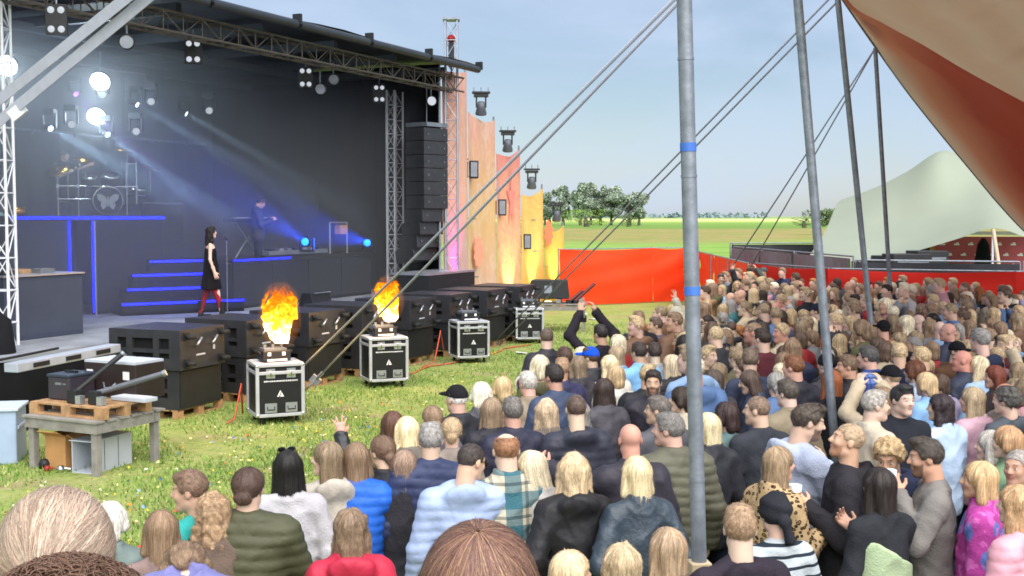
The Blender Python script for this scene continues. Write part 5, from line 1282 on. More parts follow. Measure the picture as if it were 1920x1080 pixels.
def pattern_mat(name, kind, c1, c2, c3):
    m = mat(name, c1, .85, 0, .1, 8, .3, 80, .2); t = m.node_tree; n = t.nodes; l = t.links.new; b = n['Principled BSDF']
    c = n.new('ShaderNodeTexCoord'); sp = n.new('ShaderNodeSeparateXYZ'); l(c.outputs['Object'], sp.inputs[0])
    def band(sock, period, duty, ph=0.0):
        a = n.new('ShaderNodeMath'); a.operation = 'MULTIPLY_ADD'; l(sock, a.inputs[0]); a.inputs[1].default_value = 1 / period; a.inputs[2].default_value = ph + 10
        f = n.new('ShaderNodeMath'); f.operation = 'FRACT'; l(a.outputs[0], f.inputs[0]); g_ = n.new('ShaderNodeMath'); g_.operation = 'LESS_THAN'; l(f.outputs[0], g_.inputs[0]); g_.inputs[1].default_value = duty; return g_.outputs[0]
    def mixc(f, a, bcol, k=1.0):
        x = n.new('ShaderNodeMix'); x.data_type = 'RGBA'
        if k < 1:
            q_ = n.new('ShaderNodeMath'); q_.operation = 'MULTIPLY'; l(f, q_.inputs[0]); q_.inputs[1].default_value = k; f = q_.outputs[0]
        l(f, x.inputs['Factor'])
        if isinstance(a, str): x.inputs['A'].default_value = lin(a)
        else: l(a, x.inputs['A'])
        x.inputs['B'].default_value = lin(bcol); return x.outputs['Result']
    if kind == 'plaid':
        o_ = mixc(band(sp.outputs['X'], .19, .5, .2), c1, c2, .75); o_ = mixc(band(sp.outputs['Z'], .19, .5), o_, c2, .75); o_ = mixc(band(sp.outputs['Z'], .19, .1, .3), o_, c3, .6); o_ = mixc(band(sp.outputs['X'], .19, .1, .6), o_, c3, .5)
    elif kind == 'stripe':
        o_ = mixc(band(sp.outputs['Z'], .062, .28), c1, c2)
    elif kind == 'leopard':
        v = n.new('ShaderNodeTexVoronoi'); v.inputs['Scale'].default_value = 34; l(c.outputs['Object'], v.inputs['Vector']); a = n.new('ShaderNodeMath'); a.operation = 'LESS_THAN'; l(v.outputs['Distance'], a.inputs[0]); a.inputs[1].default_value = .42; o_ = mixc(a.outputs[0], c1, c2)
        a2 = n.new('ShaderNodeMath'); a2.operation = 'LESS_THAN'; l(v.outputs['Distance'], a2.inputs[0]); a2.inputs[1].default_value = .22; o_ = mixc(a2.outputs[0], o_, c3)
    else:
        v = n.new('ShaderNodeTexVoronoi'); v.inputs['Scale'].default_value = 6.5; l(c.outputs['Object'], v.inputs['Vector']); a = n.new('ShaderNodeMath'); a.operation = 'LESS_THAN'; l(v.outputs['Distance'], a.inputs[0]); a.inputs[1].default_value = .42; o_ = mixc(a.outputs[0], c1, c2)
        z = n.new('ShaderNodeTexNoise'); z.inputs['Scale'].default_value = 16; l(c.outputs['Object'], z.inputs['Vector']); r_ = n.new('ShaderNodeMapRange'); r_.inputs['From Min'].default_value = .52; r_.inputs['From Max'].default_value = .58; l(z.outputs['Fac'], r_.inputs['Value']); o_ = mixc(r_.outputs[0], o_, c3, .6)
    l(o_, b.inputs['Base Color']); return m
CL['plaid'] = pattern_mat('teal_plaid', 'plaid', 'c6bda8', '1f6172', '16323c')
CL['blueplaid'] = pattern_mat('blue_plaid', 'plaid', '6f8cc8', '2c3f80', '1a2650')
CL['stripe'] = pattern_mat('striped_knit', 'stripe', 'b0b8bc', '27303a', '27303a')
CL['leopard'] = pattern_mat('leopard_print', 'leopard', 'b79c76', '2f2620', '8a6a45')
CL['floral'] = pattern_mat('floral_print', 'floral', 'a8408e', '5f6fb0', 'd070b8')

ARMS = {
    'down': ((.265, -.03, 1.13), (.275, .05, .89)), 'fold': ((.265, .05, 1.13), (.03, .22, 1.13)), 'pocket': ((.295, -.09, 1.14), (.21, .09, .95)),
    'cup': ((.245, .05, 1.13), (.17, .29, 1.23)), 'drink': ((.28, .10, 1.2), (.09, .18, 1.44)), 'hold': ((.27, .0, 1.12), (.15, .21, 1.27)), 'up': ((.30, .12, 1.58), (.22, .2, 1.84)), 'wave': ((.36, .10, 1.30), (.40, .2, 1.55)),
    'film': ((.27, .22, 1.50), (.10, .32, 1.72)), 'chest': ((.27, .1, 1.16), (-.02, .19, 1.33)), 'phone': ((.24, .08, 1.15), (.08, .3, 1.32)), 'out': ((.33, .14, 1.33), (.40, .38, 1.42)), 'filmup': ((.30, .2, 1.62), (.10, .3, 1.88))}
def arm_pts(pose, side, sh):
    e, w_ = ARMS[pose]; return np.array((side * sh, -.015, 1.405)), np.array((side * (e[0] - .185 + sh), e[1], e[2])), np.array((side * (w_[0] - (.1 if abs(w_[0]) > .1 else 0) * (.185 - sh) / .1), w_[1], w_[2]))
HC = np.array((0, .02, 1.641)); HS = .885; PV = np.array((0, -.02, 1.50))
def head_rot(yaw, pitch, roll):
    m = Matrix.Rotation(R(yaw), 3, 'Z') @ Matrix.Rotation(R(-pitch), 3, 'X') @ Matrix.Rotation(R(roll), 3, 'Y'); return np.array(m)
def to_head(X, Y, Z, Rm):
    q_ = np.stack([X - PV[0], Y - PV[1], Z - PV[2]], -1) @ Rm   # inverse rotation
    o_ = HC - PV
    return (q_[..., 0] - o_[0]) / HS, (q_[..., 1] - o_[1]) / HS, (q_[..., 2] - o_[2]) / HS
def head_d(x, y, z, sex):
    f = sex == 'f'
    d = ell(x, y, z, (0, -.014, .03), (.076, .094, .086))
    d = smin(d, ell(x, y, z, (0, .026, -.03), (.057 if f else .061, .066, .085)), .03)
    d = smin(d, ell(x, y, z, (0, .066, -.092), (.024 if f else .03, .022, .022)), .03)
    d = smin(d, cone(x, y, z, (-.045, .0, -.07), (0, .06, -.098), .02, .02), .025); d = smin(d, cone(x, y, z, (.045, .0, -.07), (0, .06, -.098), .02, .02), .025)
    ax = np.abs(x)
    d = smin(d, ell(ax, y, z, (.034, .066, -.022), (.024, .02, .024)), .02)
    d = smin(d, ell(x, y, z, (0, .078, .030), (.045, .014, .012)), .018)
    d = smax(d, -ell(ax, y, z, (.031, .103, .010), (.019, .022, .011)), .012)
    d = smin(d, ell(ax, y, z, (.031, .077, .008), (.0125, .0125, .0125)), .004)
    d = smin(d, cone(x, y, z, (0, .088, .018), (0, .108, -.020), .008, .013), .010); d = smin(d, ell(ax, y, z, (.010, .097, -.024), (.009, .010, .008)), .008)
    d = smin(d, ell(x, y, z, (0, .088, -.050), (.022, .009, .006)), .008); d = smin(d, ell(x, y, z, (0, .086, -.060), (.018, .009, .007)), .006)
    d = smin(d, ell(ax, y, z, (.079, -.012, -.004), (.009, .022, .031)), .008)
    return d
def finger_set(w_, f, nrm, side, curl, spread, s=1.0):
    "list of cones for a hand at wrist w_, pointing along f, palm facing nrm"
    f = f / np.linalg.norm(f); nrm = nrm - f * nrm.dot(f); nrm /= np.linalg.norm(nrm); lat = np.cross(f, nrm) * side
    L = [(w_ - f * .02, w_ + f * .035, .024, .030), (w_ + f * .03 + lat * .02, w_ + f * .085 + lat * .024, .017, .014), (w_ + f * .03 - lat * .02, w_ + f * .08 - lat * .026, .017, .014), (w_ + f * .03, w_ + f * .088, .018, .014)]
    for k, (o_, ln) in enumerate(((.031, .066), (.011, .076), (-.011, .07), (-.031, .055))):
        b_ = w_ + f * .085 + lat * o_; dr = f + lat * (o_ * spread * 10); dr /= np.linalg.norm(dr)
        m1 = b_ + (dr * math.cos(curl) + nrm * math.sin(curl)) * ln * .55; m2 = m1 + (dr * math.cos(curl * 2.2) + nrm * math.sin(curl * 2.2)) * ln * .5
        L += [(b_, m1, .0095, .0085), (m1, m2, .0085, .007)]
    tb = w_ + f * .02 + lat * .026; t1 = tb + (f * .6 + lat * .7 + nrm * .35) / 1.0 * .042; t2 = t1 + (f * .85 + lat * .25 + nrm * .45) * .032
    L += [(tb, t1, .014, .011), (t1, t2, .0105, .008)]
    return L
CACHE = {}
def joinpq(parts):
    P = []; Q = []; n = 0
    for p, q_ in parts: P.append(p); Q.append(q_ + n); n += len(p)
    return np.concatenate(P), np.concatenate(Q)
def body_mesh(sex, yaw, pitch, roll, aR, aL, beard, lod, stride=0.0):
    key = ('body', sex, yaw, pitch, roll, aR, aL, beard, lod, stride)
    if key in CACHE: return CACHE[key]
    sh = .182 if sex == 'm' else .160; Rm = head_rot(yaw, pitch, roll)
    hh = {0: .0075, 1: .010, 2: .014, 3: .021}[lod]
    def fh(X, Y, Z):
        x, y, z = to_head(X, Y, Z, Rm); d = head_d(x, y, z, sex) * HS
        nb = PV + Rm @ (HC - PV + np.array((0, -.03, -.06)))
        d = smin(d, cone(X, Y, Z, nb, (0, -.03, 1.42), .046 if sex == 'f' else .055, .058), .025)
        return np.maximum(d, 1.41 - Z)
    c = PV + Rm @ (HC - PV)
    parts = [nets(fh, c - np.array((.135, .15, .22)), c + np.array((.135, .15, .15)), hh)]
    nh = len(parts[0][0])
    if lod < 2 or aR in ('film', 'up', 'wave', 'filmup', 'phone', 'drink', 'out') or aL in ('film', 'up', 'wave', 'filmup', 'out'):
        for side, pose in ((1, aR), (-1, aL)):
            s_, e_, w_ = arm_pts(pose, side, sh); f = w_ - e_
            curl = {'hold': .75, 'cup': .75, 'drink': .75, 'phone': .6, 'film': .6, 'filmup': .6, 'up': .15, 'wave': .2, 'out': .5}.get(pose, .35)
            nrm = np.array({'down': (-side, .2, 0), 'fold': (0, -1, .1), 'chest': (0, -1, 0), 'pocket': (-side, 0, 0), 'cup': (-side, .3, .0), 'drink': (-side, -.2, 0), 'hold': (-side, .3, 0), 'up': (0, 1, .2), 'wave': (0, 1, .2), 'film': (-side * .8, .6, 0), 'filmup': (-side * .8, .6, 0), 'phone': (-side * .4, -.6, .6), 'out': (-side, .2, .1)}[pose], float)
            if pose in ('cup', 'drink', 'hold'): f = f / np.linalg.norm(f) + np.array((0, .2, .3))
            if pose in ('film', 'filmup'): f = np.array((-side * .25, .25, 1.0))
            if pose in ('up', 'wave'): f = np.array((side * .1, .15, 1.0))
            fl = finger_set(w_, f, nrm, side, curl, 1.8 if pose in ('up', 'wave') else .5)
            def fhand(X, Y, Z, fl=fl, e_=e_, w_=w_):
                d = cone(X, Y, Z, w_ + (e_ - w_) * .4, w_, .036, .026)
                for k, (a, b_, r1, r2) in enumerate(fl): d = smin(d, cone(X, Y, Z, a, b_, r1, r2), .012 if k < 4 else .005)
                return d
            parts.append(nets(fhand, w_ - .16, w_ + .19, .0075 if lod == 0 else .011))
    def fb(X, Y, Z):
        d = ell(X, Y, Z, (0, -.005, 1.24), (sh - .03, .10, .22)); d = smin(d, ell(X, Y, Z, (0, 0, .98), (.14, .10, .2)), .05)
        for s in (-1, 1):
            g_ = s * stride
            d = smin(d, cone(X, Y, Z, (s * .09, 0, .9), (s * .10, .01 + g_ * .5, .5), .075, .05), .03); d = smin(d, cone(X, Y, Z, (s * .10, .01 + g_ * .5, .5), (s * .105, -.01 + g_, .09), .048, .035), .02)
            d = smin(d, cone(X, Y, Z, (s * .105, -.01 + g_, .06), (s * .11, .1 + g_, .04), .035, .028), .03)
            a, b_, w_ = arm_pts(aR if s > 0 else aL, s, sh); d = smin(d, cone(X, Y, Z, a, b_, .042, .036), .03); d = smin(d, cone(X, Y, Z, b_, w_, .036, .027), .02)
        return d
    if lod < 3: parts.append(nets(fb, (-.45, -.34, .0), (.45, .45, 1.95), .03))
    P, Q = joinpq(parts)
    me = mesh_np('body', P, Q, SKIN)
    paint = np.zeros((len(P), 4), np.float32); x, y, z = to_head(P[:nh, 0], P[:nh, 1], P[:nh, 2], Rm); ax = np.abs(x); pc = np.zeros((nh, 4), np.float32)
    def dab(mask, col, a):
        mask = np.clip(mask, 0, 1) * a; c4 = np.array(lin(col)[:3]); al = pc[:, 3]
        pc[:, :3] = np.where(mask[:, None] > 0, pc[:, :3] * (1 - mask[:, None]) + c4 * mask[:, None], pc[:, :3]) if False else np.where((mask > .02)[:, None], c4, pc[:, :3]); pc[:, 3] = np.maximum(al * (1 - (mask > .02)), mask)
    fr = (y > .03)
    if beard: dab(fr * np.clip(((-.028 + .35 * np.maximum(0, .05 - y)) - z) / .012, 0, 1) * (np.hypot(x / .03, (z + .055) / .014) > 1), beard, .75)
    dab(fr * (np.hypot(x / .024, (z + .055) / .0115) < 1), 'b06560' if sex == 'f' else 'a86a62', .75)
    dab(fr * (np.abs(z + .0545) < .0022) * (ax < .02), '5c2a28', .8)
    dab(fr * (np.hypot((ax - .033) / .02, (z - .0335 + .12 * np.abs(ax - .03)) / .0055) < 1) * (y > .05), '4e3a2c', .75)
    dab(fr * (np.hypot((ax - .031) / .0145, (z - .008) / .0075) < 1) * (y > .06), 'd8d2cc', .85)
    dab(fr * (np.hypot((ax - .031) / .0072, (z - .008) / .0072) < 1) * (y > .06), '2b2420', .95)
    paint[:nh] = pc
    a = me.attributes.new('paint', 'FLOAT_COLOR', 'POINT'); a.data.foreach_set('color', paint.ravel())
    CACHE[key] = me; return me
def arm_sdf(X, Y, Z, pts, r1, r2, r3, cutw=.02, short=False):
    a, b_, w_ = pts
    if short:
        e = a + (b_ - a) * .55; dr = (b_ - a) / np.linalg.norm(b_ - a); d = cone(X, Y, Z, a, b_, r1, r2)
        return np.maximum(d, (X - e[0]) * dr[0] + (Y - e[1]) * dr[1] + (Z - e[2]) * dr[2])
    dr = (w_ - b_) / np.linalg.norm(w_ - b_); d2 = cone(X, Y, Z, b_, w_, r2, r3)
    d2 = np.maximum(d2, (X - w_[0]) * dr[0] + (Y - w_[1]) * dr[1] + (Z - w_[2]) * dr[2])
    return smin(cone(X, Y, Z, a, b_, r1, r2), d2, .025)
TOPS = {  # bulk, hem, hood, collar, ridge, short sleeve, material
    'jacket': (.020, .80, 0, 1, 0, 0, 'nylon'), 'puffer': (.030, .80, 0, 1, .009, 0, 'nylon'), 'hoodie': (.018, .82, 1, 0, 0, 0, 'cloth'), 'sweater': (.012, .84, 0, 0, 0, 0, 'cloth'),
    'tee': (.008, .84, 0, 0, 0, 1, 'cloth'), 'coat': (.022, .62, 0, 1, 0, 0, 'cloth'), 'hoodjacket': (.024, .78, 1, 1, 0, 0, 'nylon'), 'pufferhood': (.026, .82, 1, 0, .008, 0, 'nylon'), 'leather': (.018, .84, 0, 1, 0, 0, 'leather'), 'shirt': (.014, .80, 0, 1, 0, 0, 'cloth')}
def top_mesh(kind, sex, aR, aL, lod, matname=None, seed=0):
    key = ('top', kind, sex, aR, aL, lod, matname, seed)
    if key in CACHE: return CACHE[key]
    bulk, hem, hood, collar, ridge, short, mt = TOPS[kind]; sh = .182 if sex == 'm' else .160; wf = 1.0 if sex == 'm' else .9
    def fn(X, Y, Z):
        d = ell(X, Y, Z, (0, -.008, 1.25), (.172 * wf, .112, .235)); d = smin(d, ell(X, Y, Z, (0, .004, 1.03), (.152 * wf, .112, .21)), .06)
        d = smin(d, ell(X, Y, Z, (0, .0, .86), (.168, .118, .17)), .07)
        d = smin(d, cone(X, Y, Z, (-sh + .02, -.015, 1.395), (sh - .02, -.015, 1.395), .056, .056), .05)
        for s in (-1, 1): d = smin(d, cone(X, Y, Z, (s * .03, -.03, 1.475), (s * (sh - .03), -.02, 1.415), .04, .045), .03)
        if hem < .7: d = smin(d, cone(X, Y, Z, (0, 0, .9), (0, 0, hem - .1), .165, .19, .75), .06)
        d = np.maximum(d, hem - Z)
        for s, pose in ((1, aR), (-1, aL)):
            d = smin(d, arm_sdf(X, Y, Z, arm_pts(pose, s, sh), .052 * (wf * .5 + .5), .044, .035, short=short), .03)
        if ridge:
            d = d - ridge * (np.abs(np.sin(math.pi * (Z + .012 * np.sin(X * 9)) / .062)) ** .6 - .6)
        d = d - bulk
        if collar: d = smin(d, np.maximum(cone(X, Y, Z, (0, -.035, 1.44), (0, -.022, 1.535), .076, .072), Z - 1.53), .02)
        else: d = smin(d, cone(X, Y, Z, (0, -.03, 1.44), (0, -.03, 1.475), .068, .062), .02)
        if hood:
            d = smin(d, ell(X, Y + .35 * (Z - 1.46), Z, (0, -.112, 1.45), (.118, .055, .078)), .03)
            d = smax(d, -ell(X, Y, Z, (0, -.055, 1.55), (.080, .075, .07)), .015)
        d = d + .004 * wav(X, Y, Z, 14, seed) - (.004 if ridge else .010) * (1 - np.abs(wav(X * .7, Y * .7, Z * 1.5, 17, seed + 3))) ** 4 - (.003 if ridge else .007) * (1 - np.abs(wav(X * 1.2 + .4 * Z, Y, Z * .8, 26, seed + 7))) ** 4 + .002 * wav(X, Y, Z, 60, seed + 5)
        return d
    hh = {0: .0115, 1: .016, 2: .024, 3: .036}[lod]
    up = aR in ('up', 'wave', 'film', 'filmup', 'drink', 'out', 'phone') or aL in ('up', 'wave', 'film', 'filmup', 'out')
    P, Q = nets(fn, (-.52 if up else -.42, -.27, hem - .02), (.52 if up else .42, .46 if up or 'cup' in (aR, aL) else .36, 1.95 if up else 1.57), hh)
    me = mesh_np('top', P, Q, CL[matname or mt]); CACHE[key] = me; return me
def trouser_mesh(sex, lod, skirt=False):
    key = ('trousers', sex, lod)
    if key in CACHE: return CACHE[key]
    def fn(X, Y, Z):
        d = ell(X, Y, Z, (0, 0, .92), (.165, .115, .13))
        for s in (-1, 1):
            d = smin(d, cone(X, Y, Z, (s * .088, 0, .88), (s * .1, .012, .5), .092, .066), .03); d = smin(d, cone(X, Y, Z, (s * .1, .012, .5), (s * .105, -.01, .1), .064, .056), .02)
        d = d + .006 * wav(X, Y, Z, 20, 1); return np.maximum(d, np.maximum(.06 - Z, Z - 1.0))
    P, Q = nets(fn, (-.24, -.18, .05), (.24, .18, 1.02), .022 if lod < 2 else .03); me = mesh_np('trousers', P, Q, CL['denim']); CACHE[key] = me; return me
def shoe_mesh():
    if 'shoe' in CACHE: return CACHE['shoe']
    def fn(X, Y, Z):
        d = smin(ell(X, Y, Z, (0, .09, .035), (.047, .1, .04)), ell(X, Y, Z, (0, -.01, .05), (.042, .055, .06)), .03); return np.maximum(d, -Z + .002)
    P, Q = nets(fn, (-.07, -.08, 0), (.07, .21, .13), .014); me = mesh_np('shoe', P, Q, CL['shoe']); CACHE['shoe'] = me; return me
# ---- hair, in head space (origin at the head centre, face towards +Y)
def strand_ripple(x, y, z, f, seed):
    az = np.arctan2(x, -(y + .02)); q_ = np.random.default_rng(seed).uniform(0, 6.28, 5)
    return (np.sin(az * f + q_[0] + z * 14) + .7 * np.sin(az * f * 2.3 + q_[1] - z * 22) + .5 * np.sin(az * f * 4.1 + q_[2] + z * 9)) / 2.2
def trace_strands(fn, P, base, n, seed, hw):
    q_ = np.random.default_rng(seed + 50); e = .003
    p = P[q_.integers(0, len(P), n)].astype(np.float64); short = base in ('short', 'buzz', 'quiff', 'bald', 'curlyshort')
    steps = 4 if short else 8
    L_ = {'buzz': .007, 'bald': .010, 'short': .024, 'quiff': .030, 'curlyshort': .026, 'tied': .07, 'pony': .08, 'bun': .07, 'bob': .11}.get(base, .17) * q_.uniform(.5, 1.2, (n, 1))
    def grad(p):
        g_ = np.stack([fn(p[:, 0] + e * (k == 0), p[:, 1] + e * (k == 1), p[:, 2] + e * (k == 2)) - fn(p[:, 0] - e * (k == 0), p[:, 1] - e * (k == 1), p[:, 2] - e * (k == 2)) for k in range(3)], 1)
        return g_ / (np.linalg.norm(g_, axis=1, keepdims=True) + 1e-9)
    crown = np.array((0, -.045, .14)); tie = np.array((0, -.115, .02)); rd = q_.normal(0, 1, (n, 3)); lift = q_.uniform(.0005, .005, (n, 1)); fly = (q_.random((n, 1)) < .10) * q_.uniform(.003, .012, (n, 1))
    C = []; G = []
    for k in range(steps + 1):
        g_ = grad(p); C.append(p + g_ * (lift + fly * k / steps)); G.append(g_)
        if short:
            f = (p - crown) * np.array((1, 1, .6)); f /= np.linalg.norm(f, axis=1, keepdims=True) + 1e-9; f = f + .35 * rd - g_ * (f * g_).sum(1, keepdims=True) + g_ * .06
            if base == 'quiff': f = f + np.array((0, .35, .25))
        elif base in ('tied', 'pony', 'bun'):
            f = tie - p; f /= np.linalg.norm(f, axis=1, keepdims=True) + 1e-9; f = f + .12 * rd
            if base == 'pony': f = np.where((p[:, 1] < -.12)[:, None], np.array((0, 0, -1.0)) + .15 * rd, f)
        elif base == 'curly': f = np.roll(rd, k % 3, 1) * np.where(k % 2, 1, -1) * .8 + np.array((0, 0, -.7))
        else:
            f = (p - crown); f /= np.linalg.norm(f, axis=1, keepdims=True) + 1e-9; wz = np.clip((.10 - p[:, 2:3]) / .12, 0, 1)
            f = f * (1 - wz * .85) + np.array((0, 0, -1.0)) * wz + (.10 if base != 'wavy' else .38) * (rd * np.cos(k * 1.9 + rd[:, :1] * 3))
        if not short: f = f - g_ * (f * g_).sum(1, keepdims=True)
        f /= np.linalg.norm(f, axis=1, keepdims=True) + 1e-9; p = p + f * L_ / steps
        p = p - grad(p) * np.clip(fn(p[:, 0], p[:, 1], p[:, 2]), -.01, .006)[:, None] * (.8 if short else 1)
    C = np.stack(C, 1); G = np.stack(G, 1); T = np.gradient(C, axis=1); W = np.cross(T, G); W /= np.linalg.norm(W, axis=-1, keepdims=True) + 1e-9
    s = np.linspace(0, 1, steps + 1)[None, :, None]; wd = hw * q_.uniform(.5, 1.4, (n, 1, 1)) * (1 - .75 * s ** 2)
    V_ = np.stack([C - W * wd, C + W * wd], 2).reshape(-1, 3).astype(np.float32)
    b0 = (np.arange(n) * (steps + 1) * 2)[:, None] + (np.arange(steps) * 2)[None, :]
    return V_, np.stack([b0, b0 + 1, b0 + 3, b0 + 2], -1).reshape(-1, 4), np.repeat(q_.uniform(0, 6, (n, 3)), (steps + 1) * 2, 0)
def hair_mesh(kind, lod, seed=0):
    key = ('hair', kind, lod, seed)
    if key in CACHE: return CACHE[key]
    base = kind.split('_')[0]
    def cap(x, y, z, t_): return ell(x, y, z, (0, -.016, .032), (.076 + t_, .094 + t_, .086 + t_))
    def cut(x, y, z, ys, zs): return np.interp(y, ys, zs) - z
    def fn(x, y, z):
        if base in ('short', 'buzz', 'quiff', 'bald', 'curlyshort'):
            t_ = {'short': .010, 'buzz': .005, 'quiff': .012, 'bald': .006, 'curlyshort': .026}[base]
            d = cap(x, y, z, t_)
            if base == 'quiff': d = smin(d, ell(x, y, z, (0, .035, .112), (.06, .06, .028)), .03)
            if base == 'short': d = smin(d, ell(x, y, z, (0, .01, .098), (.066, .075, .03)), .03)
            amp = {'short': .0028, 'buzz': .0008, 'quiff': .0035, 'bald': .0012, 'curlyshort': .012}[base]
            d = d + amp * wav(x, y, z, 75 if base != 'curlyshort' else 105, seed) + amp * .7 * wav(x, y, z, 150, seed + 1)
            c = cut(x, y, z, [-.12, -.08, -.045, -.02, .012, .03, .055, .075, .1], [-.078, -.07, -.04, .012, .0, -.004, .055, .068, .07])
            d = smax(d, c + .004 * wav(x, y, z, 120, seed + 2), .006)
            if base == 'bald': d = smax(d, -(np.hypot(x / .066, (y - .02) / .098) - 1) * .05 * 1.0 + 0 * z - .0 if False else -(ell(x, y, z, (0, .03, .12), (.064, .105, .085))), .008)
            return d
        if base in ('pony', 'bun', 'tied'):
            d = cap(x, y, z, .012) + .0028 * strand_ripple(x, y, z, 9, seed)
            d = smax(d, cut(x, y, z, [-.12, -.08, -.04, -.015, .02, .05, .075, .1], [-.085, -.075, -.03, .01, .012, .05, .07, .075]), .006)
            if base == 'pony':
                d = smin(d, cone(x, y, z, (0, -.10, .055), (0, -.145, .0), .024, .03), .015); d = smin(d, cone(x, y, z, (0, -.145, .0), (.01, -.135, -.24), .033, .014) + .005 * strand_ripple(x, y, z, 10, seed), .015)
            elif base == 'bun': d = smin(d, ell(x, y, z, (0, -.125, .04), (.042, .036, .042)) + .005 * wav(x, y, z, 90, seed), .01)
            else: d = smin(d, ell(x, y, z, (.0, -.105, -.03), (.05, .035, .045)) + .006 * wav(x, y, z, 80, seed), .015)
            return d
        ln = {'long': -.36, 'mid': -.22, 'bob': -.13, 'wavy': -.30, 'curly': -.25, 'vlong': -.46}[base]; wd = {'bob': .95, 'curly': 1.12, 'wavy': 1.05}.get(base, 1.0)
        d = cap(x, y, z, .014)
        d = smin(d, cone(x, y, z, (0, -.055, .01), (0, -.082, ln + .06), .086 * wd, .074 * wd, .72), .03)
        for s in (-1, 1):
            d = smin(d, cone(x, y, z, (s * .068, -.005, .03), (s * .088 * wd, -.02, max(ln + .1, -.2)), .034, .036 * wd), .025)
        op = ell(x, y, z, (0, .105, -.05), (.068, .085, .115)); op = smin(op, ell(x, y, z, (0, .13, -.2), (.1, .12, .16)), .05); d = smax(d, -op, .02)
        if base in ('wavy', 'curly'):
            A = .009 if base == 'wavy' else .014
            d = d + A * wav(x, y, z * (1.0 if base == 'curly' else .7), 62 if base == 'wavy' else 85, seed) + A * .5 * wav(x, y, z, 130, seed + 1) + .004 * strand_ripple(x, y, z, 9, seed)
        else: d = d + .0042 * strand_ripple(x, y, z, 7, seed) + .002 * wav(x, y, z * .3, 70, seed)
        e = ln + .012 * np.sin(x * 70 + seed) + .012 * np.sin(x * 31 + 2 * seed) + .25 * np.abs(x) ** 1.2
        return smax(d, e - z, .01)
    ln = {'long': -.36, 'mid': -.22, 'bob': -.13, 'wavy': -.30, 'curly': -.27, 'vlong': -.46, 'pony': -.28}.get(base, -.12)
    w_ = .16 if base in ('long', 'mid', 'bob', 'wavy', 'curly', 'vlong') else .12
    hh = {0: .0075, 1: .0105, 2: .015, 3: .021}[lod] if base not in ('buzz',) else {0: .007, 1: .009, 2: .012, 3: .016}[lod]
    P, Q = nets(fn, (-w_, -.2, ln - .01), (w_, .12, .165), hh)
    nb0 = len(P)
    # flow coordinates: constant along a strand
    az = np.arctan2(P[:, 0], -(P[:, 1] + .03)); fl = np.stack([np.cos(az) * 1.0, np.sin(az) * 1.0, P[:, 2] * (2.2 if base not in ('curly', 'curlyshort') else 9)], 1)
    if base in ('short', 'quiff', 'buzz', 'bald'): fl = P * np.array((11, 7, 9))
    if base in ('curlyshort', 'curly'): fl = P * 14
    if lod < 3:
        N_ = (1800, 950, 300)[lod]; S_, SQ, SF = trace_strands(fn, P, base, N_, seed, (.0009, .0013, .0026)[lod])
        Q = np.concatenate([Q, SQ + len(P)]); P = np.concatenate([P, S_]); fl = np.concatenate([fl, SF])
    me = mesh_np('hair', P, Q, HAIR); a = me.attributes.new('flow', 'FLOAT_VECTOR', 'POINT'); a.data.foreach_set('vector', fl.astype(np.float32).ravel())
    CACHE[key] = me; return me
def hat_mesh(kind):
    key = ('hat', kind)
    if key in CACHE: return CACHE[key]
    def fn(x, y, z):
        d = ell(x, y, z, (0, -.014, .035), (.092, .108, .104)) + .002 * wav(x, y, z, 60, 1)
        if kind == 'cap':
            d = np.maximum(d, .035 + .1 * y - z); d = smin(d, np.maximum(ell(x, y, z, (0, .11, .04), (.075, .085, .018)), -y + .04), .01)
        elif kind == 'beanie': d = np.maximum(d - .004, .0 + .15 * (y) - z)
        elif kind == 'bucket': d = smin(np.maximum(d, .03 - z), np.maximum(cone(x, y, z, (0, -.01, .05), (0, -.01, .0), .105, .15), np.abs(z - .022) - .022), .01)
        elif kind == 'wrap':
            d = np.maximum(d - .006 + .004 * np.sin(z * 70 + 20 * x), -.055 + .5 * y - z); d = smin(d, ell(x, y, z, (.0, -.13, -.02), (.045, .03, .04)), .015); d = smin(d, cone(x, y, z, (0, -.13, -.03), (.03, -.14, -.13), .022, .035), .015)
        elif kind == 'hood':
            d = smin(ell(x, y, z, (0, -.02, .03), (.115, .13, .125)), cone(x, y, z, (0, -.04, -.05), (0, -.06, -.16), .11, .12), .04); d = smax(d, -ell(x, y, z, (0, .12, -.02), (.085, .12, .115)), .02); d = d + .006 * wav(x, y, z, 30, 3) - .010 * (1 - np.abs(wav(x, y, z, 24, 8))) ** 4
        return d
    P, Q = nets(fn, (-.17, -.2, -.24), (.17, .22, .17), .009); me = mesh_np('hat', P, Q, CL['cloth']); CACHE[key] = me; return me
def glasses_mesh():
    if 'glasses' in CACHE: return CACHE['glasses']
    m_ = MB()
    for s in (-1, 1):
        m_.lathe([(0, -.003), (.026, -.003), (.028, .003), (0, .004)], (s * .034, .1, 0), 'Y', 14); m_.tube((s * .06, .098, .004), (s * .083, -.005, .006), .003, None, 5)
    m_.tube((-.01, .1, .004), (.01, .1, .004), .003, None, 5); me = m_.mesh('glasses'); me.materials.append(M['rubber']); CACHE['glasses'] = me; return me
SKINS = ['e2bca6', 'dcb29c', 'e8c6b2', 'd6a890', 'e0b8a4', 'd0a088']
HAIRC = {'blond': 'b89a66', 'white blond': 'd9c9a2', 'light brown': '8a6a48', 'brown': '5c4330', 'dark brown': '382a20', 'black': '1e1a19', 'grey': '8d8882', 'white': 'cfc9bf', 'red': '9c5226', 'ginger': 'a4642e', 'dirty blond': '8f7550'}
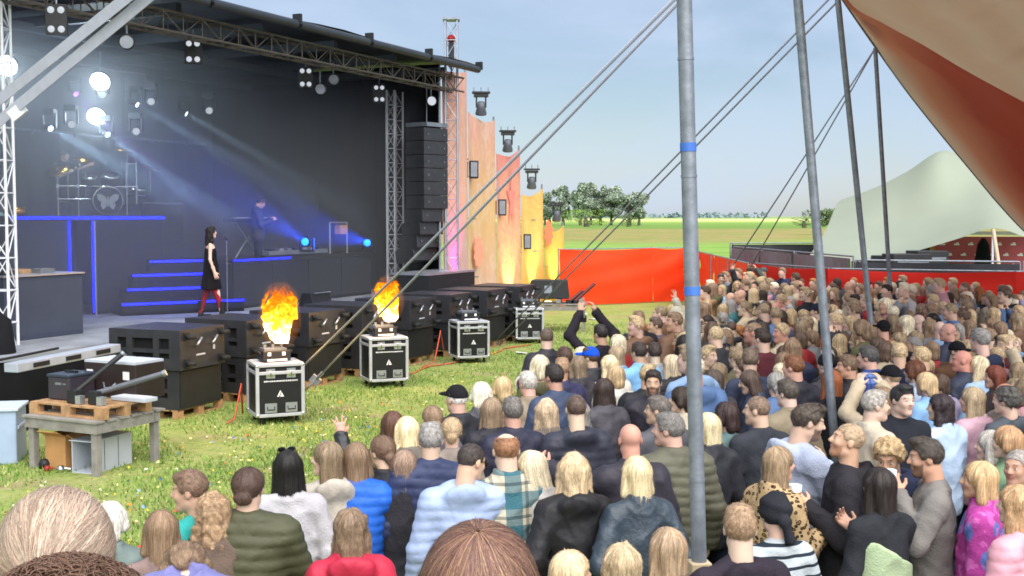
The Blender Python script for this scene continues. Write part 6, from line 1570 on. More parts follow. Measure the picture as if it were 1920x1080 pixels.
def hcol(c, rr):
    v = np.array(lin(HAIRC.get(c, c))[:3]) * rr; lum = v.mean(); k = .12 if v[0] > 3.2 * v[2] and v[0] > 2.2 * v[1] else .30; v = (v * (1 - k) + lum * k) * 1.3 + .004; return (*v, 1)
def person(loc, face, h, sex, hair, hairc, top, topc, label, pose='down', poseL=None, turn=0, nod=0, roll=0, lod=1, beard=None, topmat=None, legs='1d2230', shoe='2a2a2c', skin=None, hat=None, hatc='1c1c1e', glasses=None, group='concert crowd', seed=0, zb=0, parts=True, name='person', bodyw=1.0):
    q = random.Random(seed * 77 + 5); poseL = poseL or (pose if pose in ('down', 'fold', 'pocket', 'film', 'filmup') else 'down')
    t = empty(name, (loc[0], loc[1], zb), face, label, 'person', group); s = h / 1.755; t.scale = (s * bodyw, s * bodyw, s)
    sk = lin(skin or q.choice(SKINS)); sk = tuple(v * q.uniform(.80, .92) for v in sk[:3]) + (1,)
    link('body', body_mesh(sex, turn, nod, roll, pose, poseL, beard, lod), t, sk)
    link('top', top_mesh(top, sex, pose, poseL, lod, topmat, seed % 3), t, tuple(v + .009 for v in lin(topc)[:3]) + (1,))
    if parts:
        link('trousers', trouser_mesh(sex, lod), t, lin(legs))
        for s_ in (-1, 1):
            o = link('shoe', shoe_mesh(), t, lin(shoe)); o.location = (s_ * .105, 0, 0)
    Rm = Matrix([list(r_) for r_ in head_rot(turn, nod, roll)]); hm = Matrix.Translation(Vector(PV)) @ Rm.to_4x4() @ Matrix.Translation(Vector(HC - PV)) @ Matrix.Diagonal((HS, HS, HS, 1))
    if hair:
        o = link('hair', hair_mesh(hair, lod, seed % 3), t, hcol(hairc, q.uniform(.85, 1.15))); o.matrix_basis = hm
    if hat:
        o = link('hat' if hat != 'hood' else 'hood', hat_mesh(hat), t, lin(hatc)); o.matrix_basis = hm
    if glasses is not None:
        o = link('sunglasses', glasses_mesh(), t); o.matrix_basis = hm @ Matrix.Translation((0, -.028 if glasses else 0, .058 if glasses else .008)) @ Matrix.Rotation(R(42 if glasses else 0), 4, 'X')
    return t
def stage_face(x, y, tx=-4.5, ty=24): return math.atan2(-(tx - x), ty - y)
# ------------------------------------------------------------------ named people of the near crowd
# photo x, head top y, height, sex, hair, hair colour, top, colour, facing (deg, 0 = away, 90 = left, None = stage), head turn, pose, label, extras
NEAR = [
 (205, 936, 1.60, 'f', 'bob', 'white', 'jacket', '6f7f7c', None, 0, 'down', 'white-haired person half hidden beside the huge blond head at bottom left', {}),
 (303, 952, 1.60, 'f', 'mid', 'light brown', 'sweater', '8a7470', None, 8, 'fold', 'light brown shoulder-length hair, mauve top, behind the lavender hooded person', {}),
 (368, 874, 1.72, 'm', 'short', '7d5c42', 'hoodie', '2f9e98', 60, 30, 'down', 'young man in a teal hoodie seen in profile facing left', {'nod': 6}),
 (402, 918, 1.63, 'f', 'curly', 'b08a5c', 'sweater', '6a5a50', None, 20, 'fold', 'woman with long curly golden brown hair beside the olive puffer jacket', {}),
 (462, 872, 1.74, 'm', 'tied', '5f4436', 'puffer', '45462f', None, -15, 'fold', 'person in a bulky olive green puffer jacket, brown hair', {'bodyw': 1.08}),
 (541, 840, 1.68, 'f', 'vlong', 'black', 'sweater', 'b7b4b9', None, 10, 'down', 'woman with very long dark hair, white top and black trousers', {'legs': '17181c', 'glasses': 1}),
 (622, 822, 1.68, 'f', 'long', 'dirty blond', 'hoodie', 'b8b0a4', 18, 62, 'fold', 'blond woman in a cream hoodie looking left in profile', {}),
 (656, 948, 1.62, 'f', 'wavy', '8c6e4e', 'hoodjacket', 'b01f3c', None, -12, 'down', 'woman with wavy brown hair in a crimson rain jacket', {}),
 (668, 826, 1.66, 'f', 'mid', 'light brown', 'puffer', '1d5fc4', None, 0, 'phone', 'brown-haired woman in a bright blue padded jacket', {}),
 (722, 812, 1.68, 'f', 'tied', '7a5a40', 'jacket', '23252c', None, 35, 'fold', 'person with brown tied-back hair in a black jacket beside the blue jacket', {}),
 (757, 840, 1.60, 'f', 'long', '93735a', 'sweater', '2b2a30', None, -10, 'down', 'small person with long auburn-blond hair between black jacket and navy jacket', {}),
 (806, 789, 1.76, 'm', 'short', 'grey', 'puffer', '2a3557', None, -12, 'down', 'grey-haired man in a navy quilted jacket', {}),
 (866, 823, 1.74, 'm', 'buzz', '3a302a', 'pufferhood', '9cadd0', None, -58, 'phone', 'man in a pale blue-white quilted hooded jacket with dark sunglasses', {'glasses': 0, 'nod': 14}),
 (950, 806, 1.77, 'm', 'bald', '8a5f3e', 'shirt', 'ffffff', None, 0, 'pocket', 'balding man in a teal and cream plaid overshirt', {'topmat': 'plaid', 'bodyw': 1.08}),
 (1012, 838, 1.66, 'f', 'mid', 'white blond', 'jacket', 'b5b0ac', None, 55, 'down', 'white-blond woman leaning close to the plaid overshirt man', {'nod': 12}),
 (1076, 845, 1.68, 'f', 'wavy', 'c2a676', 'hoodjacket', '17161b', None, -5, 'pocket', 'wavy blond woman in a black hooded jacket', {'bodyw': 1.05}),
 (1196, 851, 1.67, 'f', 'mid', 'dcc790', 'leather', '33404c', None, 5, 'pocket', 'straight platinum blond woman in a blue-black leather jacket', {}),
 (1182, 788, 1.76, 'm', None, 'grey', 'jacket', '2b2833', None, -8, 'down', 'bald man in a dark jacket behind the platinum blond woman', {'skin': 'dda48c', 'poseL2': 'out'}),
 (1262, 769, 1.78, 'm', 'short', '6f6a64', 'puffer', '575647', None, 45, 'down', 'grey-haired man in an olive quilted jacket beside the thick tent pole', {'bodyw': 1.06}),
 (1062, 1026, 1.60, 'f', 'bob', 'd3b583', 'sweater', '4a4650', -30, -35, 'down', 'short blond hair at the bottom edge, right of the huge auburn head', {}),
 (1168, 1013, 1.60, 'f', 'wavy', 'bda273', 'jacket', '6a6058', None, 0, 'down', 'fair wavy hair at the bottom edge left of the thick tent pole', {}),
 (1256, 984, 1.64, 'f', 'long', 'a58660', 'jacket', '5a504a', None, 10, 'down', 'long highlighted brown hair at the bottom edge beside the wooden post', {}),
 (1386, 942, 1.74, 'm', 'short', 'a07c54', 'hoodie', '2b2430', None, -20, 'pocket', 'man with cropped light brown hair in a dark plum hoodie', {}),
 (1456, 921, 1.64, 'f', None, 'black', 'sweater', 'ffffff', None, 0, 'down', 'person in a dark head wrap and striped grey sweater', {'topmat': 'stripe', 'hat': 'wrap', 'hatc': '2c2d33'}),
 (1456, 832, 1.68, 'f', 'long', '9a7c54', 'coat', 'ffffff', -60, -15, 'cup', 'woman with long fair hair in a leopard print coat', {'topmat': 'leopard'}),
 (1500, 750, 1.84, 'm', 'quiff', '4a3c30', 'hoodie', 'aab2c8', -70, -18, 'chest', 'bearded man in a white hoodie, sunglasses on his head, facing right', {'glasses': 1, 'beard': '4a3426', 'nod': 12, 'bodyw': 1.08}),
 (1583, 788, 1.80, 'm', 'buzz', 'a98a62', 'hoodie', '26242a', 78, 8, 'hold', 'laughing fair-haired man in a black hoodie facing left with a beer', {'beard': 'a5765c', 'nod': -14, 'legs': '1c2436', 'side': 1}),
 (1652, 872, 1.68, 'f', 'long', '2e2420', 'sweater', '24262c', 25, 0, 'phone', 'woman with long dark straight hair, mint jumper tied over black', {'legs': '8fb0d8'}),
 (1668, 810, 1.74, 'm', 'curlyshort', 'b49258', 'hoodie', '232a44', 120, 30, 'down', 'curly blond young man in a navy hoodie looking down', {'nod': 18}),
 (1748, 815, 1.78, 'm', 'quiff', '4a3e34', 'sweater', '77736f', 75, 5, 'drink', 'man in a grey sweater drinking from a plastic cup', {'beard': '4a3a30', 'legs': '7fa0cc', 'nod': 6, 'side': 1}),
 (1842, 860, 1.67, 'f', 'mid', 'cfa868', 'coat', 'ffffff', 60, 12, 'down', 'blond woman in a pink and purple patterned jacket', {'topmat': 'floral'}),
 (1912, 905, 1.66, 'f', 'wavy', 'c89a5c', 'pufferhood', 'd49aa8', 35, 10, 'down', 'golden-haired woman in a light pink padded jacket at the right edge', {}),
 (1637, 727, 1.80, 'm', 'short', '9c9488', 'jacket', 'bdb09c', -75, -12, 'down', 'smiling grey-haired man in a beige jacket facing right', {}),
 (1690, 717, 1.80, 'm', 'quiff', '2c2a2c', 'sweater', '1d202a', 195, 5, 'down', 'smiling dark-haired man in a black sweater facing the camera', {}),
 (1768, 735, 1.68, 'f', 'wavy', '33262a', 'jacket', 'a8bcd6', None, 30, 'fold', 'dark wavy-haired woman in a pale blue denim jacket', {}),
 (1828, 722, 1.68, 'f', 'long', 'a98f66', 'jacket', 'c79fae', None, 25, 'down', 'long fair-haired woman in a dusty pink jacket', {}),
 (1892, 722, 1.72, 'm', 'curlyshort', '4b4742', 'hoodie', '4a5058', None, 20, 'down', 'dark curly-haired person in a grey jacket with mint hood', {'hatc': '9fe0c8'}),
 (1910, 836, 1.70, 'm', 'buzz', '8a8078', 'jacket', '69866c', 120, 10, 'down', 'reddish-faced man in a sage green jacket at the right edge', {'skin': 'd09c86'}),
 (1862, 803, 1.64, 'f', 'mid', 'b9b2a6', 'sweater', '2b2a2e', 60, 0, 'down', 'silver-haired woman with a dark scarf near the right edge', {}),
 (1894, 794, 1.69, 'f', 'bob', 'b98a52', 'jacket', '5d7a5a', 40, 20, 'down', 'ginger-blond bob hair above a green jacket near the right edge', {}),
 (1560, 690, 1.74, 'f', 'vlong', '8f4f24', 'coat', '15151a', None, 0, 'down', 'woman with very long copper red hair in a black coat', {}),
 (1492, 662, 1.82, 'm', 'short', '7c4f30', 'jacket', '262531', None, 22, 'down', 'man with cropped reddish hair in a dark suit jacket', {}),
 (1632, 645, 1.82, 'm', 'short', '4e4a48', 'shirt', 'ffffff', None, 22, 'down', 'man in a blue plaid shirt seen from behind', {'topmat': 'blueplaid'}),
 (1553, 660, 1.74, 'm', None, 'black', 'jacket', '3a3a40', None, 0, 'down', 'person in a black knit beanie above the copper red hair', {'hat': 'beanie', 'hatc': '232326'}),
 (1592, 662, 1.76, 'm', 'short', '75583c', 'jacket', '1f1e24', 70, 12, 'down', 'brown-haired young man in black facing left beside the plaid shirt', {}),
 (1426, 737, 1.76, 'm', 'buzz', '7a5f48', 'sweater', '31343c', None, 40, 'down', 'man with shaved brown hair in a charcoal sweater', {}),
 (1366, 750, 1.70, 'f', 'bob', '3c2826', 'sweater', '5e7576', None, 15, 'down', 'dark bob-haired woman in a sage teal sweater', {}),
 (1080, 735, 1.78, 'm', 'buzz', '5a4436', 'pufferhood', '2a2c3a', None, -10, 'down', 'shaven-headed man in a navy padded vest with grey hood', {}),
 (1026, 744, 1.66, 'f', 'wavy', 'bfa27a', 'jacket', '6d6258', None, 5, 'down', 'wavy ash-blond woman left of the shaven-headed man', {}),
 (962, 741, 1.74, 'm', 'short', '6c655e', 'jacket', '23243a', None, 0, 'down', 'grey-brown short-haired man in a midnight blue jacket', {}),
 (921, 742, 1.67, 'f', 'long', '9b7e5c', 'jacket', '1e1e28', None, -15, 'down', 'woman with long streaked fair hair in a dark jacket', {}),
 (860, 719, 1.74, 'm', 'buzz', 'white', 'jacket', '25262e', None, 25, 'down', 'man in a black cap and black jacket at the crowd edge', {'hat': 'cap', 'hatc': '202024', 'bodyw': 1.05}),
 (901, 713, 1.68, 'f', 'bob', 'd2c9b4', 'jacket', '4c4a50', None, -20, 'down', 'white-haired woman right of the black cap', {}),
 (943, 703, 1.68, 'f', 'bob', 'cdab6c', 'jacket', '5a5048', None, 0, 'down', 'golden blond bob hair behind the white-haired woman', {}),
 (992, 693, 1.72, 'm', 'short', 'b9b2a6', 'jacket', '8a7c68', None, 10, 'down', 'pale grey-haired man in a tan jacket', {}),
 (1042, 680, 1.78, 'm', 'short', '2f2722', 'jacket', '35425e', None, 20, 'down', 'dark-haired man in a steel blue jacket', {}),
 (1132, 706, 1.68, 'f', 'vlong', '3a2b25', 'jacket', '45424a', None, -15, 'down', 'woman with long straight dark brown hair in a grey jacket', {}),
 (765, 777, 1.64, 'f', 'long', 'dcc58c', 'jacket', '6b645c', None, 15, 'down', 'pale blond long-haired person behind the tied-back brown hair', {}),
 (738, 767, 1.66, 'f', 'long', '5a3c2e', 'leather', '1d2026', None, 10, 'up', 'brown-haired woman raising one hand in a black sleeve', {'poseR': 1}),
 (812, 757, 1.66, 'f', 'tied', '9b7a56', 'jacket', '5a5660', None, 10, 'down', 'light brown-haired person just behind the pale blond long hair', {}),
 (846, 779, 1.64, 'f', 'tied', 'b99a6a', 'sweater', '8c8078', None, -10, 'down', 'fair-haired person with a messy knot right of the grey-haired man', {}),
 (1128, 606, 1.80, 'm', 'short', '2c2422', 'sweater', '221c26', None, 10, 'down', 'dark-haired man in black filming with both arms lifted', {'poseL2': 'filmup'}),
 (1024, 612, 1.82, 'm', 'buzz', '5c4a3c', 'jacket', '25252e', None, -25, 'down', 'security guard in a black jacket with a round arm badge', {'beard': '5c4636'}),
 (1110, 648, 1.72, 'm', 'short', 'brown', 'jacket', '33343c', 35, 25, 'down', 'person in a bright blue baseball cap', {'hat': 'cap', 'hatc': '1656d8'}),
 (1200, 639, 1.74, 'm', 'short', '3a2d28', 'jacket', '7fb4e2', None, 5, 'down', 'dark short-haired person in a sky blue jacket', {}),
 (1227, 640, 1.72, 'm', 'short', '3f322c', 'jacket', '8d8f98', None, -15, 'down', 'brown-haired person right of the sky blue jacket', {}),
 (1158, 646, 1.66, 'f', 'mid', 'b89c72', 'jacket', '86b8dc', None, 20, 'down', 'ash-blond person left of the sky blue jacket', {}),
 (1060, 648, 1.74, 'm', 'short', '54392a', 'jacket', '40404a', None, 0, 'down', 'chestnut short-haired person right of the security guard', {}),
 (1052, 668, 1.70, 'm', 'short', '9c7650', 'jacket', '2d2e52', None, -30, 'down', 'light brown-haired man with an indigo hooded jacket', {}),
 (1085, 665, 1.66, 'f', 'mid', '8f7658', 'jacket', '37343c', None, 0, 'down', 'mousy mid-length hair just below the blue cap', {}),
 (1145, 663, 1.66, 'f', 'wavy', 'd6c08e', 'jacket', 'dcd6cc', None, 20, 'down', 'very fair tousled hair right of the blue cap', {}),
 (1156, 682, 1.66, 'f', 'bob', 'c2a06a', 'jacket', 'cfccc6', None, 0, 'down', 'honey blond hair above an off-white jacket', {}),
 (1262, 662, 1.68, 'f', 'long', 'c2ad86', 'jacket', '211f28', None, 15, 'down', 'long pale blond woman in a black jacket left of the thick pole', {}),
 (1225, 690, 1.74, 'm', 'short', '3d3029', 'jacket', '282530', 170, 0, 'down', 'dark-haired man facing the camera left of the thick pole', {'beard': '3d3029'}),
 (1232, 592, 1.76, 'm', 'short', '6a5242', 'jacket', '55505c', None, 60, 'down', 'person with raised face at the back edge left of the thick pole', {}),
 (1270, 573, 1.72, 'm', None, 'brown', 'jacket', 'b8b4a4', None, 30, 'up', 'person in a pale bucket hat at the back left of the thick pole', {'hat': 'bucket', 'hatc': 'bdb9a6'}),
 (1240, 738, 1.72, 'm', 'short', '6b6058', 'jacket', '4b4a52', None, 50, 'down', 'man with swept grey-brown hair left of the olive quilted jacket', {}),
 (1405, 650, 1.82, 'm', 'short', '6d5844', 'sweater', '3a4258', None, -35, 'down', 'brown-haired man in a slate blue sweater turning right', {}),
 (1480, 708, 1.76, 'm', 'short', '4c4238', 'jacket', '80745f', None, 15, 'down', 'dark-haired man with a khaki collar behind the white hoodie', {}),
 (1415, 688, 1.68, 'f', 'mid', '5f4a3c', 'jacket', '3c465c', 75, 10, 'down', 'brown-haired girl in profile looking left and down', {'nod': 14}),
 (1740, 695, 1.68, 'f', 'bob', 'd0ae74', 'jacket', '86b2e0', None, 12, 'down', 'golden bob-haired woman in a light blue jacket', {}),
 (1718, 672, 1.72, 'f', 'bob', '6e4028', 'jacket', '9fb0c4', None, 10, 'down', 'auburn bob-haired person above the dark-haired smiling man', {}),
 (1808, 652, 1.76, 'm', None, 'grey', 'jacket', '2c3448', None, 40, 'down', 'bald man with pink scalp in profile left of the pale blond woman', {'skin': 'dd9f8a'}),
 (1832, 664, 1.70, 'f', 'vlong', 'd6c292', 'jacket', '9cb8d8', None, 30, 'down', 'woman with very long pale blond hair looking up', {'nod': -10}),
 (1868, 682, 1.68, 'f', 'mid', '7a3a26', 'jacket', '4a3a34', 80, 5, 'down', 'auburn-haired woman in profile facing left near the right edge', {}),
 (1886, 713, 1.72, 'm', None, 'grey', 'jacket', '8c8478', 100, 10, 'down', 'bald man behind the dark curly hair at right', {'skin': 'd99c82'}),
 (1780, 602, 1.78, 'm', None, 'grey', 'jacket', '2a3048', None, 35, 'down', 'bald pink-headed man in a navy jacket in the mid crowd', {'skin': 'e0a592'}),
 (1330, 770, 1.68, 'f', 'mid', 'd8c590', 'jacket', '26262e', None, 5, 'down', 'platinum straight-haired woman just right of the thick pole', {}),
 (1340, 690, 1.68, 'f', 'bob', '5c4a40', 'jacket', '413c40', None, 20, 'down', 'brown bob-haired person right of the thick pole', {}),
 (1352, 512, 1.80, 'm', 'short', '54463e', 'jacket', '33343f', 175, 0, 'down', 'man in a dark jacket waving by the red fence', {'poseL2': 'up'}),
 (1382, 525, 1.70, 'f', 'mid', 'b58a56', 'jacket', '2f2c36', 170, 0, 'fold', 'fair-haired woman in a dark jacket with red collar by the fence', {}),
 (1432, 500, 1.84, 'm', 'buzz', '4a4644', 'jacket', '36423e', 120, 0, 'film', 'tall man in a green-grey jacket photographing by the red fence', {'hat': 'cap', 'hatc': '50565a'}),
]
placed = []
for i, (px, ty, h, sex, hair, hc, top, tc_, face, turn, pose, label, ex) in enumerate(NEAR):
    ex = dict(ex); p = gnd(px, ty, h + .015)
    f = stage_face(p.x, p.y) if face is None else R(face)
    d = p.y; lod = 0 if d < 7.6 else (1 if d < 13 else 2)
    poseL = ex.pop('poseL2', None); ex.pop('poseR', None)
    if poseL == 'filmup': pose = 'filmup'; poseL = 'filmup'
    if pose == 'up' and poseL is None: poseL = 'down'
    if ex.pop('side', None): pose, poseL = 'down', pose
    if label.startswith('brown-haired woman raising'): pose, poseL = 'down', 'wave'
    hatc = ex.pop('hatc', '1c1c1e')
    person(p, f, h, sex, hair, hc, top, tc_, label, pose=pose, poseL=poseL, turn=turn, lod=lod, seed=i, hatc=hatc, group='near concert crowd', legs=ex.pop('legs', random.Random(i).choice(['1d2230', '232a3c', '17181c', '3b4a66'])), **ex)
    placed.append((p.x, p.y))

# things held or worn by single people --------------------------------------------------
def cup(p, label, beer=True):
    t = empty('plastic_cup', p, 0, label, 'cup', 'plastic beer cups')
    m, tr, b = (None, None, None)
    if 'cupmat' not in CACHE:
        CACHE['cupmat'] = mat('cup_plastic', 'd8dce0', .2, 0, .02, 5, spec=.5); CACHE['beer'] = mat('beer', '9a5a22', .2, 0, .05)
    MB().lathe([(.030, 0), (.042, .13), (.0405, .13), (.029, .003)], n=18).build('cup_wall', CACHE['cupmat'], t)
    MB().lathe([(0, .002), (.0305, .002), (.0385, .09), (0, .09)], n=18).build('drink', CACHE['beer'] if beer else M['rubber'], t); return t
def held(i, off, sex='m', pose='cup', side=1):
    px, ty, h = NEAR[i][:3]; p = gnd(px, ty, h + .015); f = stage_face(p.x, p.y) if NEAR[i][8] is None else R(NEAR[i][8]); s = h / 1.755
    w_ = arm_pts(pose, side, .182 if sex == 'm' else .16)[2]; v = Vector(w_) + Vector(off); return Vector((p.x, p.y, 0)) + Matrix.Rotation(f, 3, 'Z') @ (v * s)
IDX = {n[11].split(' ')[0] + n[11].split(' ')[1] + str(n[0]): i for i, n in enumerate(NEAR)}
def who(px): return [i for i, n in enumerate(NEAR) if n[0] == px][0]
cup(held(who(1583), (.035, .07, .0), pose='hold', side=-1), 'plastic cup of beer held by the laughing man in black')
cup(held(who(1748), (.035, .05, .0), pose='drink', side=-1), 'plastic cup of dark drink held by the man in grey', False)
cup(held(who(1456) if NEAR[who(1456)][1] == 832 else [i for i, n in enumerate(NEAR) if n[1] == 832][0], (-.035, .07, -.02), 'f'), 'plastic cup of beer held by the woman in the leopard coat')
ph = empty('phone', at(1088, 598, 14.0), 0, 'dark phone held up by the man filming in black', 'phone', 'phones held up'); MB().box((0, 0, 0), (.15, .01, .08)).build('phone_body', M['rubber'], ph, .004); MB().lathe([(0, 0), (.012, 0), (.012, .004)], (.05, -.008, .02), 'Y', 10).build('lens', M['steel'], ph)
sg = gnd(1024, 612, 1.83); bd_ = empty('arm_badge', (sg.x - .26, sg.y - .10, 1.20), R(-30), 'round red and white badge on the security guard sleeve', 'badge')
MB().lathe([(0, -.002), (.1, -.002), (.1, .004)], axis='Y', n=24).build('white_disc', M['white'], bd_); MB().lathe([(0, -.005), (.075, -.005), (.075, -.002)], axis='Y', n=24).build('red_disc', M['red'], bd_); MB().box((0, -.008, 0), (.07, .004, .02)).box((0, -.008, .03), (.03, .004, .02)).build('mark', M['white'], bd_)
# mint jumper tied over the shoulders of the dark long-haired woman
mj = gnd(1652, 872, 1.695)
def fj(X, Y, Z): return np.maximum(np.maximum(smin(ell(X, Y, Z, (0, -.008, 1.25), (.155, .112, .235)), ell(X, Y, Z, (0, .004, 1.03), (.14, .112, .21)), .06) - .036, Z - 1.27 + .55 * X) + .012 * wav(X, Y, Z, 26, 4) - .01 * (1 - np.abs(wav(X, Y, Z, 20, 9))) ** 4, Y + .02)
P, Q = nets(fj, (-.27, -.25, .85), (.3, .05, 1.45), .012); o = link('tied_jumper', mesh_np('tied_jumper', P, Q, CL['cloth']), None, lin('a3b592')); o.location = (mj.x, mj.y, 0); o.rotation_euler = (0, 0, R(25)); o.scale = (.97, .97, .97); tag(o, 'pale mint jumper hanging on the dark long-haired woman', 'jumper')

# ------------------------------------------------------------------ heads close to the camera, on the raised deck
dk_ = MB().box((0, 1.2, .88), (7.0, 2.6, .08)).build('viewing_deck', M['greywood']); tag(dk_, kind='structure')
def strand_cloud(name, parent, origin, n, length, col, seed, pole=(0, -.3, 1.0), cover=1.9, width=.0012, lift=.004, fly=.0, hm=None, curl=0.0, t0=.03, cvar=.35):
    "ribbons combed over the skull from a pole outwards"
    q = np.random.default_rng(seed); pole = np.array(pole, float); pole /= np.linalg.norm(pole)
    a = np.cross(pole, (1, 0, 0.01)); a /= np.linalg.norm(a); b_ = np.cross(pole, a)
    seg = 8; az = q.uniform(0, 6.283, n); st_ = q.uniform(t0, cover * .75, n); ln = q.uniform(.35, .9, n) * length
    s = np.linspace(0, 1, seg + 1)[None, :]; th = st_[:, None] + ln[:, None] * s
    azs = az[:, None] + q.normal(0, .07, (n, 1)) * s + .05 * np.sin(s * 4 + az[:, None] * 7) + .07 * np.sin(az[:, None] * 3 + st_[:, None] * 5)
    D = (np.cos(th)[..., None] * pole + np.sin(th)[..., None] * (np.cos(azs)[..., None] * a + np.sin(azs)[..., None] * b_))
    rad = np.array((.076 + .020, .094 + .022, .086 + .021)); lf = (lift * q.uniform(.1, 1.5, (n, 1)) + fly * q.random((n, 1)) ** 6 * s)[..., None]
    C = D * rad * (1 + lf / .1) + np.array((0, -.016, .032))
    T = np.gradient(C, axis=1); nn = D / np.linalg.norm(D, axis=-1, keepdims=True); W = np.cross(T, nn); W /= (np.linalg.norm(W, axis=-1, keepdims=True) + 1e-9)
    wd = width * q.uniform(.6, 1.5, (n, 1, 1)) * (1 - .8 * np.abs(s - .5)[..., None] ** 2)
    V0 = C - W * wd; V1 = C + W * wd
    P = np.stack([V0, V1], 2).reshape(-1, 3); base = (np.arange(n) * (seg + 1) * 2)[:, None] + (np.arange(seg) * 2)[None, :]
    Q = np.stack([base, base + 1, base + 3, base + 2], -1).reshape(-1, 4)
    me = mesh_np(name, P, Q, HSTR); fl = np.repeat(np.stack([az * 3, st_ * 2, q.uniform(0, 9, n)], 1), (seg + 1) * 2, 0).astype(np.float32); at_ = me.attributes.new('flow', 'FLOAT_VECTOR', 'POINT'); at_.data.foreach_set('vector', fl.ravel())
    o = link(name, me, parent, col)
    if hm is not None: o.matrix_basis = hm
    return o
def head_matrix(turn, nod, roll):
    Rm = Matrix([list(r_) for r_ in head_rot(turn, nod, roll)]); return Matrix.Translation(Vector(PV)) @ Rm.to_4x4() @ Matrix.Translation(Vector(HC - PV)) @ Matrix.Diagonal((HS, HS, HS, 1))
ZDK = .92
def deck_person(px, ty, d, hair, hc, top, tc_, label, turn, nod, pole, scol, seed, n=2600, roll=0, cover=1.9, h=None, width=.00034):
    p = at(px, ty, d); hh = p.z - ZDK
    t = person(p, stage_face(p.x, p.y) * .6, hh, 'f', hair, hc, top, tc_, label, turn=turn, nod=nod, roll=roll, lod=0, seed=seed, zb=ZDK, group='people on the viewing deck')
    hm = head_matrix(turn, nod, roll)
    for k, c in enumerate(scol): strand_cloud('hair_strands', t, None, n // len(scol), 1.3, lin(c), seed * 9 + k, pole, cover, width, .0025, .005, hm)
    return t
deck_person(108, 930, 1.74, 'tied', 'ab9282', 'jacket', '8a8078', 'huge close light blond head with hair tied in a low bun', 12, 0, (-.25, -.95, -.25), ('b59c86', 'c6b09a', 'a2887a', 'cfbca8'), 3, 11000, cover=2.4)
deck_person(893, 996, 1.62, 'mid', '6a4636', 'jacket', '5c4a48', 'huge close auburn brown head at the bottom centre', -8, 8, (.0, -.45, .9), ('7d5a50', '8f6a5c', '684a44', 'a88668'), 4, 11000, cover=1.7)
# lavender hooded person
p = at(356, 1022, 5.0); person(p, stage_face(p.x, p.y) - .35, 1.76, 'f', 'bob', 'light brown', 'hoodjacket', '7373a8', 'person in a lavender hooded jacket bending forward at the bottom edge', turn=30, nod=82, lod=0, seed=9, group='near concert crowd', bodyw=1.1)
# dark curls in front of the blond head
p = at(110, 1066, 1.34); tcu = person(p, 0, p.z - ZDK - .01, 'f', 'curly', '5a4336', 'jacket', '4a4348', 'close dark brown curly hair along the bottom left edge', lod=0, seed=10, zb=ZDK, group='people on the viewing deck', bodyw=1.12)
q = np.random.default_rng(12); Pn = []; Qn = []; cnt = 0
for k in range(1500):
    a = q.uniform(0, 6.283); th = q.uniform(0, 1.75); D = np.array((math.sin(th) * math.cos(a), math.sin(th) * math.sin(a), math.cos(th)))
    c0 = D * np.array((.108, .125, .112)) + np.array((0, -.016, .03)); ax = np.cross(D, q.normal(0, 1, 3)); ax /= np.linalg.norm(ax); b_ = np.cross(D, ax)
    rr = q.uniform(.005, .013); turns = q.uniform(1.2, 2.6); seg = 18; s = np.linspace(0, 1, seg); ph_ = q.uniform(0, 6.28)
    C = c0 + np.outer(s - .5, ax) * q.uniform(.03, .06) + rr * (np.outer(np.cos(ph_ + s * turns * 6.283), D) + np.outer(np.sin(ph_ + s * turns * 6.283), b_)) - np.outer((s - .5) ** 2, D) * .01
    T = np.gradient(C, axis=0); T /= np.linalg.norm(T, axis=1)[:, None]; u1 = np.cross(T, D); u1 /= np.linalg.norm(u1, axis=1)[:, None] + 1e-9; u2 = np.cross(T, u1); w_ = .0009 * q.uniform(.5, 1.6)
    ring = np.stack([C + u1 * w_, C - u1 * w_ * .5 + u2 * w_ * .87, C - u1 * w_ * .5 - u2 * w_ * .87], 1).reshape(-1, 3); Pn.append(ring)
    for j in range(seg - 1):
        for e in range(3): Qn.append((cnt + j * 3 + e, cnt + j * 3 + (e + 1) % 3, cnt + (j + 1) * 3 + (e + 1) % 3, cnt + (j + 1) * 3 + e))
    cnt += seg * 3
P = np.concatenate(Pn); me = mesh_np('hair_curls', P, np.array(Qn), HSTR); fl = (P * 60).astype(np.float32); at_ = me.attributes.new('flow', 'FLOAT_VECTOR', 'POINT'); at_.data.foreach_set('vector', fl.ravel())
o = link('hair_curls', me, tcu, lin('6b5142')); o.matrix_basis = head_matrix(0, 0, 0)

# ------------------------------------------------------------------ performers
sp_ = gnd(397, 597, ZD); sg_ = empty('person', (sp_.x, sp_.y, ZD), R(-72), 'singer with long dark hair, black dress and red tights on stage', 'person'); sc_ = 1.0; sg_.scale = (sc_,) * 3
link('body', body_mesh('f', 10, 0, 0, 'down', 'down', None, 1, .19), sg_, lin('e6c0ac'))
def fdress(X, Y, Z):
    d = ell(X, Y, Z, (0, -.005, 1.22), (.145, .105, .2)); d = smin(d, ell(X, Y, Z, (0, 0, 1.02), (.125, .1, .2)), .05); d = smin(d, cone(X, Y, Z, (0, 0, .98), (0, .0, .58), .15, .215, .85), .06) - .01
    d = d + .008 * np.sin(np.arctan2(X, Y) * 11 + 2) * np.clip(1.0 - Z, 0, .4) * 2; return np.maximum(np.maximum(d, .56 - Z), Z - 1.36 + .3 * np.abs(X))
P, Q = nets(fdress, (-.3, -.28, .54), (.3, .28, 1.4), .016); link('dress', mesh_np('dress', P, Q, CL['cloth']), sg_, lin('19171b'))
